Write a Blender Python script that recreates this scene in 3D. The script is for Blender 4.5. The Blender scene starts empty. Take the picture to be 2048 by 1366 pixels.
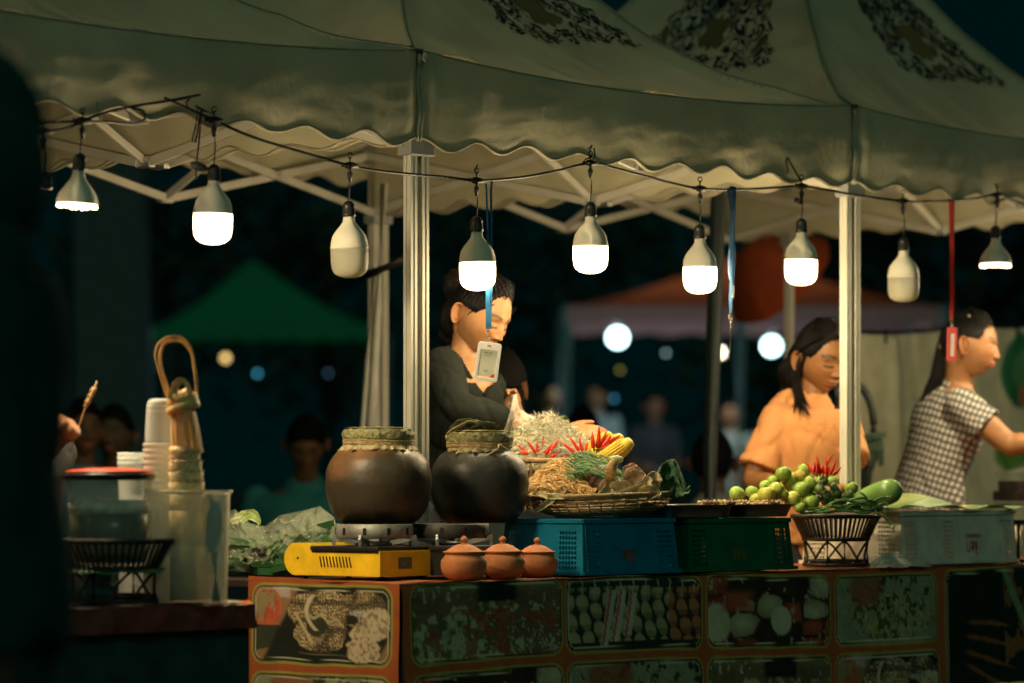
import bpy, bmesh, math, random
import numpy as np
from mathutils import Vector, Matrix, noise, Euler
SC = bpy.context.scene
COL = SC.collection
random.seed(7); R = random.random
def U(a, b): return a + (b - a) * R()
rad = math.radians

# ---------------------------------------------------------------- camera
H0 = 1.05            # eye height
F = 7680.0           # focal length in photo pixels (135 mm on a 36 mm sensor)
cam = bpy.data.cameras.new('camera'); co = bpy.data.objects.new('camera', cam); COL.objects.link(co)
cam.lens = 135; cam.sensor_width = 36; co.location = (0, 0, H0); co.rotation_euler = (rad(90), 0, 0)
cam.shift_y = (950 - 683) / 2048.0
cam.clip_end = 500; cam.clip_start = 0.1
cam.dof.use_dof = True; cam.dof.focus_distance = 10.4; cam.dof.aperture_fstop = 2.4
SC.camera = co

# ---------------------------------------------------------------- night sky and added front fill
world = bpy.data.worlds.new("World"); SC.world = world; world.use_nodes = True
bg = world.node_tree.nodes['Background']
bg.inputs[1].default_value = 1.0
_nt = world.node_tree; _tc = _nt.nodes.new('ShaderNodeTexCoord'); _sp = _nt.nodes.new('ShaderNodeSeparateXYZ'); _mr = _nt.nodes.new('ShaderNodeMapRange'); _cr = _nt.nodes.new('ShaderNodeValToRGB')
_nt.links.new(_tc.outputs['Generated'], _sp.inputs[0]); _nt.links.new(_sp.outputs['Y'], _mr.inputs[0]); _mr.inputs[1].default_value = -1; _mr.inputs[2].default_value = 1
_nt.links.new(_mr.outputs[0], _cr.inputs[0]); _nt.links.new(_cr.outputs[0], bg.inputs[0])
_e = _cr.color_ramp.elements      # teal fill added behind the camera to lift front faces; dark sky beyond
_e[0].position = .0; _e[0].color = (.019, .078, .064, 1); _e[1].position = 1; _e[1].color = (.00003, .0058, .0062, 1)
_q = _e.new(.35); _q.color = (.011, .054, .043, 1); _q = _e.new(.62); _q.color = (.0003, .0082, .0076, 1)
sun = bpy.data.lights.new('front_fill', 'SUN'); so = bpy.data.objects.new('front_fill', sun); COL.objects.link(so)
sun.energy = 0.14; sun.angle = rad(12); sun.color = (0.90, 1.0, 0.66)  # added fill from behind the camera for canopy and table fronts
so.rotation_euler = (rad(58), 0, rad(22))
SC.view_settings.view_transform = 'Standard'; SC.view_settings.look = 'None'
SC.view_settings.exposure = 0.0; SC.view_settings.gamma = 1.0
SC.render.engine = 'CYCLES'
SC.cycles.use_denoising = True; SC.cycles.max_bounces = 7; SC.cycles.transparent_max_bounces = 12
SC.cycles.diffuse_bounces = 3; SC.cycles.glossy_bounces = 3; SC.cycles.transmission_bounces = 5
SC.cycles.sample_clamp_indirect = 3.0; SC.cycles.sample_clamp_direct = 8.0
SC.cycles.caustics_reflective = False; SC.cycles.caustics_refractive = False
BULB_E = 190.0        # radiance of the lit bulbs

# ---------------------------------------------------------------- coordinates
UX, UY, VX, VY = 0.6475, 0.7621, -0.7621, 0.6475
P1 = (-0.256, 10.24)
def W(px, py, d): return Vector(((px - 1024) / F * d, d, H0 + (950 - py) / F * d))
def dline(px, b): return (b - VX * 0 - 0.7621 * P1[0] + 0.6475 * P1[1]) / (0.6475 - 0.7621 * (px - 1024) / F)
def AB(a, b, z=0.0): return Vector((P1[0] + UX * a + VX * b, P1[1] + UY * a + VY * b, z))
def LN(px, b, z=None, py=None):
    d = dline(px, b); p = W(px, py if py is not None else 950, d)
    if z is not None: p.z = z
    return p
def acoord(p): return UX * (p.x - P1[0]) + UY * (p.y - P1[1])
def apx(px, b): return acoord(LN(px, b))
ANG = math.atan2(UY, UX)

# ---------------------------------------------------------------- materials
MATS = {}
def M(name, col=(.5, .5, .5), rough=.6, metal=0, var=.12, vscale=14, bump=0, bscale=60, attr=False, emit=0, ecol=None,
      trans=0, transl=0, alpha=1, spec=.5, stretch=None, coat=0, ior=1.45, sss=0, sheen=0):
    if name in MATS: return MATS[name]
    m = bpy.data.materials.new(name); m.use_nodes = True; MATS[name] = m
    nt = m.node_tree; N = nt.nodes; L = nt.links; b = N['Principled BSDF']; out = N['Material Output']
    b.inputs['Roughness'].default_value = rough; b.inputs['Metallic'].default_value = metal
    b.inputs['Specular IOR Level'].default_value = spec; b.inputs['IOR'].default_value = ior
    b.inputs['Transmission Weight'].default_value = trans; b.inputs['Alpha'].default_value = alpha
    b.inputs['Coat Weight'].default_value = coat
    if sss: b.inputs['Subsurface Weight'].default_value = sss; b.inputs['Subsurface Radius'].default_value = (1, .35, .15); b.inputs['Subsurface Scale'].default_value = .0018
    if sheen: b.inputs['Sheen Weight'].default_value = sheen
    tc = N.new('ShaderNodeTexCoord'); mp = N.new('ShaderNodeMapping'); L.new(tc.outputs['Object'], mp.inputs[0])
    if stretch: mp.inputs['Scale'].default_value = stretch
    nz = N.new('ShaderNodeTexNoise'); nz.inputs['Scale'].default_value = vscale; nz.inputs['Detail'].default_value = 5
    L.new(mp.outputs[0], nz.inputs['Vector'])
    mr = N.new('ShaderNodeMapRange'); mr.inputs[1].default_value = .3; mr.inputs[2].default_value = .7
    mr.inputs[3].default_value = 1 - var; mr.inputs[4].default_value = 1 + var; L.new(nz.outputs[0], mr.inputs[0])
    hs = N.new('ShaderNodeVectorMath'); hs.operation = 'SCALE'; L.new(mr.outputs[0], hs.inputs['Scale'])
    if attr:
        at = N.new('ShaderNodeAttribute'); at.attribute_name = 'Col'; L.new(at.outputs['Color'], hs.inputs[0])
    else:
        rg = N.new('ShaderNodeRGB'); rg.outputs[0].default_value = (*col, 1); L.new(rg.outputs[0], hs.inputs[0])
    L.new(hs.outputs[0], b.inputs['Base Color'])
    if bump:
        n2 = N.new('ShaderNodeTexNoise'); n2.inputs['Scale'].default_value = bscale; n2.inputs['Detail'].default_value = 6
        L.new(mp.outputs[0], n2.inputs['Vector'])
        bp = N.new('ShaderNodeBump'); bp.inputs['Strength'].default_value = bump; bp.inputs['Distance'].default_value = .01
        L.new(n2.outputs[0], bp.inputs['Height']); L.new(bp.outputs[0], b.inputs['Normal'])
    if emit:
        b.inputs['Emission Color'].default_value = (*(ecol or col), 1); b.inputs['Emission Strength'].default_value = emit
    if transl:
        t = N.new('ShaderNodeBsdfTranslucent'); L.new(hs.outputs[0], t.inputs[0]); mx = N.new('ShaderNodeMixShader')
        mx.inputs[0].default_value = transl; L.new(b.outputs[0], mx.inputs[1]); L.new(t.outputs[0], mx.inputs[2]); L.new(mx.outputs[0], out.inputs[0])
    return m

# ---------------------------------------------------------------- mesh builder
def frame(t, up=None):
    t = t.normalized(); up = up or Vector((0, 0, 1))
    if abs(t.dot(up)) > .97: up = Vector((1, 0, 0))
    n = t.cross(up).normalized(); return n, n.cross(t).normalized()
class MB:
    def __init__(s): s.v = []; s.f = []; s.c = []; s.cc = None
    def add(s, vs, fs, col=None):
        o = len(s.v); s.v += [tuple(v) for v in vs]; s.f += [tuple(i + o for i in f) for f in fs]
        s.c += [col or s.cc or (1, 1, 1)] * len(vs) if not isinstance(col, list) else col
        return s
    def box(s, c, size, rz=0, mtx=None, col=None):
        sx, sy, sz = [k / 2 for k in size]; m = mtx or Matrix.Rotation(rz, 3, 'Z')
        vs = [Vector(c) + m @ Vector((x * sx, y * sy, z * sz)) for z in (-1, 1) for x, y in ((-1, -1), (1, -1), (1, 1), (-1, 1))]
        return s.add(vs, [(3, 2, 1, 0), (4, 5, 6, 7), (0, 1, 5, 4), (1, 2, 6, 5), (2, 3, 7, 6), (3, 0, 4, 7)], col)
    def bar(s, a, b, w, h, up=None, col=None):
        a, b = Vector(a), Vector(b); t = (b - a); n, u = frame(t, up)
        vs = [p + n * x * w / 2 + u * y * h / 2 for p in (a, b) for x, y in ((-1, -1), (1, -1), (1, 1), (-1, 1))]
        return s.add(vs, [(0, 1, 2, 3), (7, 6, 5, 4), (4, 5, 1, 0), (5, 6, 2, 1), (6, 7, 3, 2), (7, 4, 0, 3)], col)
    def tube(s, pts, r, n=8, closed=False, flat=1.0, up=None, cap=True, col=None, xax=None):
        pts = [Vector(p) for p in pts]; k = len(pts); rs = r if isinstance(r, (list, tuple)) else [r] * k
        vs = []; pn = None
        for i, p in enumerate(pts):
            if closed: t = pts[(i + 1) % k] - pts[i - 1]
            else: t = pts[min(i + 1, k - 1)] - pts[max(i - 1, 0)]
            if t.length < 1e-9: t = Vector((0, 0, 1))
            t.normalize()
            if xax is not None:
                a = Vector(xax); a = (a - t * a.dot(t)).normalized(); bb = t.cross(a)
            elif pn is None or up is not None: a, bb = frame(t, up)
            else:
                a = (pn - t * pn.dot(t))
                a = a.normalized() if a.length > 1e-6 else frame(t)[0]; bb = t.cross(a)
            pn = a
            rr = rs[i]; rx, ry = rr if isinstance(rr, (list, tuple)) else (rr, rr * flat)
            for j in range(n):
                q = 2 * math.pi * j / n; vs.append(p + a * math.cos(q) * rx + bb * math.sin(q) * ry)
        fs = []
        for i in range(k if closed else k - 1):
            i2 = (i + 1) % k
            for j in range(n):
                j2 = (j + 1) % n; fs.append((i * n + j, i * n + j2, i2 * n + j2, i2 * n + j))
        if cap and not closed: fs.append(tuple(range(n - 1, -1, -1))); fs.append(tuple((k - 1) * n + j for j in range(n)))
        return s.add(vs, fs, col)
    def lathe(s, prof, c=(0, 0, 0), n=40, sx=1, sy=1, mtx=None, col=None, wob=0, capends=True):
        c = Vector(c); vs = []; fs = []; m = mtx or Matrix.Identity(3)
        for i, (r, z) in enumerate(prof):
            for j in range(n):
                q = 2 * math.pi * j / n; w = 1 + (wob * math.sin(3 * q + i * .7) if wob else 0)
                vs.append(c + m @ Vector((r * sx * w * math.cos(q), r * sy * w * math.sin(q), z)))
        for i in range(len(prof) - 1):
            for j in range(n):
                j2 = (j + 1) % n; fs.append((i * n + j, i * n + j2, (i + 1) * n + j2, (i + 1) * n + j))
        if capends: fs.append(tuple(range(n - 1, -1, -1))); fs.append(tuple((len(prof) - 1) * n + j for j in range(n)))
        return s.add(vs, fs, col)
    def ell(s, c, r, nu=20, nv=12, mtx=None, col=None, fn=None):
        m = mtx or Matrix.Identity(3); c = Vector(c); r = r if isinstance(r, (list, tuple)) else (r, r, r); vs = []; fs = []
        for i in range(1, nv):
            ph = math.pi * i / nv
            for j in range(nu):
                q = 2 * math.pi * j / nu; d = Vector((math.sin(ph) * math.cos(q), math.sin(ph) * math.sin(q), math.cos(ph)))
                k = fn(d) if fn else 1
                vs.append(c + m @ Vector((d.x * r[0] * k, d.y * r[1] * k, d.z * r[2] * k)))
        kt, kb = (fn(Vector((0, 0, 1))), fn(Vector((0, 0, -1)))) if fn else (1, 1)
        vs.append(c + m @ Vector((0, 0, r[2] * kt))); vs.append(c + m @ Vector((0, 0, -r[2] * kb)))
        T, B = len(vs) - 2, len(vs) - 1
        for i in range(nv - 2):
            for j in range(nu):
                j2 = (j + 1) % nu; fs.append((i * nu + j, (i + 1) * nu + j, (i + 1) * nu + j2, i * nu + j2))
        for j in range(nu):
            j2 = (j + 1) % nu; fs.append((T, j, j2)); fs.append((B, (nv - 2) * nu + j2, (nv - 2) * nu + j))
        return s.add(vs, fs, col)
    def grid(s, fn, nu, nv, col=None, keep=None):
        vs = []; cs = []
        for j in range(nv + 1):
            for i in range(nu + 1):
                r = fn(i / nu, j / nv)
                vs.append(r)
                if col and callable(col): cs.append(col(i / nu, j / nv))
        fs = [(j * (nu + 1) + i, j * (nu + 1) + i + 1, (j + 1) * (nu + 1) + i + 1, (j + 1) * (nu + 1) + i)
              for j in range(nv) for i in range(nu) if keep is None or keep((i + .5) / nu, (j + .5) / nv)]
        return s.add(vs, fs, cs if cs else col)
    def build(s, name, mat=None, parent=None, smooth=True, solid=0, sharp=None, loc=None, bevel=0, subsurf=0):
        me = bpy.data.meshes.new(name)
        o = bpy.data.objects.new(name, me); COL.objects.link(o)
        vs = s.v
        if parent is not None:
            o.parent = parent; pl = parent_loc(parent)
            vs = [(v[0] - pl[0], v[1] - pl[1], v[2] - pl[2]) for v in vs]
        elif loc is not None:
            o.location = loc; vs = [(v[0] - loc[0], v[1] - loc[1], v[2] - loc[2]) for v in vs]
        me.from_pydata(vs, [], s.f)
        if s.cc is not None or any(c != (1, 1, 1) for c in s.c[:1] + s.c[-1:]) or isinstance(mat, str):
            pass
        a = me.color_attributes.new('Col', 'FLOAT_COLOR', 'POINT')
        a.data.foreach_set('color', np.array([(*c[:3], 1) for c in s.c], dtype=np.float32).ravel())
        if mat: me.materials.append(mat)
        if smooth: me.polygons.foreach_set('use_smooth', [True] * len(me.polygons))
        if sharp: me.set_sharp_from_angle(angle=rad(sharp))
        if bevel:
            md = o.modifiers.new('b', 'BEVEL'); md.width = bevel; md.segments = 2; md.limit_method = 'ANGLE'; md.harden_normals = False
        if subsurf:
            md = o.modifiers.new('s', 'SUBSURF'); md.levels = md.render_levels = subsurf
        if solid:
            md = o.modifiers.new('t', 'SOLIDIFY'); md.thickness = solid; md.offset = 0
        return o
def parent_loc(p):
    l = Vector((0, 0, 0))
    while p is not None: l += Vector(p.location); p = p.parent
    return l
def tag(o, label=None, cat=None, group=None, kind=None):
    if label: o['label'] = label
    if cat: o['category'] = cat
    if group: o['group'] = group
    if kind: o['kind'] = kind
    return o
def empty(name, loc, label=None, cat=None, group=None):
    o = bpy.data.objects.new(name, None); COL.objects.link(o); o.location = loc; o.empty_display_size = .05
    return tag(o, label, cat, group)
def copy_tree(o, loc=None, parent=None):
    c = o.copy(); COL.objects.link(c)
    if parent is not None: c.parent = parent
    if loc is not None: c.location = loc
    for ch in list(o.children): copy_tree(ch, None, c)
    return c
def text(name, s, size, loc, mtx, mat, parent, extrude=.0004):
    cu = bpy.data.curves.new(name, 'FONT'); cu.body = s; cu.size = size; cu.extrude = extrude; cu.align_x = 'CENTER'; cu.align_y = 'CENTER'
    t = bpy.data.objects.new(name + '_font', cu); COL.objects.link(t); cu.materials.append(mat)
    dg = bpy.context.evaluated_depsgraph_get(); dg.update(); me = bpy.data.meshes.new_from_object(t.evaluated_get(dg))
    bpy.data.objects.remove(t); bpy.data.curves.remove(cu); o = bpy.data.objects.new(name, me); COL.objects.link(o)
    m = mtx.to_4x4(); p = Vector(loc)
    if parent: o.parent = parent; p = p - parent_loc(parent)
    o.matrix_local = Matrix.Translation(p) @ m
    return o
def nz(p, s=1.0, o=0.0): return noise.noise(Vector((p[0] * s + o, p[1] * s + o * .7, p[2] * s - o)))
# numpy noise for painted pictures
def _h(ix, iy, k=0):
    x = np.sin(ix * 127.1 + iy * 311.7 + k * 74.7) * 43758.5453; return x - np.floor(x)
def vnoise(x, y, k=0):
    ix, iy = np.floor(x), np.floor(y); fx, fy = x - ix, y - iy; fx = fx * fx * (3 - 2 * fx); fy = fy * fy * (3 - 2 * fy)
    return (_h(ix, iy, k) * (1 - fx) + _h(ix + 1, iy, k) * fx) * (1 - fy) + (_h(ix, iy + 1, k) * (1 - fx) + _h(ix + 1, iy + 1, k) * fx) * fy
def fbm(x, y, k=0, o=4): return sum(vnoise(x * 2 ** i, y * 2 ** i, k + i) / 2 ** (i + 1) for i in range(o))
def worley(x, y, k=0):
    ix, iy = np.floor(x), np.floor(y); b1 = np.full(np.shape(x), 9.); b2 = b1.copy(); idd = b1.copy()
    for dx in (-1, 0, 1):
        for dy in (-1, 0, 1):
            cx, cy = ix + dx, iy + dy; px = cx + .15 + .7 * _h(cx, cy, k); py = cy + .15 + .7 * _h(cx, cy, k + 5)
            d = np.hypot(px - x, py - y); i2 = _h(cx, cy, k + 9)
            b2 = np.where(d < b1, b1, np.minimum(b2, d)); idd = np.where(d < b1, i2, idd); b1 = np.minimum(b1, d)
    return b1, b2, idd
TEAL_BLACK = (.012, .016, .016)
# ================================================================ ground
g = MB(); g.grid(lambda u, v: Vector((-120 + 240 * u, -8 + 260 * v, 0)), 60, 60)
tag(g.build('ground', M('asphalt', (.035, .036, .034), .9, bump=.4, bscale=30)), kind='structure')

# ================================================================ gazebos (pop-up tents) in a row
fab = M('tent_fabric', (.52, .49, .33), .85, var=.17, vscale=3.2, bump=.25, bscale=40, transl=.14)
hemm = M('hem_fabric', (.40, .36, .25), .85, var=.12, vscale=30, transl=.18)
seamf = M('seam_fabric', (.38, .37, .26), .9)
alu = M('white_metal', (.52, .50, .42), .62, var=.10, vscale=9, spec=.3)
steel = M('steel', (.55, .55, .52), .35, metal=.9, var=.1)
blackp = M('black_plastic', (.012, .013, .013), .45)
EAVE = 2.185; ROOFH = .86
def eave_z(t):      # t in 0..1 along a side
    return EAVE - .045 * math.sin(math.pi * t) ** .7
def roof_pt(a0, u, v, lift=0):
    r = max(abs(u), abs(v), 1e-6); s = 1 - r; m = min(abs(u), abs(v)) / r
    t = ((v if abs(u) >= abs(v) else u) / r + 1) / 2
    p = 1.85 + .25 * (1 - m) ** .6
    ridge = .02 * math.exp(-((1 - m) / .05) ** 2) * (s * (1 - s) * 4)
    hh, dp = (1.06, -.10) if a0 == 2 else (ROOFH, 0)
    z = (eave_z(t) * (1 - s) + EAVE * s) + hh * s ** (p + dp) + ridge
    q = AB(a0 + 1 + u * .995, 1 + v * .995)
    z += .016 * nz((q.x, q.y, 0), 2.2, a0) + .010 * nz((q.x, q.y, 0), 6, a0 + 3)
    # folds that run from the corners to the middle of the eave
    z += .010 * math.sin(9 * m + 5 * s) * s * (1 - s) * 2
    cu, cv = 1 - abs(u), 1 - abs(v); rc = math.hypot(cu, cv); an = math.atan2(cv, cu)
    z += .0065 * math.sin(an * 17 + 2.5 * nz((rc * 3, a0, 0))) * math.exp(-rc / .42) * min(1, rc * 8) + .005 * nz((q.x * 1.0, q.y * 1.0, 2), 14, a0 + 9) + .004 * math.exp(-(nz((q.x + q.y, q.y * .4, 0), 5, a0) / .06) ** 2)
    return Vector((q.x, q.y, z + lift))
def valance(mb, hem, A, B, ztop, drop, nsc=9, seed=0, out=None, zt_fn=None):
    A, B = Vector(A), Vector(B); d = (B - A); Lg = d.length; t = d.normalized(); n = Vector((t.y, -t.x, 0))
    if out is not None and n.dot(out) < 0: n = -n
    def low(u):
        ph = u * nsc * 2 * math.pi
        return drop + (.0135 + .005 * nz((u * 5, seed, 3))) * math.cos(ph + math.pi + .6 * nz((u * 4, seed, 7))) + .009 * nz((u * 7, seed, 0))
    def pt(u, v, k=0):
        zt = zt_fn(u) if zt_fn else ztop
        z = zt - v * (low(u) + (zt - ztop))
        w = v ** 1.2
        off = .016 + w * (.010 * nz((u * 5, seed, v * .5)) + .006 * nz((u * 16, seed + 2, v * 1.5)) + .004 * math.cos(u * nsc * 2 * math.pi)) + .012 * math.sin(v * math.pi) + .0035 * nz((u * 22 + v * 5, v * 7, seed)) + .0025 * nz((u * 9 + v * 2, v * 12, seed + 8))
        edge = min(u, 1 - u) * Lg
        if edge < .05: off *= edge / .05 * .8 + .2
        p = A + d * u + n * (off + k); p.z = z; return p
    mb.grid(lambda u, v: pt(u, v), 150, 14)
    hem.tube([pt(i / 150, 1) for i in range(151)], .0062, n=6, flat=.7)
    hem.tube([pt(i / 60, 0, -.001) for i in range(61)], .0032, n=6)
    return pt
def ornament(mb, a0, panel, seed):
    # scroll-work print on one roof panel; panel 0 front (v=-1 side), 1 left (u=-1 side)
    n = 150
    def bary(i, j):
        return i / n, j / n
    vs = []; cs = []; keep = []
    tri = [(-.56, .235), (.56, .235), (0.0, .90)]      # (fraction along panel at that s, s)
    e0, e1 = (-.15, .95) if panel == 0 else (-.72, .55)
    def P(x, y):
        s = .40 + .50 * y + (.05 * (1 + x) * (1 - y) if panel == 1 else .03 * (1 - x) * (1 - y))
        e = (e0 + (e1 - e0) * (x * (1 - .25 * y) + 1) / 2) * (1 - s)
        uu, vv = (e, -(1 - s)) if panel == 0 else (-(1 - s), e)
        return roof_pt(a0, uu, vv, .006)
    xs = np.linspace(-1, 1, n + 1); ys = np.linspace(0, 1, n + 1); X, Y = np.meshgrid(xs, ys)
    mx, my = np.abs(X) * .36 * (1 - .5 * Y), Y * .62                      # metres on the cloth, mirrored
    ax, ay = mx * 15, my * 14
    b1, b2, idd = worley(ax + .35 * np.sin(ay * 2.2), ay + .3 * np.sin(ax * 2.6), seed)
    pat = (np.abs(np.sin(b1 * 8.5 + idd * 3)) > .55) & (b2 - b1 > .07) & (vnoise(ax * 2.1, ay * 2.1, 5) > .30)
    pat |= (np.abs(b2 - b1 - .15) < .045) & (vnoise(ax * 1.4, ay * 1.4, 8) > .42)
    cen = np.hypot(mx / .075, (my - .17) / .085); fl = cen < 1
    petal = fl & (cen < .62 + .38 * np.abs(np.sin(np.arctan2(my - .17, mx + .001) * 2.5)))
    cols = np.zeros((n + 1, n + 1, 3)); cols[...] = (.010, .020, .030); cols[petal] = (.20, .125, .04)
    pat = np.where(fl, petal, pat); small = (idd > .88) & (b1 < .26); cols[small & ~fl] = (.20, .12, .04); pat |= small & ~fl
    edge = np.abs(X) < 1 - .10 * np.abs(np.sin(Y * 22)); pat &= edge & (Y > .04 * np.abs(np.sin(X * 16)))
    vs = [P(X[j, i], Y[j, i]) for j in range(n + 1) for i in range(n + 1)]
    fs = [(j * (n + 1) + i, j * (n + 1) + i + 1, (j + 1) * (n + 1) + i + 1, (j + 1) * (n + 1) + i) for j in range(n) for i in range(n) if pat[j, i]]
    mb.add(vs, fs, [tuple(cols[j, i]) for j in range(n + 1) for i in range(n + 1)])
prnt = M('printed_scrolls', attr=True, rough=.85, var=.1)
def tent(a0, label):
    root = empty('gazebo', AB(a0 + 1, 1), label, 'gazebo tent', 'white pop-up gazebos joined in a row')
    mb = MB(); mb.grid(lambda u, v: roof_pt(a0, 2 * u - 1, 2 * v - 1), 110, 110)
    mb.build('roof_cover', fab, root)
    e = .0
    sides = [('front', AB(a0, 0), AB(a0 + 2, 0), 1.938, Vector((-VX, -VY, 0)) * -1 * -1),
             ('left', AB(a0, 2), AB(a0, 0), 1.945, Vector((-UX, -UY, 0))),
             ('right', AB(a0 + 2, 0), AB(a0 + 2, 2), 1.945, Vector((UX, UY, 0))),
             ('back', AB(a0 + 2, 2), AB(a0, 2), 2.045, Vector((VX, VY, 0)))]
    outs = {'front': Vector((-VX, -VY, 0)), 'left': Vector((-UX, -UY, 0)) * -1, 'right': Vector((UX, UY, 0)) * -1, 'back': Vector((VX, VY, 0))}
    for k, (nm, A, B, zb, _) in enumerate(sides):
        m = MB(); h = MB()
        valance(m, h, A, B, EAVE, EAVE - zb, seed=a0 * 3 + k * 1.7, out=outs[nm], zt_fn=eave_z)
        vo = m.build('valance', fab, root); h.build('piping', hemm, vo)
    for A, B in ((-1, -1), (1, -1)):
        sm_ = MB(); sm_.tube([roof_pt(a0, A * (1 - k / 40), B * (1 - k / 40), .003) for k in range(40)], .0028, n=6); sm_.build('hip_seam', seamf, root)
        sm_ = MB(); cq = AB(a0 + 1 + A * .994, -.014); sm_.tube([cq + Vector((.003 * math.sin(k), 0, EAVE - .245 * k / 12)) for k in range(13)], [.007, .008, .006, .007, .005, .006, .005, .006, .005, .006, .005, .005, .003], n=7); sm_.build('corner_seam', seamf, root)
    for pn in {-2: (), 0: (0,), 2: (0, 1)}[a0]:
        om = MB(); ornament(om, a0, pn, 11 + pn * 3 + a0); om.build('printed_ornament', prnt, root)
    # legs
    for (a, b) in ((a0 + .047, .02), (a0 + 2.0, .02), (a0 + .047, 1.98), (a0 + 2.0, 1.98 if a0 < 2 else 1.70)):
        lm = MB(); c = AB(a, b); w = .0265
        # extruded profile with grooves
        prof = [(-1, -1), (-.25, -1), (-.25, -.8), (.25, -.8), (.25, -1), (1, -1), (1, -.25), (.8, -.25), (.8, .25), (1, .25), (1, 1), (.25, 1), (.25, .8), (-.25, .8), (-.25, 1), (-1, 1), (-1, .25), (-.8, .25), (-.8, -.25), (-1, -.25)]
        vs = [Vector((c.x, c.y, z)) + (Vector((UX, UY, 0)) * x + Vector((VX, VY, 0)) * y) * w / 2 for z in (.012, EAVE - .02) for x, y in prof]
        k = len(prof); lm.add(vs, [(i, (i + 1) % k, k + (i + 1) % k, k + i) for i in range(k)] + [tuple(range(k, 2 * k))])
        lo = lm.build('leg', alu, root, smooth=False)
        fm = MB(); fm.box((c.x, c.y, .004), (.09, .09, .008), ANG); fm.build('foot_plate', steel, lo, smooth=False)
        for zz in (1.93, EAVE - .05): bm_ = MB(); bm_.box((c.x, c.y, zz), (.05, .05, .055), ANG); bm_.build('bracket', M('grey_plastic', (.25, .26, .24), .5), lo, smooth=False, bevel=.004)
    # scissor trusses on all four sides
    ZT, ZB = 2.135, 1.935
    for k, (nm, A, B, zb, _) in enumerate(sides):
        tm = MB(); jm = MB(); n = outs[nm] * (1 if nm in ('front', 'back') else -1)
        ins = -n * .03 if nm in ('front', 'back') else outs[nm] * .03
        for h in (0, 1):
            P_ = A.lerp(B, h * .5 + .008) + ins; Q_ = A.lerp(B, h * .5 + .5 - .008) + ins
            off = ins.normalized() * .016
            tm.bar(P_ + Vector((0, 0, ZT)), Q_ + Vector((0, 0, ZB)), .013, .026)
            tm.bar(P_ + off + Vector((0, 0, ZB)), Q_ + off + Vector((0, 0, ZT)), .013, .026)
            c = (P_ + Q_) / 2 + off * .5; jm.tube([c + Vector((0, 0, (ZT + ZB) / 2)) - off, c + Vector((0, 0, (ZT + ZB) / 2)) + off], .008, n=10)
        c = A.lerp(B, .5) + ins
        t_ = tm.build('truss', alu, root, smooth=False, bevel=.002); jm.build('rivet', steel, t_, smooth=False)
        for zz in (ZT, ZB): jb = MB(); jb.box(c + Vector((0, 0, zz)), (.055, .026, .032), math.atan2(B.y - A.y, B.x - A.x)); jb.build('joint', steel, t_, smooth=False, bevel=.003)
    # centre mast and its four supports
    cm = MB(); c = AB(a0 + 1, 1)
    cm.tube([c + Vector((0, 0, 2.13)), c + Vector((0, 0, EAVE + ROOFH - .015))], .016, n=12)
    mo = cm.build('mast', alu, root); sm = MB()
    for (A, B) in ((AB(a0 + 1, .03), 0), (AB(a0 + 1, 1.97), 0), (AB(a0 + .03, 1), 0), (AB(a0 + 1.97, 1), 0)):
        m_ = (A + c) / 2
        sm.bar(A + Vector((0, 0, ZT)), c + Vector((0, 0, 2.26)), .012, .022); sm.bar(A + Vector((0, 0, ZB)), m_ + Vector((0, 0, 2.2)), .012, .022)
    sm.build('truss', alu, root, smooth=False)
    return root
tA = tent(-2, 'leftmost cream gazebo tent, over the plastic cups and red-lidded jar')
tB = tent(0, 'middle cream gazebo tent over the clay pots and papaya stall')
tC = tent(2, 'rightmost cream gazebo tent over the patterned-blouse vendor, floral print on its roof')
# number written on the inside of the rear valance of the middle tent
p = LN(1023, 1.985, py=328)
ANGV = Matrix(((UX, 0, -VX), (UY, 0, -VY), (0, 1, 0)))   # columns: right, up, normal towards the camera
ANGV = Matrix(((UX, 0, -VX * 1), (UY, 0, -VY * 1), (0, 1, 0)))
text('number', '6', .06, LN(1023, 1.925, py=328), ANGV, M('blue_ink', (.04, .10, .16), .7), tB)
# white paper tag on the corner seam
m = MB(); c = LN(850, -.045, py=113); m.box(c, (.012, .002, .022), ANG, mtx=Matrix.Rotation(ANG, 3, 'Z') @ Matrix.Rotation(.5, 3, 'Y')); m.build('tag', M('paper', (.6, .58, .5), .7), tB, smooth=False)
# dark pole rising behind the middle roof
m = MB(); m.tube([W(1418, 1700, 12.75) * 1.0, W(1420, 900, 12.75), W(1436, 400, 12.85), W(1454, -90, 12.95)], .026, n=14)
for i, v in enumerate(m.v): m.v[i] = (v[0], v[1], max(v[2], 0))
tag(m.build('pole', M('dark_paint', (.004, .012, .012), .6)), 'thin dark pole rising behind the middle gazebo in front of printed roof', 'pole')
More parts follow.
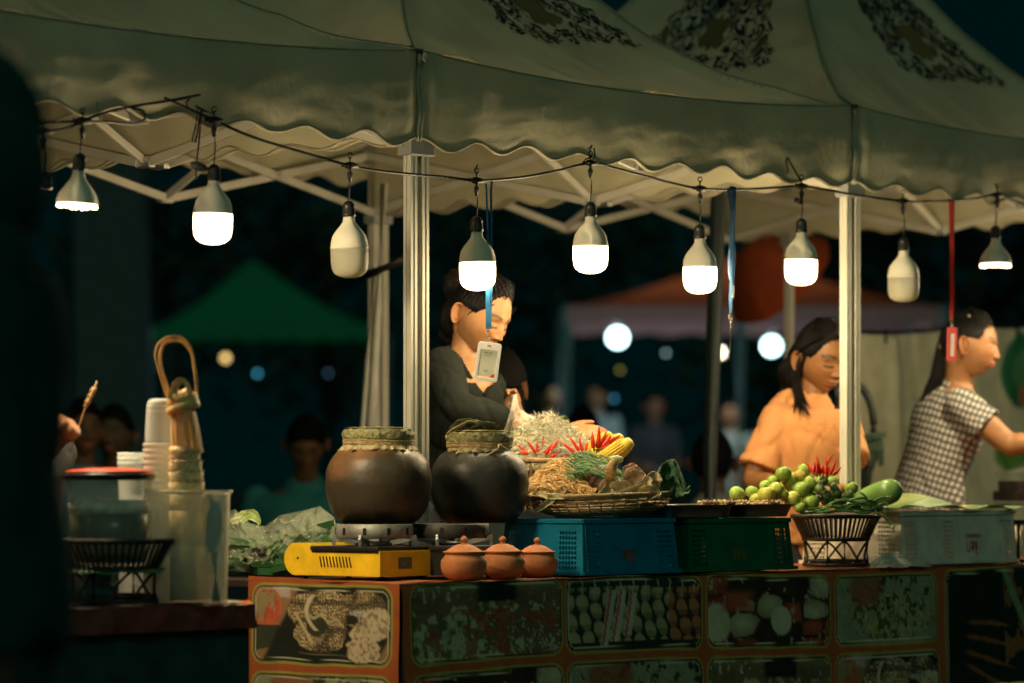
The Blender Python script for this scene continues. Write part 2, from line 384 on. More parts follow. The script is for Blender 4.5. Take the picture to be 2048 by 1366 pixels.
# ================================================================ string lights
cable = M('black_cable', (.01, .011, .011), .5)
housing = M('bulb_housing', (.72, .68, .55), .42, var=.03)
glow = M('lit_diffuser', (1, .93, .78), .5, emit=BULB_E, ecol=(1, .78, .45), var=0)
unlit = M('unlit_diffuser', (.74, .70, .56), .35, var=.03, transl=.35)
ledm = M('lit_leds', (1, .93, .78), .5, emit=BULB_E * 2.4, ecol=(1, .80, .48), var=0)
CB = -.05
def cp(px, py): return LN(px, CB, py=py)
conn = [(428, 240, 0), (700, 331, 0), (953, 361, 0), (1181, 326, 0), (1400, 377, 0), (1603, 372, 0), (1806, 402, 0), (1995, 390, 0)]
path = [(330, 196), (376, 217), (428, 240), (500, 272), (600, 303), (700, 331), (760, 342), (830, 349), (890, 354), (953, 361), (1010, 358), (1060, 352), (1120, 340), (1181, 326),
        (1230, 336), (1290, 352), (1345, 366), (1400, 377), (1465, 379), (1540, 376), (1603, 372), (1660, 381), (1720, 391), (1806, 402), (1860, 403), (1903, 401), (1950, 397), (1995, 390), (2050, 409), (2130, 428), (2190, 424), (2300, 438), (2400, 424), (2480, 430)]
def smooth_path(pts, k=5):
    out = []
    for i in range(len(pts) - 1):
        p0, p1, p2, p3 = pts[max(i - 1, 0)], pts[i], pts[i + 1], pts[min(i + 2, len(pts) - 1)]
        for j in range(k):
            t = j / k
            out.append(tuple(.5 * ((2 * p1[c]) + (-p0[c] + p2[c]) * t + (2 * p0[c] - 5 * p1[c] + 4 * p2[c] - p3[c]) * t * t + (-p0[c] + 3 * p1[c] - 3 * p2[c] + p3[c]) * t ** 3) for c in range(len(p1))))
    out.append(pts[-1]); return out
def connector(m, q, s=1):
    m.tube([q + Vector((UX, UY, 0)) * k * .028 * s for k in (-1, -.4, 0, .4, 1)], [.006, .009, .010, .009, .006], n=10)
    m.tube([q + Vector((0, 0, .022)), q], [.004, .006], n=8)
    m.tube([q, q + Vector((0, 0, -.02)), q + Vector((0, 0, -.042))], [.010, .008, .004], n=10)
def ring_loop(m, q, r=.006):
    m.tube([q + Vector((math.cos(t) * r, 0, math.sin(t) * r)) for t in np.linspace(0, 6.283, 12)[:-1]], .0016, n=5, closed=True)
root = empty('cable', cp(1024, 350), 'black festoon cable strung along the gazebo fronts, carrying the bulbs', 'light cable')
m = MB(); m.tube([cp(*p) for p in smooth_path(path)], .0038, n=7); m.build('wire', cable, root)
for px, py, _ in conn: m = MB(); connector(m, cp(px, py)); ring_loop(m, cp(px, py) + Vector((0, 0, .027))); m.build('connector', cable, root)
def tie(pts, r=.0022): m = MB(); m.tube([cp(*p) for p in pts], r, n=5); m.build('tie', cable, root)
tie([(1181, 326), (1178, 306), (1184, 290), (1176, 298)]); tie([(1181, 326), (1190, 312), (1188, 296)]); tie([(1165, 325), (1172, 318), (1184, 313)])
tie([(1603, 366), (1592, 345), (1575, 316), (1572, 322), (1576, 345)], .0028); tie([(428, 228), (410, 222), (392, 212)], .003)
tie([(1995, 385), (1996, 376), (1990, 368)]); tie([(953, 352), (951, 338), (955, 330)]); tie([(376, 217), (372, 205), (380, 196)], .003)
tie([(396, 218), (392, 250), (384, 283), (391, 285), (395, 262), (402, 222)]); tie([(404, 220), (400, 260), (396, 300), (392, 338), (393, 360)], .0022)
m = MB(); c = cp(398, 333); m.ell(c, (.024, .010, .011), mtx=Matrix.Rotation(.35, 3, 'Y')); m.build('clip', cable, root); m = MB(); m.tube([cp(1592, 400), cp(1602, 404)], .009, n=6); m.build('clip', cable, root)
root2 = empty('cable', cp(160, 240), 'second thin black cable crossing under the left gazebo corner', 'light cable')
m = MB(); m.tube([cp(*p) for p in smooth_path([(-200, 300), (30, 276), (88, 263), (130, 258), (165, 242), (210, 226), (260, 214), (330, 203), (400, 190)])], .0038, n=7)
m.tube([cp(*p) for p in smooth_path([(-60, 262), (75, 246), (200, 243), (262, 248), (288, 240), (286, 222), (262, 216)])], .0036, n=6); m.build('wire', cable, root2)
for q_ in (cp(165, 242), cp(88, 263)): m = MB(); connector(m, q_); ring_loop(m, q_ + Vector((0, 0, .024))); m.build('connector', cable, root2)
m = MB(); m.tube([cp(193, 205), cp(196, 225), cp(202, 243)], .002, n=5); m.tube([cp(168, 226), cp(160, 243), cp(158, 252)], .002, n=5); m.build('tie', M('green_string', (.05, .25, .12), .6), root2)

def bulb(px, ytop, ycord, lit, kind, label, tilt=0, b=CB, s=1):
    """ytop: pixel row where the socket begins; hangs from ycord"""
    d = dline(px, b); top = LN(px, b, py=ytop); c0 = LN(px if not isinstance(ycord, tuple) else ycord[0], b, py=ycord if not isinstance(ycord, tuple) else ycord[1])
    root = empty('light_bulb', top, label, 'light bulb', 'bulbs hanging from the cable'); Rm = Matrix.Rotation(tilt, 3, 'Y')
    m = MB(); m.tube([c0, (c0 + top) / 2 + Vector((.003, 0, 0)), top], .0022, n=6); m.build('cord', cable, root)
    m = MB(); m.lathe([(.004, .002), (.009, 0), (.0155, -.008), (.0165, -.012), (.0155, -.014), (.0165, -.018), (.0165, -.030), (.0178, -.032), (.0178, -.040), (.0, -.040)], top, 20, mtx=Rm); m.build('socket', blackp, root)
    if kind == 'none': return root
    t = top + Rm @ Vector((0, 0, -.038))
    if kind == 'T':
        m = MB(); m.lathe([(.0, 0), (.0145, 0), (.0150, -.008), (.0165, -.016), (.024, -.026), (.036, -.040), (.0435, -.052), (.0475, -.066), (.0490, -.080), (.0502, -.081), (.0502, -.0845), (.0, -.0845)], t, 40, mtx=Rm); m.build('housing', housing, root)
        m = MB(); m.lathe([(.0485, -.0845), (.0492, -.100), (.0488, -.122), (.0465, -.138), (.041, -.148), (.030, -.156), (.016, -.160), (.003, -.161)], t, 40, mtx=Rm); m.build('diffuser', glow if lit else unlit, root)
    else:
        m = MB(); m.lathe([(.0, 0), (.0145, 0), (.0150, -.010), (.017, -.020), (.026, -.032), (.038, -.048), (.046, -.060), (.0505, -.075), (.0515, -.082), (.0500, -.083), (.0, -.078)], t, 40, mtx=Rm); m.build('housing', housing, root)
        m = MB()
        m.lathe([(.0, -.0835), (.047, -.0835), (.0480, -.087), (.040, -.089), (.0, -.090)], t, 36, mtx=Rm)
        for k in range(22):
            q = k * 6.283 / 22 + U(-.05, .05); rr = .0455
            m.ell(t + Rm @ Vector((rr * math.cos(q), rr * math.sin(q), -.088 - U(0, .004))), (.005, .005, U(.002, .0045)), 8, 6)
        m.build('diffuser', ledm, root)
    return root
bulb(428, 330, 252, True, 'T', 'lit globe-ended bulb in front of the leftmost gazebo, brightest at left', tilt=.02)
bulbs_x = {}
bulb(697, 403, 345, False, 'T', 'unlit cream bulb hanging just left of the middle pole', tilt=-.02)
bulb(953, 434, 375, True, 'T', 'lit bulb hanging above the black-clad vendor beside the blue lanyard', tilt=-.02)
bulb(1181, 405, 342, True, 'T', 'lit bulb hanging over the shredded papaya and corn, right of black-clad vendor')
bulb(1399, 450, 392, True, 'T', 'lit bulb just left of the dark blue empty lanyard', tilt=-.01)
bulb(1603, 438, 388, True, 'T', 'lit bulb above the vendor in the orange shirt', tilt=.01)
bulb(1807, 476, 418, False, 'T', 'unlit cream bulb left of the red lanyard')
bulb(160, 308, 258, True, 'P', 'flat-faced reflector bulb with a lit rim at the far left of the stall', tilt=.06)
bulb(1991, 452, 405, True, 'P', 'grey reflector bulb lit along its bottom rim, right of the red lanyard')
bulb(2190, 470, 425, True, 'T', 'added lit bulb on the cable, unseen just past the right edge')  # unseen bulb added to brighten the tarpaulin and the right-hand vendor
bulb(2380, 490, 425, True, 'T', 'added lit bulb, unseen far along the cable beyond the right edge')  # second added bulb out of view, for more light on the tarpaulin
bulb(91, 345, 278, False, 'none', 'empty black bulb socket at the far left')
bulb(58, 285, 272, True, 'P', 'reflector bulb half hidden behind the foreground person', tilt=.5)

# ================================================================ lanyards
def ribbon(m, pts, w, th=.0012, face=None):
    pts = [Vector(p) for p in pts]; f = Vector(face or (0, -1, 0)); vs = []; k = len(pts)
    for i, p in enumerate(pts):
        t = (pts[min(i + 1, k - 1)] - pts[max(i - 1, 0)]).normalized(); ww = w[i] if isinstance(w, list) else w
        ff = f if not isinstance(face, list) else face[i]
        n = t.cross(ff).normalized()
        for x, y in ((-1, -1), (1, -1), (1, 1), (-1, 1)): vs.append(p + n * x * ww / 2 + ff * y * th / 2)
    fs = [(0, 1, 2, 3), tuple((k - 1) * 4 + j for j in (3, 2, 1, 0))]
    for i in range(k - 1):
        for j in range(4): fs.append((i * 4 + j, (i + 1) * 4 + j, (i + 1) * 4 + (j + 1) % 4, i * 4 + (j + 1) % 4))
    m.add(vs, fs); return m
LB = CB - .03
def lp(px, py, b=LB): return LN(px, b, py=py)
def hook(parent, px, y0, y1, b=LB):
    m = MB(); d = dline(px, b); k = F / d
    c = lp(px, (y0 + y1) / 2 - 4, b)
    m.tube([lp(px, y0, b), lp(px, y0 + 3, b)], .005, n=8)
    m.tube([lp(px, y0 + 8, b) + Vector((math.cos(t) * .005, 0, math.sin(t) * .007)) for t in np.linspace(0, 6.28, 14)[:-1]], .0014, n=6, closed=True)
    m.tube([lp(px, y0 + 16, b), lp(px + 1, y1 - 6, b), lp(px, y1, b)], [.0035, .0025, .0015], n=8)
    m.build('hook', M('shiny_metal', (.45, .42, .36), .42, metal=1, var=.03), parent)
# blue lanyard with the white badge
root = empty('lanyard', lp(975, 480), 'bright blue lanyard holding the white badge, beside the bulb over black-clad vendor', 'lanyard')
m = MB(); ribbon(m, [lp(984, 362, CB - .01), lp(982, 380), lp(983, 480), lp(979, 560), lp(977, 658)], [.006, .006, .007, .016, .016]); ribbon(m, [lp(972, 368, CB - .01), lp(973, 380), lp(976, 480), lp(976, 560), lp(976, 655, LB + .003)], [.006, .005, .006, .012, .012])
m.build('ribbon', M('blue_ribbon', (.012, .11, .24), .5, var=.12, vscale=60, transl=.2), root, smooth=False)
hook(root, 977, 660, 688)
bt = Matrix.Rotation(-.10 + 0, 3, 'Y') ; c = lp(975.5, 724)
root = empty('badge', c, 'white badge card in a rounded holder hanging before the black-clad vendor', 'badge')
def rrect(m, c, w, h, r, th, R3, hole=None, y=0):
    pts = []
    for cx, cz, q0 in ((1, 1, 0), (-1, 1, 90), (-1, -1, 180), (1, -1, 270)):
        for k in range(7):
            q = rad(q0 + k * 15); pts.append(((w / 2 - r) * cx + r * math.cos(q), (h / 2 - r) * cz + r * math.sin(q)))
    n = len(pts)
    f = [Vector(c) + R3 @ Vector((x, y - th / 2, z)) for x, z in pts]; bk = [Vector(c) + R3 @ Vector((x, y + th / 2, z)) for x, z in pts]
    if hole is None: m.add(f + bk, [tuple(range(n - 1, -1, -1)), tuple(range(n, 2 * n))] + [(i, (i + 1) % n, n + (i + 1) % n, n + i) for i in range(n)])
    else:
        hw, hh, hz = hole; hp = []
        for x, z in pts: hp.append((max(-hw / 2, min(hw / 2, x * .999)), max(-hh / 2, min(hh / 2, z - hz)) + hz))
        f2 = [Vector(c) + R3 @ Vector((x, y - th / 2, z)) for x, z in hp]; b2 = [Vector(c) + R3 @ Vector((x, y + th / 2, z)) for x, z in hp]
        m.add(f + bk + f2 + b2, [(i, 2 * n + i, 2 * n + (i + 1) % n, (i + 1) % n) for i in range(n)] + [(n + i, n + (i + 1) % n, 3 * n + (i + 1) % n, 3 * n + i) for i in range(n)] + [(i, (i + 1) % n, n + (i + 1) % n, n + i) for i in range(n)] + [(2 * n + i, 3 * n + i, 3 * n + (i + 1) % n, 2 * n + (i + 1) % n) for i in range(n)])
bt = Matrix.Rotation(.13, 3, 'Y')
m = MB(); rrect(m, c, .064, .106, .008, .005, bt, hole=(.046, .074, -.005)); m.build('holder', M('white_plastic', (.95, .92, .88), .35, var=.02), root, smooth=False, bevel=.001)
m = MB(); rrect(m, c, .048, .078, .001, .001, bt, y=.0006); card = m.build('card', M('card_paper', (.72, .72, .56), .5, var=.04), root, smooth=False)
ink = M('grey_ink', (.06, .06, .05), .6)
T3 = bt @ Matrix(((1, 0, 0), (0, 0, -1), (0, 1, 0)))
def on(c, R3, x, z, y=-.0014): return Vector(c) + R3 @ Vector((x, y, z))
text('heading', 'ABA PAY', .0062, on(c, bt, -.001, .024), T3, ink, card, .0001)
m = MB()
for zz, w in ((.0175, .018), (-.0235, .014), (-.0265, .009)): m.box(on(c, bt, -.003, zz), (w, .0003, .0010), mtx=bt)
m.build('print_line', M('grey_ink_light', (.22, .22, .18), .6), card, smooth=False)
m = MB(); pts = [on(c, bt, .0225 - .011 + .011 * 1 - .011 * math.cos(t) * 1, -.0405 + .010 * math.sin(t)) for t in np.linspace(0.0, math.pi / 1.0, 14)]
m.add([p for p in pts], [tuple(range(len(pts)))]); m.build('red_mark', M('red_ink', (.65, .08, .03), .5), card, smooth=False, solid=.0002)
m = MB(); rrect(m, on(c, bt, -.001, .0435, -.0026), .011, .0035, .0016, .0004, bt); m.build('slot', M('slot_dark', (.35, .25, .15), .6), root, smooth=False)
# dark lanyard
root = empty('lanyard', lp(1463, 480), 'dark blue lanyard with small white lettering and an empty metal clip', 'lanyard')
m = MB(); navy = M('navy_ribbon', (.010, .035, .075), .45, var=.2, vscale=50)
ribbon(m, [lp(1460, 379, CB - .01), lp(1465, 420), lp(1463, 480), lp(1459, 520), lp(1462, 560), lp(1461, 600), lp(1461, 626)], [.018, .014, .012, .013, .008, .010, .006]); ribbon(m, [lp(1470, 379, CB - .012), lp(1466, 450), lp(1467, 520), lp(1464, 570), lp(1462, 626, LB + .003)], [.008, .009, .013, .012, .006])
m.build('ribbon', navy, root, smooth=False)
m = MB(); m.tube([lp(1467, 377, CB), lp(1463, 388, CB)], [.014, .010], n=8); m.build('knot', navy, root)
m = MB(); ribbon(m, [lp(1459, 500, LB - .004), lp(1457, 540, LB - .004), lp(1459, 560, LB - .004)], [.002, .004, .002]); m.build('sheen_stripe', M('ribbon_sheen_paint', (.10, .14, .20), .4), root, smooth=False)  # sheen modelled as a pale strip on the navy ribbon
m = MB()
for k in range(5): m.box(lp(1467 - k * .4, 573 + k * 5, LB - .005), (.006, .0006, .0028), mtx=Matrix.Rotation(.5, 3, 'Y'))
m.build('lettering', M('white_ink', (.7, .7, .62), .5), root, smooth=False)
hook(root, 1461, 626, 662)
m = MB(); m.tube([lp(1461, 655), lp(1460, 700), lp(1459, 720)], [.0018, .003, .004], n=6); m.build('strap', blackp, root)
# red lanyard with red tag
root = empty('lanyard', lp(1903, 480), 'red lanyard holding the narrow red tag, beside the patterned-blouse vendor', 'lanyard')
m = MB(); ribbon(m, [lp(1902, 402, CB - .01), lp(1903, 500), lp(1904, 600), lp(1903, 640)], [.014, .010, .013, .010]); ribbon(m, [lp(1907, 402, CB - .01), lp(1906, 520), lp(1903, 640, LB + .003)], [.007, .006, .008])
m.build('ribbon', M('red_ribbon', (.60, .035, .02), .5, var=.1, transl=.2), root, smooth=False)
hook(root, 1903, 632, 656)
c = lp(1904, 688); bt = Matrix.Rotation(-.02, 3, 'Z') @ Matrix.Rotation(.02, 3, 'Y') @ Matrix.Rotation(.25, 3, 'Z')
root = empty('badge', c, 'narrow red badge seen edge-on in front of the ponytailed vendor', 'badge')
m = MB(); rrect(m, c, .032, .105, .006, .006, bt, hole=(.014, .074, -.004)); m.build('holder', M('red_plastic', (.90, .13, .13), .35, var=.03), root, smooth=False, bevel=.001)
m = MB(); rrect(m, c, .017, .078, .001, .001, bt, y=-.0005); m.build('card', M('card_white', (.92, .9, .82), .5, var=.05), root, smooth=False)
# ================================================================ tables and the printed cloth
TZ = .775; TBF = -.396                         # top height, front edge offset
A0 = apx(800, TBF)                             # corner of the main table
A1 = 4.6; TD = .54
def cell_edges():
    xs = [815, 1121, 1126, 1401, 1409, 1656, 1664, 1869, 1884, 2260]
    return [apx(x, TBF) - A0 for x in xs]
CE = cell_edges()
def rr_sdf(x, y, x0, x1, y0, y1, r):
    cx, cy = (x0 + x1) / 2, (y0 + y1) / 2; qx = np.abs(x - cx) - (x1 - x0) / 2 + r; qy = np.abs(y - cy) - (y1 - y0) / 2 + r
    return np.hypot(np.maximum(qx, 0), np.maximum(qy, 0)) + np.minimum(np.maximum(qx, qy), 0) - r
def mixc(c, mask, col): 
    m = np.clip(mask, 0, 1)[..., None]; return c * (1 - m) + np.array(col) * m
def sstep(a, b, x): t = np.clip((x - a) / (b - a), 0, 1); return t * t * (3 - 2 * t)
def pic(kind, x, y, w, h):
    """x,y metres inside the cell (y down)"""
    u, v = x / w, y / h; z = np.zeros_like(x); c = np.stack([z + .05, z + .04, z + .025], -1); S = 90
    if kind == 'tripe':
        c = mixc(c, z + 1, (.34, .19, .09)); c = mixc(c, sstep(.12, .0, v), (.55, .45, .38))
        tear = sstep(.02, 0, np.abs(u - .17) - .09 - .03 * fbm(x * 80, y * 80)) * sstep(.26, .2, v + .1 * fbm(x * 60, y * 60, 3)); c = mixc(c, tear, (.55, .42, .38))
        bowl = sstep(.0, -.02, np.hypot((u - .03) / .20, (v - .30) / .34) - 1); c = mixc(c, bowl, (.60, .16, .06))
        c = mixc(c, sstep(.0, -.05, np.hypot((u - .03) / .17, (v - .22) / .26) - 1), (.35, .28, .14)); c = mixc(c, bowl * (fbm(x * 90, y * 90, 2) > .55), (.55, .10, .05))
        c = mixc(c, sstep(0, -.05, np.hypot((u - .0) / .24, (v - .62) / .22) - 1) * (v > .52), (.05, .06, .035))
        pan = sstep(.02, -.02, np.maximum(np.abs((u - .62) + (v - .5) * .28) - .40, np.abs(v - .5) - .48)); c = mixc(c, pan, (.020, .022, .014))
        c = mixc(c, sstep(.012, .0, np.abs(v - .86 - .1 * (u - .5))) * (u > .35) * (u < .75) * .5, (.4, .36, .25))
        b1, b2, idd = worley(x * 110, y * 110, 4); web = sstep(.22, .05, b2 - b1)
        f1, f2, fid = worley(u * 4.2 + .3 * fbm(x * 20, y * 20), v * 3.4 + .3 * fbm(x * 22, y * 22, 6), 12)
        tan = mixc(mixc(c * 0, z + 1, (.17, .12, .06)), web, (.56, .43, .24)); fine = vnoise(x * 420, y * 420, 9); 
        tan = tan * (.55 + .9 * fine[..., None]); shade = (.45 + .9 * sstep(.05, .35, f2 - f1))[..., None]; tan = tan * shade
        body = sstep(.03, -.03, np.minimum(np.minimum(np.hypot((u - .50) / .22, (v - .34) / .27) - 1, np.hypot((u - .80) / .16, (v - .30) / .24) - 1), np.hypot((u - .50) / .18, (v - .60) / .24) - 1) + .25 * (fbm(x * 45, y * 45, 5) - .5))
        c = c * (1 - body[..., None]) + tan * body[..., None]
        hole = sstep(.1, -.1, np.hypot((u - .47) / .07, (v - .50) / .14) - 1); c = mixc(c, hole, (.05, .055, .03))
        def ridge(fx, lo, hi, wd, colr, vert=False):
            nonlocal c
            a, b = (v, u) if vert else (u, v); mk = sstep(wd, wd * .3, np.abs(b - fx(a))) * (a > lo) * (a < hi); c = mixc(c, mk, colr)
        ridge(lambda a: .43 + 1.2 * (a - .32) ** 2 - .03, .12, .56, .022, (.72, .58, .36), True)
        ridge(lambda a: .38 + .5 * (a - .45) + .03 * np.sin(a * 60), .42, .66, .03, (.6, .5, .3))
        ridge(lambda a: .30 + .35 * (a - .3), .35, .72, .018, (.68, .52, .30), True)
        lump = sstep(.06, -.06, np.minimum(np.minimum(np.hypot((u - .90) / .10, (v - .44) / .17) - 1, np.hypot((u - .82) / .13, (v - .60) / .10) - 1), np.hypot((u - .80) / .12, (v - .80) / .16) - 1) + .5 * (fbm(x * 60, y * 60, 8) - .5))
        c = mixc(c, lump, (.74, .58, .36)); c = c * (1 - .5 * (lump * (fbm(x * 120, y * 120, 3) > .56))[..., None])
        st = (np.abs(u - .755) < .055) * (np.abs(v - .345 - .05 * (u - .7)) < .035); c = mixc(c, st * 1., (.75, .72, .6)); c = mixc(c, st * (np.sin(u * 330) * np.sin(v * 150) > .1), (.05, .05, .05))
        c = mixc(c, sstep(0, -.03, np.hypot((u - .72) / .045, (v - .43) / .06) - 1), (.03, .03, .02))
    elif kind == 'rice':
        c = mixc(c, z + 1, (.12, .08, .035)); c = mixc(c, fbm(x * 16, y * 16, 31) * .9, (.22, .20, .09)); c = mixc(c, sstep(.2, .0, v) * 1., (.24, .22, .09))
        n = fbm(x * 40, y * 40, 2); rice = sstep(.48, .56, fbm(x * 55, y * 55, 5) + .25 * (v - .3) - .35 * np.abs(u - .25)); c = mixc(c, rice, (.45, .50, .28))
        b1, b2, idd = worley(x * 70, y * 90, 8); dots = (b1 < .28) * (idd > .45) * (u > .45) * (v > .3); c = mixc(c, dots * 1., (.42, .46, .28))
        meat = (fbm(x * 22, y * 30, 9) > .56) * (v > .35); c = mixc(c, meat * .8, (.30, .07, .03))
        c = mixc(c, sstep(.02, -.02, np.maximum(np.abs(u - .56) - .13, np.abs(v - .10) - .17)), (.012, .015, .010))
        c = c * (.7 + .6 * vnoise(x * 260, y * 260, 1))[..., None]
    elif kind == 'skewers':
        c = mixc(c, z + 1, (.02, .03, .015)); w_ = u * 11 + .25 * np.sin(v * 5); col = np.floor(w_); fu = w_ - col - .5; fv = (v * 4.2 + _h(col, z, 3) * .9); row = np.floor(fv); fw = fv - row - .5
        blob = sstep(.46, .36, np.hypot(fu * .95, fw * .85) + .18 * (fbm(x * 60, y * 60, 3) - .5)) * (v > .16) * (v < .86); pal = _h(col, row, 2)
        c1 = mixc(c, blob, (.42, .40, .20)); c2 = mixc(c, blob, (.50, .20, .08)); c = np.where(((u > .74))[..., None], c2, c1); c = c * (1 - .4 * (blob * (fw > .15))[..., None])
        stick = sstep(.05, .03, np.abs(fu)) * (v < .3); c = mixc(c, stick, (.55, .5, .3))
        for o in (.31, .38, .46):
            sx = u - o - .10 * (0.45 - v); tube = sstep(.032, .024, np.abs(sx)) * (v > .1 + o * .3) * (v < .95 - (o - .3)); c = mixc(c, tube, (.55, .55, .38)); c = mixc(c, tube * (np.abs(sx + .012) < .009), (.50, .12, .10))
    elif kind == 'meat':
        c = mixc(c, z + 1, (.05, .025, .012)); b1, b2, idd = worley(u * 5 + .2 * fbm(x * 20, y * 20), v * 3.3, 21)
        cube = sstep(.08, .16, b2 - b1); cc = np.where((idd > .62)[..., None], np.array((.55, .50, .30)), np.where((idd > .25)[..., None], np.array((.42, .09, .03)), np.array((.05, .03, .015))))
        c = c * (1 - cube[..., None]) + cc * cube[..., None] * (1.15 - b1)[..., None]; c = mixc(c, (fbm(x * 50, y * 50, 7) > .66) * .6, (.6, .55, .35))
        c = mixc(c, sstep(.1, -.1, np.hypot((u - .08) / .10, (v - .65) / .26) - 1), (.58, .56, .36)); c = mixc(c, sstep(.1, -.1, np.hypot((u - .58) / .085, (v - .62) / .20) - 1), (.60, .58, .38))
        c = mixc(c, sstep(.06, -.06, np.maximum(np.abs(u - .24) - .10, np.abs(v - .36) - .12)), (.45, .10, .04))
    elif kind == 'plate':
        c = mixc(c, z + 1, (.30, .33, .20)); n = fbm(x * 60, y * 60, 4); m = sstep(0.1, -.2, np.hypot((u - .55) / .42, (v - .6) / .36) - 1)
        c = mixc(c, m * (n > .5), (.10, .11, .03)); c = mixc(c, m * (fbm(x * 90, y * 90, 9) > .56), (.48, .42, .14)); c = mixc(c, (fbm(x * 30, y * 42, 14) > .6) * (v < .55), (.06, .05, .03))
        c = mixc(c, sstep(.2, -.2, np.hypot((u - .3) / .16, (v - .2) / .24) - 1) * .8, (.30, .09, .03)); c = c * (.8 + .4 * vnoise(x * 200, y * 200, 1))[..., None]
    elif kind == 'herbs':
        c = mixc(c, z + 1, (.012, .020, .012))
        for k, (o, s_) in enumerate(((.28, .10), (.36, .12), (.44, .15), (.50, .26), (.62, .36))):
            c = mixc(c, sstep(.022, .012, np.abs(v - o - s_ * (u - .12) * 2 - .02 * np.sin(u * 9 + o * 9)) + .03 * sstep(.22 + .1 * o, .44, u) + .02 * sstep(.14, .08, u) + .012 * fbm(x * 40, y * 40, k)) * (u > .06) * (u < .5), (.26, .10, .035))
        c = mixc(c, (fbm(x * 14, y * 12, 3) > .56) * (u > .3) * .8, (.30, .14, .05)); c = mixc(c, sstep(.03, .02, np.abs(u - .78 + .1 * v)) * 1., (.35, .40, .20))
        c = mixc(c, sstep(.02, .012, np.abs(u - .3 - .35 * v)) * (v < .5), (.20, .32, .15)); c = mixc(c, sstep(.02, .012, np.abs(v - 1.3 * (.95 - u))) * .7, (.22, .32, .16)); c = c * (.75 + .5 * vnoise(x * 150, y * 150, 1))[..., None]
    return c
def paint_cloth(s, t, left=False):
    """s metres along the cloth from the corner (left face: negative), t metres down"""
    c = np.zeros(s.shape + (3,)); c[...] = (.46, .12, .035)
    t = t + .012 * np.sin(s * 2.2)
    rows = ((.006, .212), (.232, .46))
    if left: cells = [(-.515, -.022)]
    else: cells = [(CE[2 * i], CE[2 * i + 1]) for i in range(5)]
    kinds = [['tripe'], ['plate']] if left else [['rice', 'skewers', 'meat', 'plate', 'herbs'], ['meat', 'plate', 'rice', 'tripe', 'herbs']]
    for r, (y0, y1) in enumerate(rows):
        for i, (x0, x1) in enumerate(cells):
            if not left and i == 4: y0_, y1_ = .002, .6
            else: y0_, y1_ = y0, y1
            if not left and i == 4 and r: continue
            sd = rr_sdf(s, t, x0, x1, y0_, y1_, .04)
            c = mixc(c, sstep(.0015, -.0005, sd), (.42, .38, .08)); inn = sd < -.008
            p = pic(kinds[r][i], s - x0, t - y0_, x1 - x0, y1_ - y0_); c = np.where(inn[..., None], p, c)
            c = mixc(c, sstep(.0026, .001, np.abs(sd + .0075)), (.03, .04, .02)); c = mixc(c, sstep(.0016, .0006, np.abs(sd + .0145)), (.62, .60, .40))
    c = mixc(c, (fbm(s * 9, t * 9, 30) > .62) * .12, (.05, .05, .04))
    return c
root = empty('table', AB(A0 + 2.2, TBF + TD / 2), 'long main table whose printed cloth shows pictures of food', 'table')
m = MB(); nu = 1000; nv = 74; LEN = A1 - A0; DROP = .36
def cloth_pt(s, t):
    w = t / DROP
    off = .006 + w * (.008 * math.sin(s * 9) + .010 * nz((s * 3, t * 2, 1)) + .012) + .004 * nz((s * 14, t * 6, 5))
    lip = .010 * math.exp(-((t) / .012) ** 2); off -= lip
    z = TZ + .004 - t + .007 * nz((s * 4, 0, 3)) * math.exp(-t / .05)
    q = AB(A0 + s, TBF - off); return Vector((q.x, q.y, z))
S_, T_ = np.meshgrid(np.linspace(0, LEN, nu + 1), np.linspace(0, DROP, nv + 1)); CC = paint_cloth(S_, T_).reshape(-1, 3)
m.grid(lambda u, v: cloth_pt(LEN * u, DROP * v), nu, nv); m.c = [tuple(k * .95) for k in CC]
n2 = 160
def cloth_left(s, t):
    q = AB(A0 - .006 - .004 * math.sin(s * 20) - .015 * t - .004 * nz((s * 12, t * 7, 9)), TBF + s - .004); return Vector((q.x, q.y, TZ + .004 - t + .004 * nz((s * 9, 0, 2)) + .010 * (s / .52)))
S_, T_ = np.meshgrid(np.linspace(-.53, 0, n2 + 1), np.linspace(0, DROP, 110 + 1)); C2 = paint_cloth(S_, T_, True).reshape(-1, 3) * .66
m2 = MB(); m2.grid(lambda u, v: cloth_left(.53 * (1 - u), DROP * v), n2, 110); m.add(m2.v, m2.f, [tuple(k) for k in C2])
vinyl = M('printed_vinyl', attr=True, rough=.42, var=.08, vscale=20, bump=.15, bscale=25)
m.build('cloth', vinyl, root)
m = MB()
def top_pt(u, v):
    q = AB(A0 - .004 + (LEN + .004) * u, TBF - .004 + (TD + .004) * v); return Vector((q.x, q.y, TZ + .0035 * nz((q.x, q.y, 0), 9) + .003))
m.grid(top_pt, 200, 20, col=(.30, .09, .035)); m.build('cloth_top', vinyl, root)
m = MB(); m.box(AB(A0 + LEN / 2, TBF + TD / 2, TZ - .022), (LEN - .02, TD - .02, .03), ANG)
m.build('table_top', M('dark_wood', (.05, .035, .02), .6), root, smooth=False)
for a in (A0 + .06, A0 + 1.6, A0 + 3.2, A1 - .1):
    for b in (TBF + .06, TBF + TD - .06):
        lm = MB(); lm.tube([AB(a, b, .0), AB(a, b, TZ - .035)], .014, n=10); lm.build('leg', steel, root)
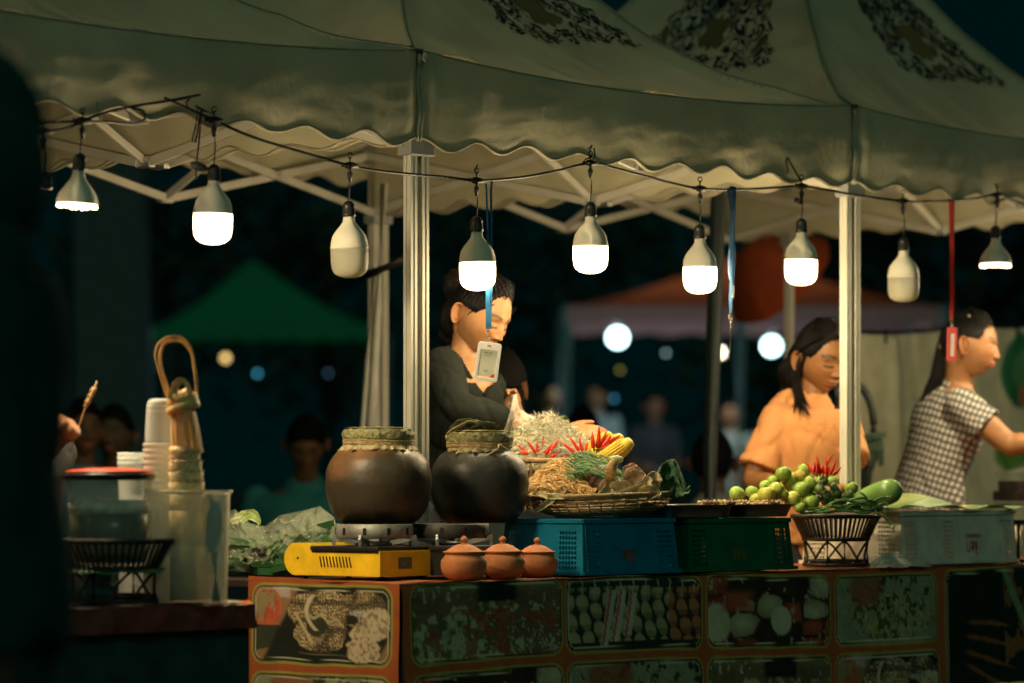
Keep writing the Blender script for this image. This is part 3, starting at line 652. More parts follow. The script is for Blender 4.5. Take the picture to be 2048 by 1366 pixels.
# left lower table
LZ = .745; BL = -.386
root = empty('table', AB(-1.5, BL + .3), 'lower dark table at the left under the jar and plastic cups', 'table')
AL1 = apx(506, BL); m = MB(); Lw = 2.4
m.box(AB(AL1 - Lw / 2, BL + .26, LZ - .012), (Lw, .52, .022), ANG); m.build('table_top', M('dark_laminate', (.035, .02, .018), .35, var=.4, vscale=30), root, smooth=False, bevel=.003)
def lcloth(u, v):
    q = AB(AL1 - Lw * u, BL - .008 - .008 * nz((u * 30, v, 2)) - .01 * v); return Vector((q.x, q.y, LZ - .001 - .06 * v - .003 * nz((u * 50, 0, 0))))
m = MB(); m.grid(lcloth, 200, 6, col=lambda u, v: (.16 + .05 * nz((u * 40, v, 0)), .035, .025)); m.build('cloth_edge', M('red_cloth_edge', attr=True, rough=.5, var=.3, vscale=30), root)
m = MB()
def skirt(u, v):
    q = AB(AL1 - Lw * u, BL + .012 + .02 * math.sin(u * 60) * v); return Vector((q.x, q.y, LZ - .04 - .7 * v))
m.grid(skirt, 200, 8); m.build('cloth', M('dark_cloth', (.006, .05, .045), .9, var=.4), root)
m = MB(); m.grid(lambda u, v: AB(AL1 - .20 * u - .01, BL - .012 + .16 * v, LZ + .003 + .004 * nz((u * 9, v * 5, 3)) - .008 * max(0, .1 - v) * 10), 40, 20,
    col=lambda u, v: [(.5, .12, .04), (.05, .18, .08), (.40, .33, .25), (.30, .05, .03)][int(4 * vnoise(np.array(u * 9), np.array(v * 6), 3)) % 4]); m.build('plastic_sheet', M('bright_sheet', attr=True, rough=.3), root)
for a in (AL1 - .06, AL1 - Lw + .06):
    for b in (BL + .06, BL + .46):
        lm = MB(); lm.tube([AB(a, b, 0), AB(a, b, LZ - .02)], .014, n=10); lm.build('leg', steel, root)
# back table carrying the bag of leaves
root = empty('table', W(540, 950, 10.7) - Vector((0, 0, H0)), 'small dark table behind the gap, under the bag of banana leaves', 'table')
m = MB(); c = LN(545, .33, z=TZ - .010); m.box(c, (.44, .42, .02), ANG); m.build('table_top', M('dark_laminate'), root, smooth=False, bevel=.003)
for x in (-.19, .19):
    for y in (-.18, .18):
        lm = MB(); q = c + Vector((UX, UY, 0)) * x + Vector((VX, VY, 0)) * y; lm.tube([(q.x, q.y, 0), (q.x, q.y, TZ - .02)], .013, n=8); lm.build('leg', steel, root)
# ================================================================ gas stoves
U3, V3 = Vector((UX, UY, 0)), Vector((VX, VY, 0))
def stove(corner, label, paint, lw=.34, sw=.225, full=True):
    """corner = the near corner on the table; long side runs back-left (V), short side along U"""
    c0 = Vector(corner); z0 = c0.z; root = empty('gas_stove', c0 + V3 * lw / 2 + U3 * sw / 2, label, 'gas stove'); h = .066
    body = M('stove_' + label.split()[0], paint, .36, var=.16, vscale=22, spec=.5, coat=.3, bump=.03, bscale=30)
    m = MB()
    # side profile (along V): rounded drum at the far-left end
    prof = [(0, 0), (lw - .045, 0)]
    for k in range(9):
        q = rad(-90 + k * 20); prof.append((lw - .045 + .045 * math.cos(q) * 1.0, .042 + .044 * math.sin(q)))
    prof += [(lw - .085, .085), (lw - .115, h + .002), (0, h)]
    n = len(prof)
    rings = []
    for x in (0, sw): rings.append([c0 + V3 * s + U3 * x + Vector((0, 0, z)) for s, z in prof])
    m.add(rings[0] + rings[1], [tuple(range(n)), tuple(range(2 * n - 1, n - 1, -1))] + [(i, n + i, n + (i + 1) % n, (i + 1) % n) for i in range(n)])
    m.build('body', body, root, smooth=False, bevel=.005)
    dk = M('stove_dark', (.015, .015, .013), .4)
    m = MB(); m.box(c0 + V3 * (lw * .36) + U3 * sw / 2 + Vector((0, 0, h + .005)), (sw + .012, lw * .70, .012), ANG)
    m.box(c0 + V3 * (lw * .36) + U3 * sw / 2 + Vector((0, 0, h - .004)), (sw + .004, lw * .70, .006), ANG); m.build('drip_tray', dk, root, smooth=False, bevel=.003)
    m = MB()
    for k in range(10):
        s = lw * .40 + k * .0115 - .03
        a = c0 - U3 * .0022 + V3 * s; m.bar(a + Vector((0, 0, .050)), a - V3 * .007 + Vector((0, 0, .022)), .0022, .0032, up=U3)
    m.build('vent_slot', dk, root, smooth=False)
    m = MB(); q = c0 + V3 * (lw - .052) - U3 * .003 + Vector((0, 0, .045)); m.tube([q, q + U3 * .006], .003, n=10); q = c0 + V3 * (lw - .008) - U3 * .002 + Vector((0, 0, .012)); m.tube([q, q + U3 * .006], .004, n=10); m.build('screw', dk, root)
    for s, x in ((.03, .03), (lw - .05, .03), (.03, sw - .03), (lw - .05, sw - .03)):
        m = MB(); q = c0 + V3 * s + U3 * x; m.tube([(q.x, q.y, TZ + .003), (q.x, q.y, z0 + .004)], .010, n=10); m.build('foot', dk, root)
    m = MB(); q = c0 + V3 * (lw * .36) + U3 * sw / 2 + Vector((0, 0, h))
    m.lathe([(.020, 0), (.052, .004), (.050, .018), (.030, .022), (.0, .022)], q, 24); m.build('burner', dk, root)
    m = MB()
    for k in range(4):
        t = ANG + .4 + k * math.pi / 2; e = Vector((math.cos(t), math.sin(t), 0)); m.bar(q + e * .045 + Vector((0, 0, .018)), q + e * .115 + Vector((0, 0, .034)), .006, .012); m.bar(q + e * .112 + Vector((0, 0, .004)), q + e * .112 + Vector((0, 0, .036)), .006, .008)
    m.build('pan_support', steel, root, smooth=False)
    if full:
        m = MB(); rrect(m, c0 + U3 * sw * .42 - V3 * .0025 + Vector((0, 0, .034)), .05, .030, .004, .0008, Matrix.Rotation(ANG, 3, 'Z'))
        st = m.build('sticker', M('stove_sticker', (.10, .13, .10), .4, var=.6, vscale=200), root, smooth=False)
    # metal ring stand the pot sits on
    m = MB(); r0 = .098
    m.lathe([(r0 - .004, 0), (r0, 0), (r0 + .003, .002), (r0 + .003, .036), (r0, .038), (r0 - .004, .036)], q + Vector((0, 0, .030)), 48, capends=False)
    ro = m.build('ring_stand', M('dark_ring_metal', (.05, .05, .045), .6, metal=.3, var=.3) if not full else M('galvanised', (.30, .30, .27), .6, metal=.4, var=.35, vscale=25, bump=.2), root)  # plain darker metal for the ring on the dark stove
    for k in range(10):
        m = MB(); t = k * .628 + .1; e = Vector((math.cos(t), math.sin(t), 0)); p = q + e * (r0 + .0035) + Vector((0, 0, .049)); m.bar(p - Vector((0, 0, .009)), p + Vector((0, 0, .009)), .009, .002, up=e)
        m.build('slot', dk, ro, smooth=False)
    return root, q + Vector((0, 0, .068))
c0 = W(760, 1155, 9.83); c0.z = TZ + .014
s1, b1 = stove(c0, 'yellow portable gas stove with vent slots under the brown clay pot', (.80, .52, .02))
c0 = LN(915, TBF + .10, z=TZ + .014)
s2, b2 = stove(c0, 'dark gas stove behind the three small clay pots, under the black pot', (.03, .03, .03), full=False)

# ================================================================ big pots with leaf-wrapped mouths
def leaf_mat(name, col): return M(name, attr=True, rough=.7, var=.3, vscale=70, bump=.6, bscale=90, transl=.1)
lw_ = leaf_mat('dry_leaf', 0); ropem = M('rope', (.50, .36, .18), .85, var=.35, vscale=120, bump=.5, bscale=200)
def pot(cx, cz, R_, Hh, label, kind, rim=.082, torn=0):
    """cx: axis; cz: bottom"""
    root = empty('clay_pot', (cx.x, cx.y, cz), label, 'clay pot')
    k = R_ / .138; hh = Hh
    prof = [(.0, 0), (.075 * k, 0), (.095 * k, hh * .02), (.118 * k, hh * .13), (.131 * k, hh * .28), (.138 * k, hh * .46), (.1385 * k, hh * .58), (.135 * k, hh * .70), (.126 * k, hh * .81), (.112 * k, hh * .90), (.096 * k, hh * .96), (rim * k, hh * 1.0), (rim * k * .95, hh * 1.05), (rim * k * .9, hh * 1.12), (.0, hh * 1.12)]
    sp = smooth_path(prof[1:13], 4); m = MB(); m.lathe([(0, 0)] + [(p[0], p[1]) for p in sp], (cx.x, cx.y, cz), 96, wob=.003)
    cols = []
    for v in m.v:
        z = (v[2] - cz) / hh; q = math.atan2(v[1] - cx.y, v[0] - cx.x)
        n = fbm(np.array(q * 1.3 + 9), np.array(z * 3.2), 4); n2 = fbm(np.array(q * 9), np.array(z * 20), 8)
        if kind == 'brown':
            f = max(0, min(1, (z - .93 + .36 * math.cos(q + 2.9) + .6 * (float(n) - .5)) * 2.2)); a, b = (.055, .042, .026), (.26, .115, .045)  # brown towards the top and one side, near black below
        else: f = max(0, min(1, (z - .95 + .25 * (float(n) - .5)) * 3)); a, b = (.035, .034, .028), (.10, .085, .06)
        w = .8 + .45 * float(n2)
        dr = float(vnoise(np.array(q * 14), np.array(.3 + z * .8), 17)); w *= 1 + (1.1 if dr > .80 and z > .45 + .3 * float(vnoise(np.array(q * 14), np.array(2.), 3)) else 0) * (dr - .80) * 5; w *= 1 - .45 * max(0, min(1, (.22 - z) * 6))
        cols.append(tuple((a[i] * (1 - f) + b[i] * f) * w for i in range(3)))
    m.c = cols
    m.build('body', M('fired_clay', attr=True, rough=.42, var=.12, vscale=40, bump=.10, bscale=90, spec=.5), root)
    # leaf wrap band over the mouth
    zt = cz + hh * 1.02; rr = rim * k * 1.06; lc = [(.34, .30, .14), (.26, .27, .10), (.42, .33, .17), (.18, .20, .08)]
    m = MB()
    def band(u, v):
        q = u * 2 * math.pi; z = zt + .010 + .030 * v + .003 * nz((math.cos(q) * 3, math.sin(q) * 3, v), 2, R_ * 9); r = rr * (1.04 + .05 * math.sin(v * math.pi)) + .003 * nz((q * 5, v * 3, 1))
        return Vector((cx.x + r * math.cos(q), cx.y + r * math.sin(q), z))
    def lcol(u, v):
        t = float(fbm(np.array(u * 60), np.array(v * 2), 3)); c = lc[int(t * 8) % 4]; return tuple(x * (.7 + .6 * t) for x in c)
    m.grid(band, 180, 8, col=lcol)
    m.grid(lambda u, v: Vector((cx.x + rr * 1.04 * (1 - v) * math.cos(u * 6.2832), cx.y + rr * 1.04 * (1 - v) * math.sin(u * 6.2832), zt + .040 + .006 * nz((u * 9, v * 4, R_)) * (v + .2) + .004)), 60, 10, col=lcol)
    lid = m.build('leaf_wrap', lw_, root)
    # ragged skirt of leaf under the rope
    m = MB()
    def skirt(u, v):
        q = u * 2 * math.pi; lo = .016 + .014 * abs(nz((math.cos(q) * 4, math.sin(q) * 4, R_ * 50))) + .008 * nz((q * 9, 3, 1)) + torn * .012 * (1 + math.sin(q * 2 + 2))
        r = rr * .97 + v * (.018 + .010 * nz((q * 4, 1, 5))) + .004 * math.sin(q * 23 + v * 2) * v
        return Vector((cx.x + r * math.cos(q), cx.y + r * math.sin(q), zt + .004 - lo * v * 1.1))
    m.grid(skirt, 240, 6, col=lambda u, v: tuple(x * (.8 + .5 * float(fbm(np.array(u * 80), np.array(v * 3), 6))) for x in (.44, .36, .19)))
    m.build('leaf_frill', lw_, lid, solid=.0012)
    m = MB()
    for zz, rk in ((.004, 1.0), (.0095, 1.01), (.0005, 1.0)):
        for ph in (0, math.pi):
            m.tube([Vector((cx.x + (rr * rk + .003 + .0016 * math.cos(t * 45 + ph)) * math.cos(t), cx.y + (rr * rk + .003 + .0016 * math.cos(t * 45 + ph)) * math.sin(t), zt + zz + .0016 * math.sin(t * 45 + ph) + .002 * math.sin(t * 2))) for t in np.linspace(0, 2 * math.pi, 361)[:-1]], .0018, n=5, closed=True)
    m.build('rope', ropem, lid)
    return root, zt + .044, rr
pc1 = Vector((b1.x, b1.y, 0)); p_ = W(757, 1000, 10.06); pc1 = Vector((p_.x, p_.y, 0))
pot1, t1, r1 = pot(pc1, b1.z - .002, .139, .205, 'large brown clay pot, darker towards the bottom, with leaf-wrapped mouth on yellow stove', 'brown')
p_ = W(959, 1000, 10.32); pot2, t2, r2 = pot(Vector((p_.x, p_.y, 0)), b2.z - .002, .132, .200, 'large black clay pot with frayed dry leaf frill, right of the middle pole', 'black', torn=1)
# loose leaves on the black pot
def leafstrip(m, pts, w, curl=.3, col=(.3, .27, .12), n=5, jag=.2, nrm=(0, 0, 1), seed=0):
    pts = smooth_path([tuple(p) for p in pts], 5); k = len(pts); pts = [Vector(p) for p in pts]
    vs = []; cs = []
    for i, p in enumerate(pts):
        u = i / (k - 1); t = (pts[min(i + 1, k - 1)] - pts[max(i - 1, 0)]).normalized(); nn = Vector(nrm); sd = t.cross(nn).normalized(); up = sd.cross(t).normalized()
        ww = w * (math.sin(math.pi * min(1, .12 + u * .88)) ** .6) * (1 + jag * nz((u * 8, seed, 1)))
        for j in range(n + 1):
            v = j / n * 2 - 1
            vs.append(p + sd * v * ww + up * (curl * ww * (v * v) + .25 * ww * nz((u * 6, v * 2, seed + 4))))
            q = 1 + .4 * nz((u * 15, v * 3, seed)) - .2 * (abs(v) < .1); cs.append(tuple(c * q for c in col))
    m.add(vs, [(i * (n + 1) + j, i * (n + 1) + j + 1, (i + 1) * (n + 1) + j + 1, (i + 1) * (n + 1) + j) for i in range(k - 1) for j in range(n)], cs)
m = MB(); q = Vector((p_.x, p_.y, t2))
leafstrip(m, [q + Vector((-.075, -.02, -.004)), q + Vector((-.04, -.03, .016)), q + Vector((0.0, -.03, .012)), q + Vector((.03, -.03, .003))], .022, .7, (.05, .07, .025), seed=3)
leafstrip(m, [q + Vector((-.085, -.03, -.012)), q + Vector((-.05, -.05, .008)), q + Vector((-.02, -.05, .020)), q + Vector((.02, -.03, .002))], .012, .6, (.34, .27, .13), seed=5)
leafstrip(m, [q + Vector((-.02, -.04, .0)), q + Vector((.02, -.05, .013)), q + Vector((.05, -.04, .006))], .014, .8, (.045, .06, .02), seed=8)
m.build('torn_leaf', lw_, pot2, solid=.001)
m = MB(); z_ = t2 - .036; e = lambda a: Vector((p_.x + (r2 + .012) * math.cos(a), p_.y + (r2 + .012) * math.sin(a), z_))
m.tube([e(-1.0), e(-1.05) + Vector((.004, -.01, -.012)), e(-1.25) + Vector((-.01, -.012, -.032)), e(-1.35) + Vector((-.02, -.01, -.040))], .0022, n=5)
m.tube([e(-.95), e(-.9) + Vector((.004, -.01, -.008)), e(-.6) + Vector((.0, -.01, -.018))], .002, n=5); m.build('rope_end', ropem, pot2)

# ================================================================ three small lidded pots
terra = M('terracotta', (.50, .19, .075), .75, var=.14, vscale=25, bump=.15, bscale=120, spec=.3)
def mini_pot(px, py_bottom, b, wpx, label):
    q = LN(px, b, z=TZ + .004); d = q.y; k = wpx / F * d / .117
    root = empty('clay_pot', q, label, 'small clay pot', 'small lidded clay pots')
    m = MB(); m.lathe([(x * k, z * k) for x, z in smooth_path([(0, 0), (.030, 0), (.046, .008), (.056, .024), (.0585, .040), (.0565, .052), (.049, .061), (.046, .064), (.0475, .066), (.048, .067)], 4)], q, 48); m.build('body', terra, root)
    m = MB(); m.lathe([(x * k, z * k) for x, z in smooth_path([(.040, .0655), (.050, .068), (.0525, .0715), (.0515, .0735), (.047, .0735), (.041, .0770), (.030, .084), (.018, .0895), (.008, .092), (.0055, .0945), (.0060, .0975), (.0095, .101), (.0090, .105), (.0045, .110), (.0008, .1125)], 3)], q, 48); m.build('lid', terra, root)
mini_pot(928, 1168, -.335, 93, 'small terracotta lidded pot nearest the yellow stove')
mini_pot(1005, 1163, -.325, 90, 'small terracotta lidded pot in the middle of the row of three')
mini_pot(1074, 1160, -.305, 84, 'small terracotta lidded pot nearest the blue crate')
# ================================================================ crates
def crate(a, b, z, la, lb, h, label, col, letters, seed=0, taper=.012, hx=((.02, .11), None), cat='crate'):
    """front-left corner at (a,b); la along U, lb along V"""
    root = empty('plastic_crate', AB(a + la / 2, b + lb / 2, z), label, cat, 'plastic crates under the food')
    pm = M('plastic_' + label.split()[0], col, .42, var=.18, vscale=18, spec=.45, transl=.12)
    m = MB(); pitch = .0108; hole = .0070
    def wall(o, ex, L, ey):
        """o origin, ex along, ey outward; holes in zones near both ends"""
        zones = [(.018, .018 + 6 * pitch), (L - .018 - 6 * pitch, L - .018)]
        if L > .5: zones.insert(1, (L * .36, L * .36 + 5 * pitch))
        xs = [0.]; hx_ = []
        for z0_, z1_ in zones:
            n = int(round((z1_ - z0_) / pitch))
            for i in range(n): x = z0_ + i * pitch; xs += [x, x + hole]; hx_.append((x, x + hole))
        xs.append(L); xs = sorted(set(round(x, 5) for x in xs)); zs = [0.]; hz = []
        nz_ = int((h - .034) / .0132)
        for i in range(nz_): y = .016 + i * .0132; zs += [y, y + .0082]; hz.append((y, y + .0082))
        zs.append(h); zs = sorted(set(round(x, 5) for x in zs))
        def P(x, y): 
            t = y / h; xx = (x / L - .5) * (L - 2 * taper * (1 - 1 * t) * 0 - 2 * taper * t * 1) + L / 2
            return o + ex * xx - ey * taper * t + Vector((0, 0, y))
        idx = {}; vs = []
        for j, y in enumerate(zs):
            for i, x in enumerate(xs): idx[i, j] = len(vs); vs.append(P(x, y))
        fs = []
        for j in range(len(zs) - 1):
            for i in range(len(xs) - 1):
                mx, my = (xs[i] + xs[i + 1]) / 2, (zs[j] + zs[j + 1]) / 2
                if any(a_ < mx < b_ for a_, b_ in hx_) and any(a_ < my < b_ for a_, b_ in hz): continue
                fs.append((idx[i, j], idx[i + 1, j], idx[i + 1, j + 1], idx[i, j + 1]))
        m.add(vs, fs); return zones
    O = AB(a, b, z)
    zn = wall(O, U3, la, -V3); wall(O + V3 * lb, -V3, lb, -U3); wall(O + U3 * la, V3, lb, U3); wall(O + U3 * la + V3 * lb, -U3, la, V3)
    m.add([O + Vector((0, 0, .004)), O + U3 * la + Vector((0, 0, .004)), O + U3 * la + V3 * lb + Vector((0, 0, .004)), O + V3 * lb + Vector((0, 0, .004))], [(0, 1, 2, 3)])
    w = m.build('side_wall', pm, root, smooth=False, solid=.0024)
    r = MB()
    for zz, th, tp, g in ((.005, .010, .007, 1), (h - .006, .012, -taper + .005, 1)):
        for s, e, f in ((U3, V3, la), (V3, U3, lb)):
            for side in (0, 1):
                L_ = lb if s is U3 else la
                c = O + U3 * la / 2 + V3 * lb / 2 + (e * (L_ / 2 + tp) * (1 if side else -1)) + Vector((0, 0, zz)); r.bar(c - s * (f / 2 + tp), c + s * (f / 2 + tp), .006, th)
    # upright ribs between the perforated fields
    for x in [q for zz in zn for q in zz] :
        for base, s in ((O, 1),):
            t0 = O + U3 * x - V3 * .0025; r.bar(t0 + Vector((0, 0, .008)), t0 + V3 * taper + Vector((0, 0, h - .01)), .0035, .004, up=V3)
    r.build('rim', pm, root, smooth=False, bevel=.001)
    # raised corner foot
    lm = MB()
    if letters:
        c = O + U3 * (la * letters.get('x', .47)) - V3 * .003 + V3 * taper * .35 + Vector((0, 0, h * .34))
        if letters.get('text'):
            text('lettering', letters['text'], letters.get('size', .018), c + Vector((0, 0, letters.get('dz', .034))) - V3 * .002, Matrix(((UX, 0, -VX), (UY, 0, -VY), (0, 1, 0))), M('paint_' + label.split()[0], letters['col'], .6), root)
        rs = random.Random(seed)
        for stroke in letters['strokes']:
            pts = smooth_path([tuple(c + U3 * (x * .001) + Vector((0, 0, y * .001))) for x, y in stroke], 4)
            lm.tube(pts, letters.get('w', .0016), n=5, flat=.4)
        lm.build('lettering', M('paint_' + label.split()[0], letters['col'], .6, var=.4, vscale=90), root)
    return root
def arch(x, w, h0, h1): return [(x, h0), (x, h1 * .7), (x + w * .3, h1), (x + w * .7, h1), (x + w, h1 * .7), (x + w, h0)]
aB = apx(1166, -.375); laB = apx(1358, -.375) - aB
blue = crate(aB, -.375, TZ + .008, laB, .29, .150, 'blue perforated crate supporting the wicker noodle basket', (.0, .20, .34),
    dict(col=(.30, .12, .03), w=.0022, strokes=[[(-30, -14), (-28, 12), (-22, 14), (-20, -8)], [(-16, 12), (-12, -10), (-8, 14), (-6, -14)], arch(-4, 8, -12, 14), [(8, 14), (8, -12), (14, -18), (16, 0)], [(20, 14), (18, -18), (24, -18), (24, 10)], [(-30, 15), (26, 15)]]))
aG = apx(1378, -.385); laG = apx(1588, -.385) - aG
green = crate(aG, -.385, TZ + .008, laG, .27, .146, 'green perforated crate holding up two metal trays', (.0, .13, .055),
    dict(col=(.16, .16, .04), w=.0018, text='S P S', size=.015, dz=.026, strokes=[arch(-36, 9, -18, 8), [(-23, -16), (-23, 8), (-18, 10), (-16, -20)], arch(-12, 8, -16, 8), [(-1, 8), (0, -18), (6, -10), (6, 9)], arch(10, 9, -22, 8), [(23, 8), (23, -14), (29, -16), (30, 8)], [(34, 8), (34, -18)]]))
aW = apx(1803, -.36); laW = apx(2036, -.36) - aW
white = crate(aW, -.36, TZ + .008, laW, .36, .158, 'white perforated crate with red painted letters under the banana leaf', (.80, .76, .62),
    dict(col=(.45, .07, .03), w=.0026, x=.60, text='THANWUN', size=.0155, dz=.030, strokes=[[(-28, 12), (-28, -14), (-20, -18), (-16, -12)], [(-10, -14), (-12, 4), (-4, 12), (4, 4), (2, -14), (-4, -10)], arch(10, 10, -20, 10), [(25, 12), (26, -12), (20, -18), (24, -26), (30, -22)], [(-14, -4), (30, -4)]]))
# ================================================================ wicker work
wick = M('wicker', (.33, .22, .10), .55, var=.4, vscale=60, bump=.3, bscale=150, spec=.4)
wickd = M('dark_wicker', (.022, .017, .011), .45, var=.4, vscale=60, bump=.3, bscale=150, spec=.5)
def ringpts(c, rx, ry, z, amp=0, n=0, ph=0, tilt=(0, 0), N=None, rot=ANG):
    out = []
    N = N or max(64, n * 8)
    for k in range(N):
        q = 2 * math.pi * k / N; w = 1 + amp * math.cos(q * n + ph)
        x, y = rx * w * math.cos(q), ry * w * math.sin(q); X_ = x * math.cos(rot) - y * math.sin(rot); Y_ = x * math.sin(rot) + y * math.cos(rot)
        out.append(Vector((c.x + X_, c.y + Y_, c.z + z + X_ * tilt[0] + Y_ * tilt[1])))
    return out
def wicker(c, prof, label, mat, nst=26, rows=11, rr=.0032, name='wicker_basket', cat='basket', tilt=(0, 0), sq=1.0, weave=True, rimr=.006, stand=None):
    """prof: list (r,z) bottom to top"""
    root = empty(name, c, label, cat)
    pf = smooth_path(prof, 6)
    def at(t):
        x = t * (len(pf) - 1); i = min(int(x), len(pf) - 2); f = x - i; return tuple(pf[i][k] * (1 - f) + pf[i + 1][k] * f for k in (0, 1))
    m = MB()
    if weave:
        for j in range(rows):
            r, z = at((j + .5) / rows); m.tube(ringpts(c, r, r * sq, z, .010, nst, math.pi * j, tilt, N=nst * 6), rr, n=5, closed=True)
        m.build('weave', mat, root)
    st = MB()
    for k in range(nst if weave else nst * 2):
        q = 2 * math.pi * k / (nst if weave else nst * 2); pts = []
        for t in np.linspace(0, 1, 7):
            r, z = at(t); x, y = r * math.cos(q), r * sq * math.sin(q); X_ = x * math.cos(ANG) - y * math.sin(ANG); Y_ = x * math.sin(ANG) + y * math.cos(ANG); pts.append(Vector((c.x + X_, c.y + Y_, c.z + z + X_ * tilt[0] + Y_ * tilt[1])))
        st.tube(pts, rr * (.7 if weave else .9), n=5)
    st.build('stake', mat, root)
    rm = MB(); r, z = at(1)
    for ph, dz in ((0, 0), (2.09, 0), (4.19, 0)):
        n_ = 60
        rm.tube([p + Vector((0, 0, .45 * rimr * math.sin(k / len_ * 2 * math.pi * n_ + ph))) for len_ in (360,) for k, p in enumerate(ringpts(c, r, r * sq, z, .45 * rimr / r, n_, ph, tilt, N=360))], rimr * .6, n=5, closed=True)
    if not weave:
        r, z = at(0); rm.tube(ringpts(c, r, r * sq, z, 0, 0, 0, tilt), rr * 1.6, n=6, closed=True); rm.tube(ringpts(c, *[at(.06)[0]] * 2, at(.06)[1], 0, 0, 0, tilt), rr * 1.2, n=6, closed=True)
    rm.build('rim', mat, root)
    fl = MB(); r, z = at(0.02); fl.lathe([(.0, -.001), (r, -.001), (r, .003), (0, .003)], (c.x, c.y, c.z + z + .002), 40, sx=1, sy=1); fl.build('base', mat, root)
    return root
# noodle basket on the blue crate
nc = LN(1203, -.215, z=TZ + .008 + .150 + .012)
nbask = wicker(nc, [(.135, 0), (.165, .006), (.190, .020), (.205, .045), (.208, .052)], 'broad shallow wicker basket of fried noodles and herbs on the blue crate', wick, nst=34, rows=10, rr=.0034, tilt=(.03, .01), sq=.88)
# papaya basket standing behind it on an upturned box
pcn = LN(1085, .13, z=.955)
wicker(pcn, [(.125, 0), (.150, .01), (.172, .05), (.185, .100), (.187, .135)], 'taller wicker basket with upright rods, heaped with shredded papaya', wick, nst=24, weave=False, rr=.0042, rimr=.008)
m = MB(); q = pcn; m.box((q.x, q.y, (TZ + .955) / 2 + .0015), (.26, .30, .955 - TZ - .006), ANG); tag(m.build('box', M('dark_box', (.03, .045, .05), .6), smooth=False, bevel=.006), 'dark plain box under the shredded papaya basket', 'box')
# wicker stands (basket on curled legs)
def stand_basket(c, r, h, label, legs=4, top=.0):
    root = wicker(c + Vector((0, 0, h * .55)), [(r * .74, 0), (r * .80, h * .10), (r * .93, h * .34), (r, h * .45)], label, wickd, nst=26, weave=False, rr=.0040, rimr=.007, name='wicker_stand', cat='basket stand')
    m = MB(); rb = r * .74
    m.tube(ringpts(c, rb, rb, .008), .0055, n=8, closed=True); m.tube(ringpts(c, rb * .97, rb * .97, .020), .0035, n=6, closed=True); m.build('foot_ring', wickd, root)
    for k in range(legs):
        q = ANG + .35 + k * 2 * math.pi / legs; e = Vector((math.cos(q), math.sin(q), 0)); t = Vector((-e.y, e.x, 0))
        lm = MB()
        lm.tube([c + e * rb + Vector((0, 0, .006)), c + e * rb + Vector((0, 0, h * .56))], .0052, n=8)
        for s in (1, -1):
            pts = [c + e * rb * .98 + Vector((0, 0, h * .50)), c + (e * .93 + t * s * .16) * rb + Vector((0, 0, h * .42)), c + (e * .80 + t * s * .42) * rb + Vector((0, 0, h * .20)), c + (e * .80 + t * s * .55) * rb + Vector((0, 0, h * .09)), c + (e * .78 + t * s * .62) * rb + Vector((0, 0, .02))]
            lm.tube(smooth_path([tuple(p) for p in pts], 5), .0036, n=6)
        lm.build('leg', wickd, root)
    return root
vc = LN(1672, -.245, z=TZ + .004); stand_basket(vc, .128, .150, 'dark wicker stand heaped with green tomatoes and long beans, by the right pole')
jc = LN(228, -.25, z=LZ + .002); stand_basket(jc, .142, .148, 'dark wicker stand under the red-lidded jar at the left')
# ================================================================ metal trays on the green crate
TRZ = TZ + .008 + .146 + .004
traym = M('tray_metal', (.30, .30, .26), .28, metal=.95, var=.15, vscale=18)
def tray(px0, px1, label, b0=-.395, lb=.25):
    a0, a1 = apx(px0, b0), apx(px1, b0); la = a1 - a0; root = empty('metal_tray', AB((a0 + a1) / 2, b0 + lb / 2, TRZ), label, 'metal tray', 'metal food trays')
    m = MB(); h = .034; cx, cy = (a0 + a1) / 2, b0 + lb / 2
    rings = []
    for f, z in ((.0, .0), (.86, .0), (.88, .003), (.97, h - .002), (1.0, h), (1.05, h + .001), (1.05, h - .002)):
        r = []
        for k in range(48):
            q = 2 * math.pi * k / 48; cxx = math.copysign(abs(math.cos(q)) ** .32, math.cos(q)); syy = math.copysign(abs(math.sin(q)) ** .32, math.sin(q))
            p = AB(cx + la / 2 * f * cxx, cy + lb / 2 * f * syy, TRZ + z); r.append(p)
        rings.append(r)
    vs = [p for r in rings for p in r]; fs = [(i * 48 + j, i * 48 + (j + 1) % 48, (i + 1) * 48 + (j + 1) % 48, (i + 1) * 48 + j) for i in range(len(rings) - 1) for j in range(48)]
    m.add(vs, fs); m.build('pan', traym, root, solid=.0012, sharp=50)
    return root, cx, cy, la, lb, TRZ + h
trays = [tray(1352, 1484, 'metal tray with a few shellfish on the green crate, nearer the noodle basket'), tray(1490, 1600, 'metal tray of crumbled food on the green crate, next to the tomatoes')]
# ================================================================ food heaps
def vcm(name, rough=.55, **k): return M(name, attr=True, rough=rough, **k)
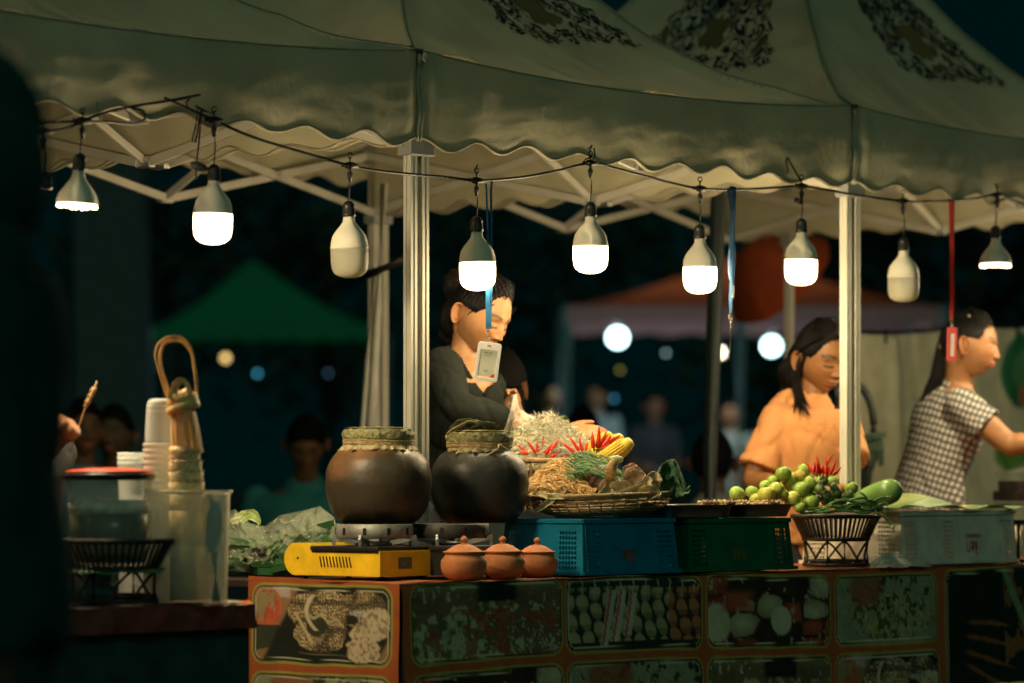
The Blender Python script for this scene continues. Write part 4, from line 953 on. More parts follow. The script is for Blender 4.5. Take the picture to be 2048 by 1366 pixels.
# --- shredded papaya
pm_ = vcm('papaya_shreds', .6, var=.02)
m = MB(); pcx = LN(1092, .13); PB = 1.070; RX, PH = .172, .146
def mound(q, t):   # t 0 centre ..1 edge
    return Vector((pcx.x + RX * t * math.cos(q) * (1 + .12 * math.cos(2 * q + 1)), pcx.y + RX * t * math.sin(q), PB + PH * (1 - t ** 1.5) * (1 + .10 * nz((q, t * 3, 0)))))
m.grid(lambda u, v: mound(u * 6.2832, v) - Vector((0, 0, .008)), 40, 12, col=(.93, .90, .74))
for k in range(4200):
    q = U(0, 6.283); t = math.sqrt(R()) * 1.04; p = mound(q, t) + Vector((0, 0, U(-.004, .006))); L = U(.024, .055)
    d = Vector((math.cos(q + U(-2.2, 2.2)), math.sin(q + U(-2.2, 2.2)), U(-.75, .25))).normalized()
    c = [(.96, .92, .74), (.95, .91, .66), (.97, .94, .80), (.95, .76, .42), (.86, .90, .58)][int(R() ** 1.6 * 5)]
    bend = Vector((U(-1, 1), U(-1, 1), U(-1, .3))) * .006
    if R() < .02: d = Vector((U(-1, 1), U(-.5, .5), U(.3, 1))).normalized()
    m.tube([p - d * L / 2, p + bend * .6, p + d * L / 2 + bend], [.0009, .0016, .0007], n=4, flat=.55, cap=False, col=c)
o = m.build('shredded_papaya', pm_); tag(o, 'tall heap of pale shredded papaya before the black-clad vendor', 'shredded papaya', kind='stuff')
m = MB()
for k in range(260):       # greens and shreds at the left of the heap
    px = U(962, 1042); p = LN(px, U(.02, .20)); p.z = 1.088 + U(0, .028) * (1 - abs(px - 1005) / 70); d = Vector((U(-1, 1), U(-1, 1), U(-.4, .6))).normalized(); L = U(.012, .035)
    m.tube([p - d * L / 2, p + Vector((0, 0, .003)), p + d * L / 2], [.0012, .0025, .0008], n=4, flat=.5, col=[(.10, .26, .06), (.20, .36, .10), (.70, .72, .42), (.45, .52, .25)][int(R() * 4)])
tag(m.build('chopped_greens', vcm('greens')), 'loose chopped green and white shreds between the black pot and papaya heap', 'chopped greens', kind='stuff')
m = MB()
for x, z, dx in ((1118, 838, 20), (1130, 842, -14), (1098, 846, -18)):
    c = W(x, z, pcx.y - .01); leafstrip(m, [c, c + Vector((dx * .0006, -.003, .008)), c + Vector((dx * .0013, -.004, .002))], .006, .4, (.25, .42, .10), seed=x)
o = m.build('herb_leaf', vcm('greens')); tag(o, 'small green leaf sprig on the peak of the papaya heap', 'herb sprig')
# --- chillies
chm = M('chilli_red', (.62, .030, .012), .22, var=.15, vscale=60, spec=.6); chg = M('stalk_green', (.10, .20, .04), .6)
def chilli(px, py, d, ang, L, label, group, bend=.2, r=.0050, lean=0):
    """base at pixel, pointing at angle (deg from +x, anticlockwise) in the picture plane"""
    p = W(px, py, d); L = L / F * d; a = rad(ang); pts = []
    root = empty('chilli', p, label, 'chilli', group)
    for i in range(9):
        t = i / 8; aa = a + bend * (t - .3); q = (p if i == 0 else pts[-1]) + (Vector((math.cos(aa), lean, math.sin(aa))).normalized() * L / 8 if i else Vector((0, 0, 0))); pts.append(q)
    m = MB(); m.tube(pts, [r * .6, r * 1.0, r * 1.05, r, r * .9, r * .75, r * .55, r * .32, r * .08], n=10); m.build('body', chm, root)
    dd = (pts[1] - pts[0]).normalized(); m = MB(); m.tube([p - dd * .012, p - dd * .004, p + dd * .002], [.0012, .0018, r * .65], n=7); m.build('stalk', chg, root)
D_ = pcx.y - .155
for i, (x, y, a, L, bd) in enumerate([(1072, 909, 118, 34, .3), (1078, 912, 100, 30, -.2), (1084, 912, 84, 42, .2), (1090, 912, 62, 32, -.3), (1094, 913, 55, 46, .1), (1066, 910, 150, 40, -.2), (1100, 914, 25, 20, .3), (1058, 908, 165, 22, .3)]):
    chilli(x, y, D_ + .02 * (i % 3), a, L, 'slim red chilli fanned upright in front of the papaya heap, behind the noodles', 'chillies fanned before the papaya', bd)
for i, (x, y, a, L, bd) in enumerate([(1160, 905, 122, 42, .2), (1166, 906, 105, 36, -.2), (1152, 908, 140, 40, .1), (1172, 903, 78, 20, .2), (1140, 913, 175, 24, .2)]):
    chilli(x, y, D_ + .02 * (i % 2) + .02, a, L, 'red chilli between the papaya heap and the corn', 'chillies between papaya and corn', bd)
for i, (x, y, a, L, bd) in enumerate([(1188, 899, 98, 36, -.2), (1194, 900, 82, 50, .25), (1198, 900, 66, 44, .2), (1203, 896, 50, 34, .2), (1208, 894, 38, 42, -.1), (1214, 890, 33, 34, .2), (1204, 902, 45, 26, 0)]):
    chilli(x, y, D_ - .03 + .012 * (i % 3), a, L, 'bright red chilli in the bunch leaning on the corn cobs', 'chillies leaning on the corn', bd, r=.0064)
# --- corn
def corn(p0, p1, r, label):
    root = empty('corn_cob', p0, label, 'corn cob', 'corn cobs'); ax = (p1 - p0); L = ax.length; t = ax.normalized(); n, u = frame(t); m = MB()
    m.tube([p0 + t * L * k for k in (0, .1, .5, .85, .96, 1)], [r * .8, r * .92, r * .95, r * .82, r * .6, r * .2], n=20, col=(.80, .55, .08))
    nr = 18; nk = int(L / .0055)
    rf = lambda s: r * (1.0 if s < .6 else max(.15, 1 - ((s - .6) / .4) ** 2.4))
    for i in range(nk):
        s = (i + .5) / nk; rr = rf(s)
        for j in range(nr):
            q = 2 * math.pi * (j + .5 * (i % 2) * 0) / nr; c = p0 + t * L * s + (n * math.cos(q) + u * math.sin(q)) * rr
            if (n * math.cos(q) + u * math.sin(q)).dot(Vector((0, -1, .6))) < -.6: continue
            mt = Matrix((t, (-n * math.sin(q) + u * math.cos(q)), (n * math.cos(q) + u * math.sin(q)))).transposed(); g = U(.85, 1.1)
            m.ell(c, (.0029, .0034 * rr / r * 1.2, .0026), 7, 5, mtx=mt, col=(.86 * g, .60 * g, .07 * g))
    m.build('kernels', vcm('corn_yellow', .35, var=.08, spec=.5), root)
DC = pcx.y - .12
corn(W(1182, 905, DC + .02), W(1222, 868, DC - .03), .021, 'yellow corn cob at the back, behind the chilli bunch')
corn(W(1192, 912, DC - .02), W(1246, 872, DC - .04), .021, 'middle yellow corn cob between two others')
corn(W(1205, 922, DC - .06), W(1264, 882, DC - .10), .0235, 'foremost yellow corn cob, its rounded tip pointing up right')
# --- fried noodles
nm = vcm('noodles', .38, var=.12, spec=.5); m = MB(); RN = random.Random(3)
def coil(c, r, turns, tiltm, col, thick=.0015):
    pts = []; n = int(16 * turns); ph = RN.uniform(0, 6.28)
    for i in range(n + 1):
        q = ph + i / 16 * 6.283; rr = r * (1 + .18 * math.sin(q * .37 + ph)); pts.append(c + tiltm @ Vector((rr * math.cos(q), rr * math.sin(q) * .9, .0022 * i / 16 + .002 * math.sin(q * 1.7))))
    m.tube(pts, thick, n=5, cap=False, col=col)
bed = nc.z + .03
def nh(px):   # top row of the noodle heap (pixel) across px
    xs = [1050, 1075, 1100, 1112, 1125, 1140, 1160, 1180, 1200]; ys = [968, 945, 922, 914, 918, 930, 940, 952, 975]; return float(np.interp(px, xs, ys))
for k in range(440):
    px = RN.uniform(1056, 1186); top = nh(px) + 12; py = RN.uniform(top, 985 if px > 1075 else 978); f = (py - top) / (990 - top); d = nc.y + .05 - .17 * f + RN.uniform(-.02, .02) - .0006 * (px - 1110) * 0
    c = W(px, py, d); tm = Euler((RN.uniform(.4, 1.5), RN.uniform(-.5, .5), RN.uniform(-.9, .9))).to_matrix(); g = RN.uniform(.75, 1.15)
    base = (.66, .40, .14) if RN.random() < .75 else (.74, .52, .24)
    coil(c, RN.uniform(.008, .019), RN.uniform(1.2, 3.2), tm, tuple(x * g for x in base))
m.ell(W(1118, 985, nc.y + .0), (.075, .07, .030), col=(.42, .25, .09))
tag(m.build('fried_noodles', nm), 'coiled golden fried noodles heaped in the wicker basket', 'fried noodles', kind='stuff')
# --- green vegetable heap
m = MB(); gm = vcm('greens')
for k in range(420):
    px = RN.uniform(1135, 1262); t = (px - 1135) / 127; top = 903 + 26 * abs(t - .28) * 1.4 + (20 if t > .75 else 0); py = RN.uniform(top, top + 42); d = nc.y + .03 - .12 * (py - top) / 42
    p = W(px, py, d); a = RN.uniform(-.8, .4); dv = Vector((math.cos(a), RN.uniform(-.5, .2), math.sin(a))).normalized(); L = RN.uniform(.02, .045); g = RN.uniform(.6, 1.4)
    col = [(.045, .15, .03), (.08, .22, .05), (.16, .30, .08), (.03, .09, .02)][RN.randrange(4)]
    m.tube([p - dv * L / 2, p + Vector((0, 0, .006 * RN.random())), p + dv * L / 2 + Vector((0, 0, -.005))], [.0008, .0016, .0008], n=4, flat=.7, cap=False, col=tuple(x * g for x in col))
m.ell(W(1195, 945, nc.y + .0), (.06, .05, .025), col=(.03, .08, .02))
tag(m.build('green_herbs', gm), 'heap of fine green herbs between the noodles and the corn', 'green herbs', kind='stuff')
m = MB(); leafstrip(m, [W(1222, 958, nc.y - .10), W(1222, 938, nc.y - .11), W(1232, 918, nc.y - .10)], .016, -.5, (.48, .30, .12), seed=2, nrm=(0, -1, 0))
tag(m.build('dried_leaf', lw_, solid=.0008), 'orange-brown leaf standing up in front of the green herbs', 'leaf')
m = MB(); q = W(1232, 919, nc.y - .02); m.ell(q, (.020, .014, .012), col=(.30, .34, .16)); tag(m.build('small_eggplant', gm), 'pale green oval vegetable beneath the foremost corn cob', 'vegetable')
# --- dried leaf parcels
PARC = [(1188, 950, 20, (.36, .22, .14)), (1200, 965, 22, (.20, .12, .08)), (1222, 972, 24, (.42, .30, .18)), (1246, 985, 24, (.46, .36, .20)), (1272, 962, 24, (.40, .28, .17)), (1262, 940, 15, (.38, .24, .15)),
        (1290, 975, 24, (.50, .38, .22)), (1306, 962, 20, (.46, .34, .19)), (1276, 990, 26, (.36, .30, .15)), (1240, 998, 20, (.34, .30, .14)), (1300, 990, 22, (.40, .32, .16)), (1210, 994, 22, (.30, .28, .12)), (1268, 948, 18, (.44, .30, .2))]
for i, (x, y, s, c) in enumerate(PARC):
    m = MB(); d = nc.y - .02 - .09 * (y - 940) / 50 + .0; a = U(.3, 1.4) * (1 if i % 2 else 1); k = s / F * d; p = W(x, y, d)
    e = Vector((math.cos(a), -.1, math.sin(a)))
    leafstrip(m, [p - e * k, p + Vector((0, -.01, 0)), p + e * k], k * .75, U(.5, 1.2), c, seed=i * 3.1, nrm=(U(-.3, .3), -1, .3), jag=.5)
    leafstrip(m, [p - e * k * .8 + Vector((0, .01, 0)), p + Vector((.004, .0, .004)), p + e * k * .9 + Vector((.006, .01, -.004))], k * .6, -U(.4, .9), tuple(q * .8 for q in c), seed=i * 2.3 + 1, nrm=(U(-.5, .5), -1, 0), jag=.5)
    o = m.build('leaf_parcel', lw_, solid=.0008); tag(o, 'crumpled dry brown leaf parcel at the right side of the noodle basket', 'leaf parcel', 'dry leaf parcels in the basket')
m = MB()
m.grid(lambda u, v: Vector((nc.x + (.17 * v) * math.cos(u * 6.2832), nc.y + .15 * v * math.sin(u * 6.2832), nc.z + .026 + .02 * v + .010 * nz((u * 9, v * 4, 1)))), 60, 10, col=lambda u, v: (.07 + .05 * math.sin(u * 40) ** 2, .08, .03))
tag(m.build('lining_leaf', lw_, solid=.0008), 'dark leaves lining the noodle basket under the food', 'lining leaf')
# leaf hanging over the front rim at left
m = MB(); dz = nc.y - .17
leafstrip(m, [W(1066, 986, nc.y - .08), W(1090, 992, dz), W(1102, 1000, dz - .01), W(1088, 1012, dz - .02), W(1066, 1026, dz - .02)], .011, .5, (.44, .36, .18), seed=4, nrm=(0, -1, .4), jag=.5)
leafstrip(m, [W(1058, 988, nc.y - .09), W(1100, 995, dz - .005), W(1150, 994, dz)], .013, .4, (.34, .31, .14), seed=9, nrm=(0, -.7, .7), jag=.4)
tag(m.build('dried_leaf', lw_, solid=.001), 'torn dry leaf hanging over the front left rim of the noodle basket', 'leaf')
# large dark green leaf at the right end
m = MB()
def bigleaf(u, v):
    x = 1298 + 82 * u; topy = np.interp(u, [0, .25, .45, .62, .75, .9, 1], [985, 935, 920, 918, 935, 975, 968]); boty = np.interp(u, [0, .5, .8, 1], [990, 996, 994, 984]); y = topy + (boty - topy) * v
    d = nc.y - .05 + .05 * math.sin(u * 3) + .02 * nz((u * 5, v * 4, 0)) - .03 * v; return W(x + 3 * nz((u * 6, v * 5, 3)), y + 3 * nz((u * 14, v, 3)), d)
m.grid(bigleaf, 40, 26, col=lambda u, v: tuple(c * (1 + .5 * nz((u * 14, v * 10, 0))) for c in (.022, .075, .028)))
tag(m.build('banana_leaf', lw_, solid=.0012), 'dark green crinkled leaf rising at the right end of the noodle basket', 'leaf')
m = MB(); q = W(1408, 1002, 10.6)
# ================================================================ tray contents
for i, (root, cx, cy, la, lb, zt) in enumerate(trays):
    m = MB()
    m.grid(lambda u, v: AB(cx + la * .45 * (2 * u - 1), cy + lb * .45 * (2 * v - 1), zt - .003 + .004 * nz((u * 12, v * 9, i))), 40, 30, col=lambda u, v: tuple(c * (1 + .4 * nz((u * 30, v * 20, 2))) for c in (.30, .20, .09)))
    if i:
        for k in range(260): 
            p = AB(cx + U(-.42, .42) * la, cy + U(-.45, .3) * lb, zt + U(-.002, .010)); m.ell(p, (U(.003, .006), U(.003, .006), U(.002, .005)), 6, 5, col=[(.50, .34, .15), (.60, .46, .24), (.30, .16, .07), (.34, .30, .12)][int(R() * 4)])
    tag(m.build('cooked_food', vcm('cooked', .5)), ['brown sauce layer filling the tray nearer the noodles', 'crumbled brown food filling the tray beside the tomatoes'][i], 'cooked food', kind='stuff')
for x, y in ((1420, 996), (1432, 997), (1412, 999), (1458, 999), (1465, 1000), (1545, 1002), (1553, 1000)):
    m = MB(); p = W(x, y, 10.66 if x < 1500 else 10.85); p.z = TRZ + .040
    m.ell(p, (.010, .009, .006), 10, 8, col=(.14, .07, .04)); 
    for k in range(6): m.tube([p, p + Vector((.016 * math.cos(k + .3), -.006, .004 + .008 * math.sin(k)))], [.002, .0008], n=5, col=(.30, .16, .09))
    tag(m.build('shellfish', vcm('shellfish', .35)), 'small dark reddish shellfish lying on top of a metal tray', 'shellfish', 'shellfish on the trays')
# ================================================================ green tomatoes, eggplants, beans, gourd
TOM = [(1567, 948, 15.5, 0, 0), (1580, 963, 18.5, 1, 1), (1546, 964, 12.5, 0, 1), (1530, 972, 11, 0, 1), (1553, 980, 16, 1, 0), (1533, 989, 17, 1, 0), (1474, 988, 15, 0, 0), (1504, 984, 12.5, 0, 1), (1565, 988, 12, 1, 0), (1586, 998, 15, 1, 0),
       (1602, 980, 16, 0, 0), (1600, 953, 12.5, 2, 0), (1608, 941, 13, 0, 1), (1619, 968, 15.5, 0, 0), (1622, 1006, 16, 0, 0), (1622, 994, 12, 0, 1), (1600, 1015, 11, 0, 0), (1665, 963, 13, 0, 1), (1703, 976, 13, 0, 0), (1681, 977, 11, 3, 1), (1566, 1004, 11, 1, 1), (1640, 985, 14, 0, 1), (1655, 1000, 14, 0, 1), (1680, 1004, 14, 0, 1), (1640, 965, 13, 0, 1), (1590, 975, 14, 0, 1), (1544, 1004, 13, 0, 1), (1512, 1000, 13, 1, 1)]
tcol = [(.26, .36, .06), (.46, .46, .08), (.46, .34, .07), (.50, .20, .05)]
names_ = ['glossy green tomato in the heap on the wicker stand', 'yellowish green tomato in the heap on the wicker stand', 'yellow ripening tomato near the top of the heap', 'orange ripening tomato beside the eggplants']
for i, (x, y, r, c, bk) in enumerate(TOM):
    d = 11.02 + (.05 if bk else 0) + .0011 * (x - 1560) - .0016 * (y - 980); k = 1.1 * r / F * d; p = W(x, y, d); m = MB(); mt = Euler((U(-.6, .6), U(-.6, .6), U(0, 6))).to_matrix(); cb = tcol[c]; g = U(.85, 1.15)
    root = empty('tomato', p, names_[c], 'tomato', 'green tomatoes on the stand')
    m.ell(p, (k, k, k * .93), 28, 18, mtx=mt, fn=lambda dd: 1 + .012 * math.cos(5 * math.atan2(dd.y, dd.x)) * (1 - dd.z ** 2) - .12 * math.exp(-(1 - dd.z) * 14))
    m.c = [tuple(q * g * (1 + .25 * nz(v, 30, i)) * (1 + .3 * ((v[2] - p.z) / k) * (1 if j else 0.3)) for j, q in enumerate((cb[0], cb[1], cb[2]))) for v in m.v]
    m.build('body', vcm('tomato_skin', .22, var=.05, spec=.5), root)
    if i in (1, 5, 0, 13, 14, 18, 9):
        m = MB(); cpos = p + mt @ Vector((0, 0, k * .84)) if i != 1 else p + Vector((.001, -k * .8, -k * .62))
        n_ = (cpos - p).normalized(); a_, b_ = frame(n_)
        for j in range(5):
            q = j * 1.257; e = a_ * math.cos(q) + b_ * math.sin(q); m.tube([cpos, cpos + e * .006 + n_ * .002, cpos + e * .011 - n_ * .0005], [.0022, .0018, .0004], n=5, flat=.5)
        m.tube([cpos, cpos + n_ * .007], .0014, n=6); m.build('calyx', M('calyx', (.05, .08, .02), .7), root)
for i, (x, y, r) in enumerate([(1640, 978, 11), (1651, 992, 13), (1673, 986, 12), (1685, 998, 9), (1698, 990, 10), (1704, 1000, 8), (1668, 974, 9), (1636, 996, 8), (1648, 962, 9)]):
    d = 11.0 + .0011 * (x - 1560); k = r / F * d; p = W(x, y, d); root = empty('eggplant', p, 'small round dark green striped eggplant with stem, right of the tomatoes', 'small eggplant', 'small round eggplants'); m = MB(); m.ell(p, (k, k, k), 20, 14)
    m.c = [tuple(q * (.4 + 1.1 * max(0, nz(v, 60, i) + .4)) for q in (.13, .19, .07)) for v in m.v]; m.build('body', vcm('eggplant_skin', .3), root)
    m = MB(); n_ = Vector((U(-.6, .6), -.5, .8)).normalized(); a_, b_ = frame(n_); cpos = p + n_ * k * .9
    for j in range(5): e = a_ * math.cos(j * 1.257) + b_ * math.sin(j * 1.257); m.tube([cpos, cpos + e * .005, cpos + e * .009 - n_ * .003], [.003, .0022, .0004], n=5, flat=.5)
    m.tube([cpos, cpos + n_ * .01, cpos + n_ * .015 + Vector((.006, 0, .001))], [.0018, .0014, .0018], n=6); m.build('calyx', M('stem_pale', (.26, .24, .12), .6), root)
for i, (x, y, a, L, bd) in enumerate([(1634, 951, 92, 28, -.2), (1640, 951, 98, 42, .2), (1646, 951, 72, 50, -.5), (1652, 952, 88, 36, .1), (1630, 949, 128, 32, .1), (1638, 949, 60, 22, .3), (1657, 952, 62, 38, .35), (1664, 951, 38, 26, .3), (1654, 952, 75, 20, .2), (1626, 946, 80, 24, .1)]):
    chilli(x, y, 11.08 + .01 * (i % 3), a, L, 'red chilli in the upright bunch above the green tomatoes and eggplants', 'chillies above the tomatoes', bd, r=.0052)
bn = M('long_bean', (.055, .15, .035), .4, var=.3, vscale=30); bt_ = M('bean_tip', (.30, .38, .14), .5)
RB = random.Random(5)
BE = [[(1594, 1022), (1640, 1016), (1690, 1012), (1732, 1016), (1762, 1008)], [(1600, 1027), (1650, 1024), (1700, 1018), (1745, 1020), (1768, 1014)], [(1640, 1020), (1670, 1004), (1700, 1002), (1730, 1012), (1755, 998), (1772, 994)], [(1650, 1026), (1690, 1022), (1730, 1026), (1755, 1018)],
      [(1716, 982), (1730, 992), (1742, 1012), (1756, 1028), (1772, 1036), (1782, 1052)], [(1660, 1012), (1690, 998), (1722, 1006), (1740, 1000), (1762, 1012)], [(1680, 1024), (1716, 1006), (1740, 1002), (1764, 1020)], [(1622, 1026), (1668, 1014), (1712, 1024), (1760, 1020)],
      [(1670, 1018), (1705, 1008), (1735, 1020), (1768, 1006), (1776, 1012)], [(1700, 1000), (1728, 996), (1752, 1014), (1770, 1022)], [(1610, 1024), (1680, 1020), (1730, 1008), (1760, 1016)]]
for i, pth in enumerate(BE):
    m = MB(); d0 = 11.0; pts = smooth_path([tuple(W(x, y, d0 + .0004 * (x - 1600) + .012 * RB.uniform(-1, 1))) for x, y in pth], 6); root = empty('long_bean', pts[0], 'dark green long bean draped over the wicker stand under the tomatoes' if i != 4 else 'dark long bean hanging down past the right rim of the wicker stand', 'long bean', 'long beans on the wicker stand')
    k = len(pts); m.tube(pts, [.0035 + .0012 * math.sin(j * .9 + i) * .5 for j in range(k)], n=7); m.build('pod', bn, root)
    if i in (0, 2, 4, 5, 6, 8): m = MB(); m.tube([pts[-1], Vector(pts[-1]) + (Vector(pts[-1]) - Vector(pts[-2])).normalized() * .014], [.0034, .0026], n=7); m.build('tip', bt_, root)
def gourd():
    p0, p1 = W(1712, 1004, 11.32), W(1782, 982, 11.22); root = empty('gourd', p0, 'large smooth pale green gourd lying behind the beans by the white crate', 'gourd'); m = MB()
    m.tube([p0.lerp(p1, t) for t in (0, .05, .15, .4, .7, .9, 1.05, 1.16, 1.22, 1.25)], [.004, .020, .028, .033, .037, .038, .035, .026, .014, .002], n=36)
    m.c = [tuple(q * (1 + .35 * nz(v, 22, 3) + .25 * nz(v, 90, 3)) for q in (.16, .30, .07)) for v in m.v]; m.build('body', vcm('gourd_skin', .3, spec=.5), root)
    q = p0 - (p1 - p0).normalized() * .0
    m = MB(); m.tube([q, q - (p1 - p0).normalized() * .02], [.005, .004], n=8); m.build('stalk', chg, root)
gourd()
# ================================================================ right end: banana leaf, paper, mesh, grill
WZ = TZ + .008 + .158
m = MB()
def bl(u, v):
    x = 1790 + 255 * u; a = apx(x, -.36); b = -.375 + .36 * v; q = AB(a, b)
    z = WZ + .012 + .034 * math.exp(-((u - .30) / .16) ** 2) * math.sin(math.pi * min(1, v * 1.2 + .15)) + .026 * math.exp(-((u - .36) / .05) ** 2) * v + .006 * math.sin(u * 19) * (1 - v) - .012 * (v < .08) * math.exp(-((u - .33) / .14) ** 2) + .02 * max(0, v - .3) * (1 - u)
    return Vector((q.x, q.y, z + .003 * nz((u * 12, v * 6, 0))))
m.grid(bl, 110, 30, col=lambda u, v: tuple(c * (1 + .25 * math.sin(u * 260) * .3 + .3 * nz((u * 9, v * 5, 4))) for c in ((.20, .36, .09) if v < .15 else (.42, .50, .20))))
tag(m.build('banana_leaf', vcm('banana_leaf_green', .28, spec=.6, transl=.2), solid=.001), 'bright pale green banana leaf spread over the white crate', 'banana leaf')
m = MB()
m.grid(lambda u, v: LN(1738 + 92 * u, -.385 + .03 * v, z=TZ + .006 + .040 * (1 - v) * math.sin(math.pi * min(1, u * 1.05)) ** .7 + .006 * nz((u * 8, v * 5, 0)) + (.006 if u > .5 and v < .4 else 0)) - V3 * .06 * v, 16, 10)
tag(m.build('paper_bag', M('grey_paper', (.50, .47, .38), .8, bump=.2), smooth=False, solid=.0008), 'crumpled grey paper bag lying before the white crate', 'paper bag')
m = MB(); a_ = apx(2034, -.36)
for k in range(34):
    x = a_ + .008 + k * .016
    m.bar(AB(x, -.365, TZ + .01), AB(x + .05, -.365, TZ + .125), .002, .002); m.bar(AB(x, -.365, TZ + .125), AB(x + .05, -.365, TZ + .01), .002, .002)
o = empty('mesh_basket', AB(a_ + .3, -.2, TZ), 'black diamond mesh basket cut off by the right edge of the photo', 'mesh basket'); m.build('mesh_wall', blackp, o, smooth=False)
m = MB(); m.bar(AB(a_, -.365, TZ + .13), AB(a_ + .6, -.365, TZ + .13), .012, .014); m.bar(AB(a_, -.365, TZ + .01), AB(a_ + .6, -.365, TZ + .01), .010, .012)
m.bar(AB(a_, -.365, TZ + .13), AB(a_, -.1, TZ + .13), .012, .014); m.bar(AB(a_, -.365, TZ + .01), AB(a_, -.1, TZ + .01), .01, .012); m.bar(AB(a_, -.365, TZ + .01), AB(a_, -.365, TZ + .13), .008, .008); m.build('rim', blackp, o, smooth=False)
for k in range(3):
    m = MB(); p = AB(a_ + .05 + .05 * k, -.30 + .02 * k, TZ + .06); m.tube([p + Vector((0, 0, -.05)), p + Vector((.01, 0, .055))], [.018, .012], n=12); tag(m.build('root_vegetable', M('pale_root', (.60, .50, .36), .6)), 'pale root vegetable standing inside the black mesh basket', 'vegetable', 'pale vegetables in the mesh basket')
# small metal grill box and tongs at the far right
gd = 12.95; o = empty('grill', W(2050, 1000, gd), 'dark metal grill box at the right edge before the patterned-blouse vendor', 'grill')
m = MB(); m.box(W(2070, 972, gd), (.20, .16, .036), .3); m.box(W(2066, 992, gd), (.22, .17, .034), .3); m.build('fire_box', M('grill_metal', (.10, .09, .075), .4, metal=.7, var=.4), o, smooth=False, bevel=.003)
m = MB(); m.box(W(2062, 1010, gd), (.20, .15, .012), .3); m.build('shelf', steel, o, smooth=False)
for dx in (-.08, .08):
    m = MB(); q = W(2066, 1010, gd); m.tube([(q.x + dx, q.y, .0), (q.x + dx, q.y, q.z)], .010, n=8); m.build('leg', steel, o)
m = MB(); m.bar(W(1990, 948, gd - .12), W(2080, 934, gd - .1), .012, .007); m.bar(W(1992, 945, gd - .10), W(2080, 940, gd - .08), .012, .004); tag(m.build('tongs', M('tongs_metal', (.5, .48, .4), .35, metal=.8), smooth=False), 'metal tongs lying across the grill at the right edge', 'tongs')
# ================================================================ left table objects
clearp = M('clear_plastic', (.85, .88, .82), .12, var=.0, alpha=.22, spec=.6)
milky = M('milky_plastic', (.80, .78, .62), .45, var=.06, vscale=8, alpha=.50, spec=.4)
bz = jc.z + .148 * .55 + .012
# jar with red lid
jx = W(219, 1000, jc.y); jr = .104
root = empty('jar', (jx.x, jx.y, bz), 'clear plastic jar of dark drink with a flat red lid, on the wicker stand', 'jar')
m = MB(); m.lathe(smooth_path([(.078, .0), (.084, .004), (.092, .07), (.0985, .16), (.1015, .196), (.1015, .203)], 4), (jx.x, jx.y, bz), 64, capends=False); m.build('wall', M('jar_clear', (.8, .85, .8), .08, var=0, alpha=.16, spec=.8), root)
m = MB(); m.lathe([(.0, .003), (.078, .003), (.084, .01), (.0905, .072), (.095, .118), (.0, .118)], (jx.x, jx.y, bz), 48); m.build('drink', M('dark_drink', (.10, .10, .055), .25, var=.5, vscale=18), root)
m = MB(); m.lathe([(.0, .1185), (.0952, .1185), (.0968, .144), (.085, .147), (.0, .148)], (jx.x, jx.y, bz), 48)
for k in range(140):
    q, r_ = U(0, 6.28), .09 * math.sqrt(R()); m.ell((jx.x + r_ * math.cos(q), jx.y + r_ * math.sin(q), bz + .147), (.006, .006, .004), 7, 5)
m.build('foam', M('foam', (.75, .72, .58), .7, var=.3, vscale=50), root)
m = MB(); m.lathe([(.0, .1705), (.104, .1705), (.1085, .175), (.1095, .182), (.105, .187), (.0, .187)], (jx.x, jx.y, bz + .027), 64); lid = m.build('lid', M('lid_dark_rim', (.012, .014, .014), .3), root)
m = MB(); m.lathe([(.0, .1865), (.105, .1878), (.103, .1925), (.085, .195), (.05, .199), (.0, .2005)], (jx.x, jx.y, bz + .027), 64); m.build('lid_top', M('lid_red', (.62, .06, .02), .35, var=.1), lid)
# green leaf under the jar
m = MB(); m.grid(lambda u, v: Vector((jc.x - .13 + .25 * u, jc.y - .12 + .23 * v, bz - .008 + .008 * nz((u * 5, v * 5, 2)) - .02 * abs(v - .5))), 24, 16); tag(m.build('leaf', M('leaf_dark_green', (.04, .16, .04), .5, var=.3), solid=.001), 'green leaf lining the wicker stand under the jar', 'leaf')
# stacked cups
def cup_stack(px, d, ytop, yrim, ybot, rtop, rrim, label, nrim, up=True, group=None):
    c = W(px, yrim, d); root = empty('cup_stack', W(px, ybot, d), label, 'cup stack', group)
    z0, z1, zt = W(px, ybot, d).z, c.z, W(px, ytop, d).z
    m = MB(); h = zt - z1
    m.lathe(smooth_path([(rtop * 1.12, z1), (rtop * 1.10, z1 + h * .2), (rtop * 1.03, z1 + h * .6), (rtop * .95, z1 + h * .86), (rtop * .80, z1 + h * .96), (rtop * .45, z1 + h * 1.0), (.001, z1 + h * .985)], 4), (c.x, c.y, 0), 40, capends=False); m.build('top_cup', M('cup_clear', (.88, .90, .86), .15, var=.03, alpha=.42, spec=.8), root)
    m = MB()
    for k in range(7): m.lathe([(rtop * (1.10 - .02 * k), z1 + h * (.10 + .12 * k)), (rtop * (1.11 - .02 * k), z1 + h * (.11 + .12 * k)), (rtop * (1.10 - .02 * k), z1 + h * (.12 + .12 * k))], (c.x, c.y, 0), 36, capends=False)
    m.build('inner_cup', M('cup_ridge', (.85, .85, .75), .3, alpha=.75), root)
    m = MB(); pr = []; n = nrim; dz = (z1 - z0) / n
    for k in range(n):
        z = z0 + dz * k; pr += [(rrim * .93, z), (rrim * .95, z + dz * .25), (rrim, z + dz * .35), (rrim * 1.01, z + dz * .55), (rrim, z + dz * .75), (rrim * .94, z + dz * .85)]
    m.lathe(pr, (c.x, c.y, 0), 40); m.build('nested_cups', M('cup_rims', (.86, .86, .76), .25, var=.04, alpha=.72, transl=.1), root)
    return root
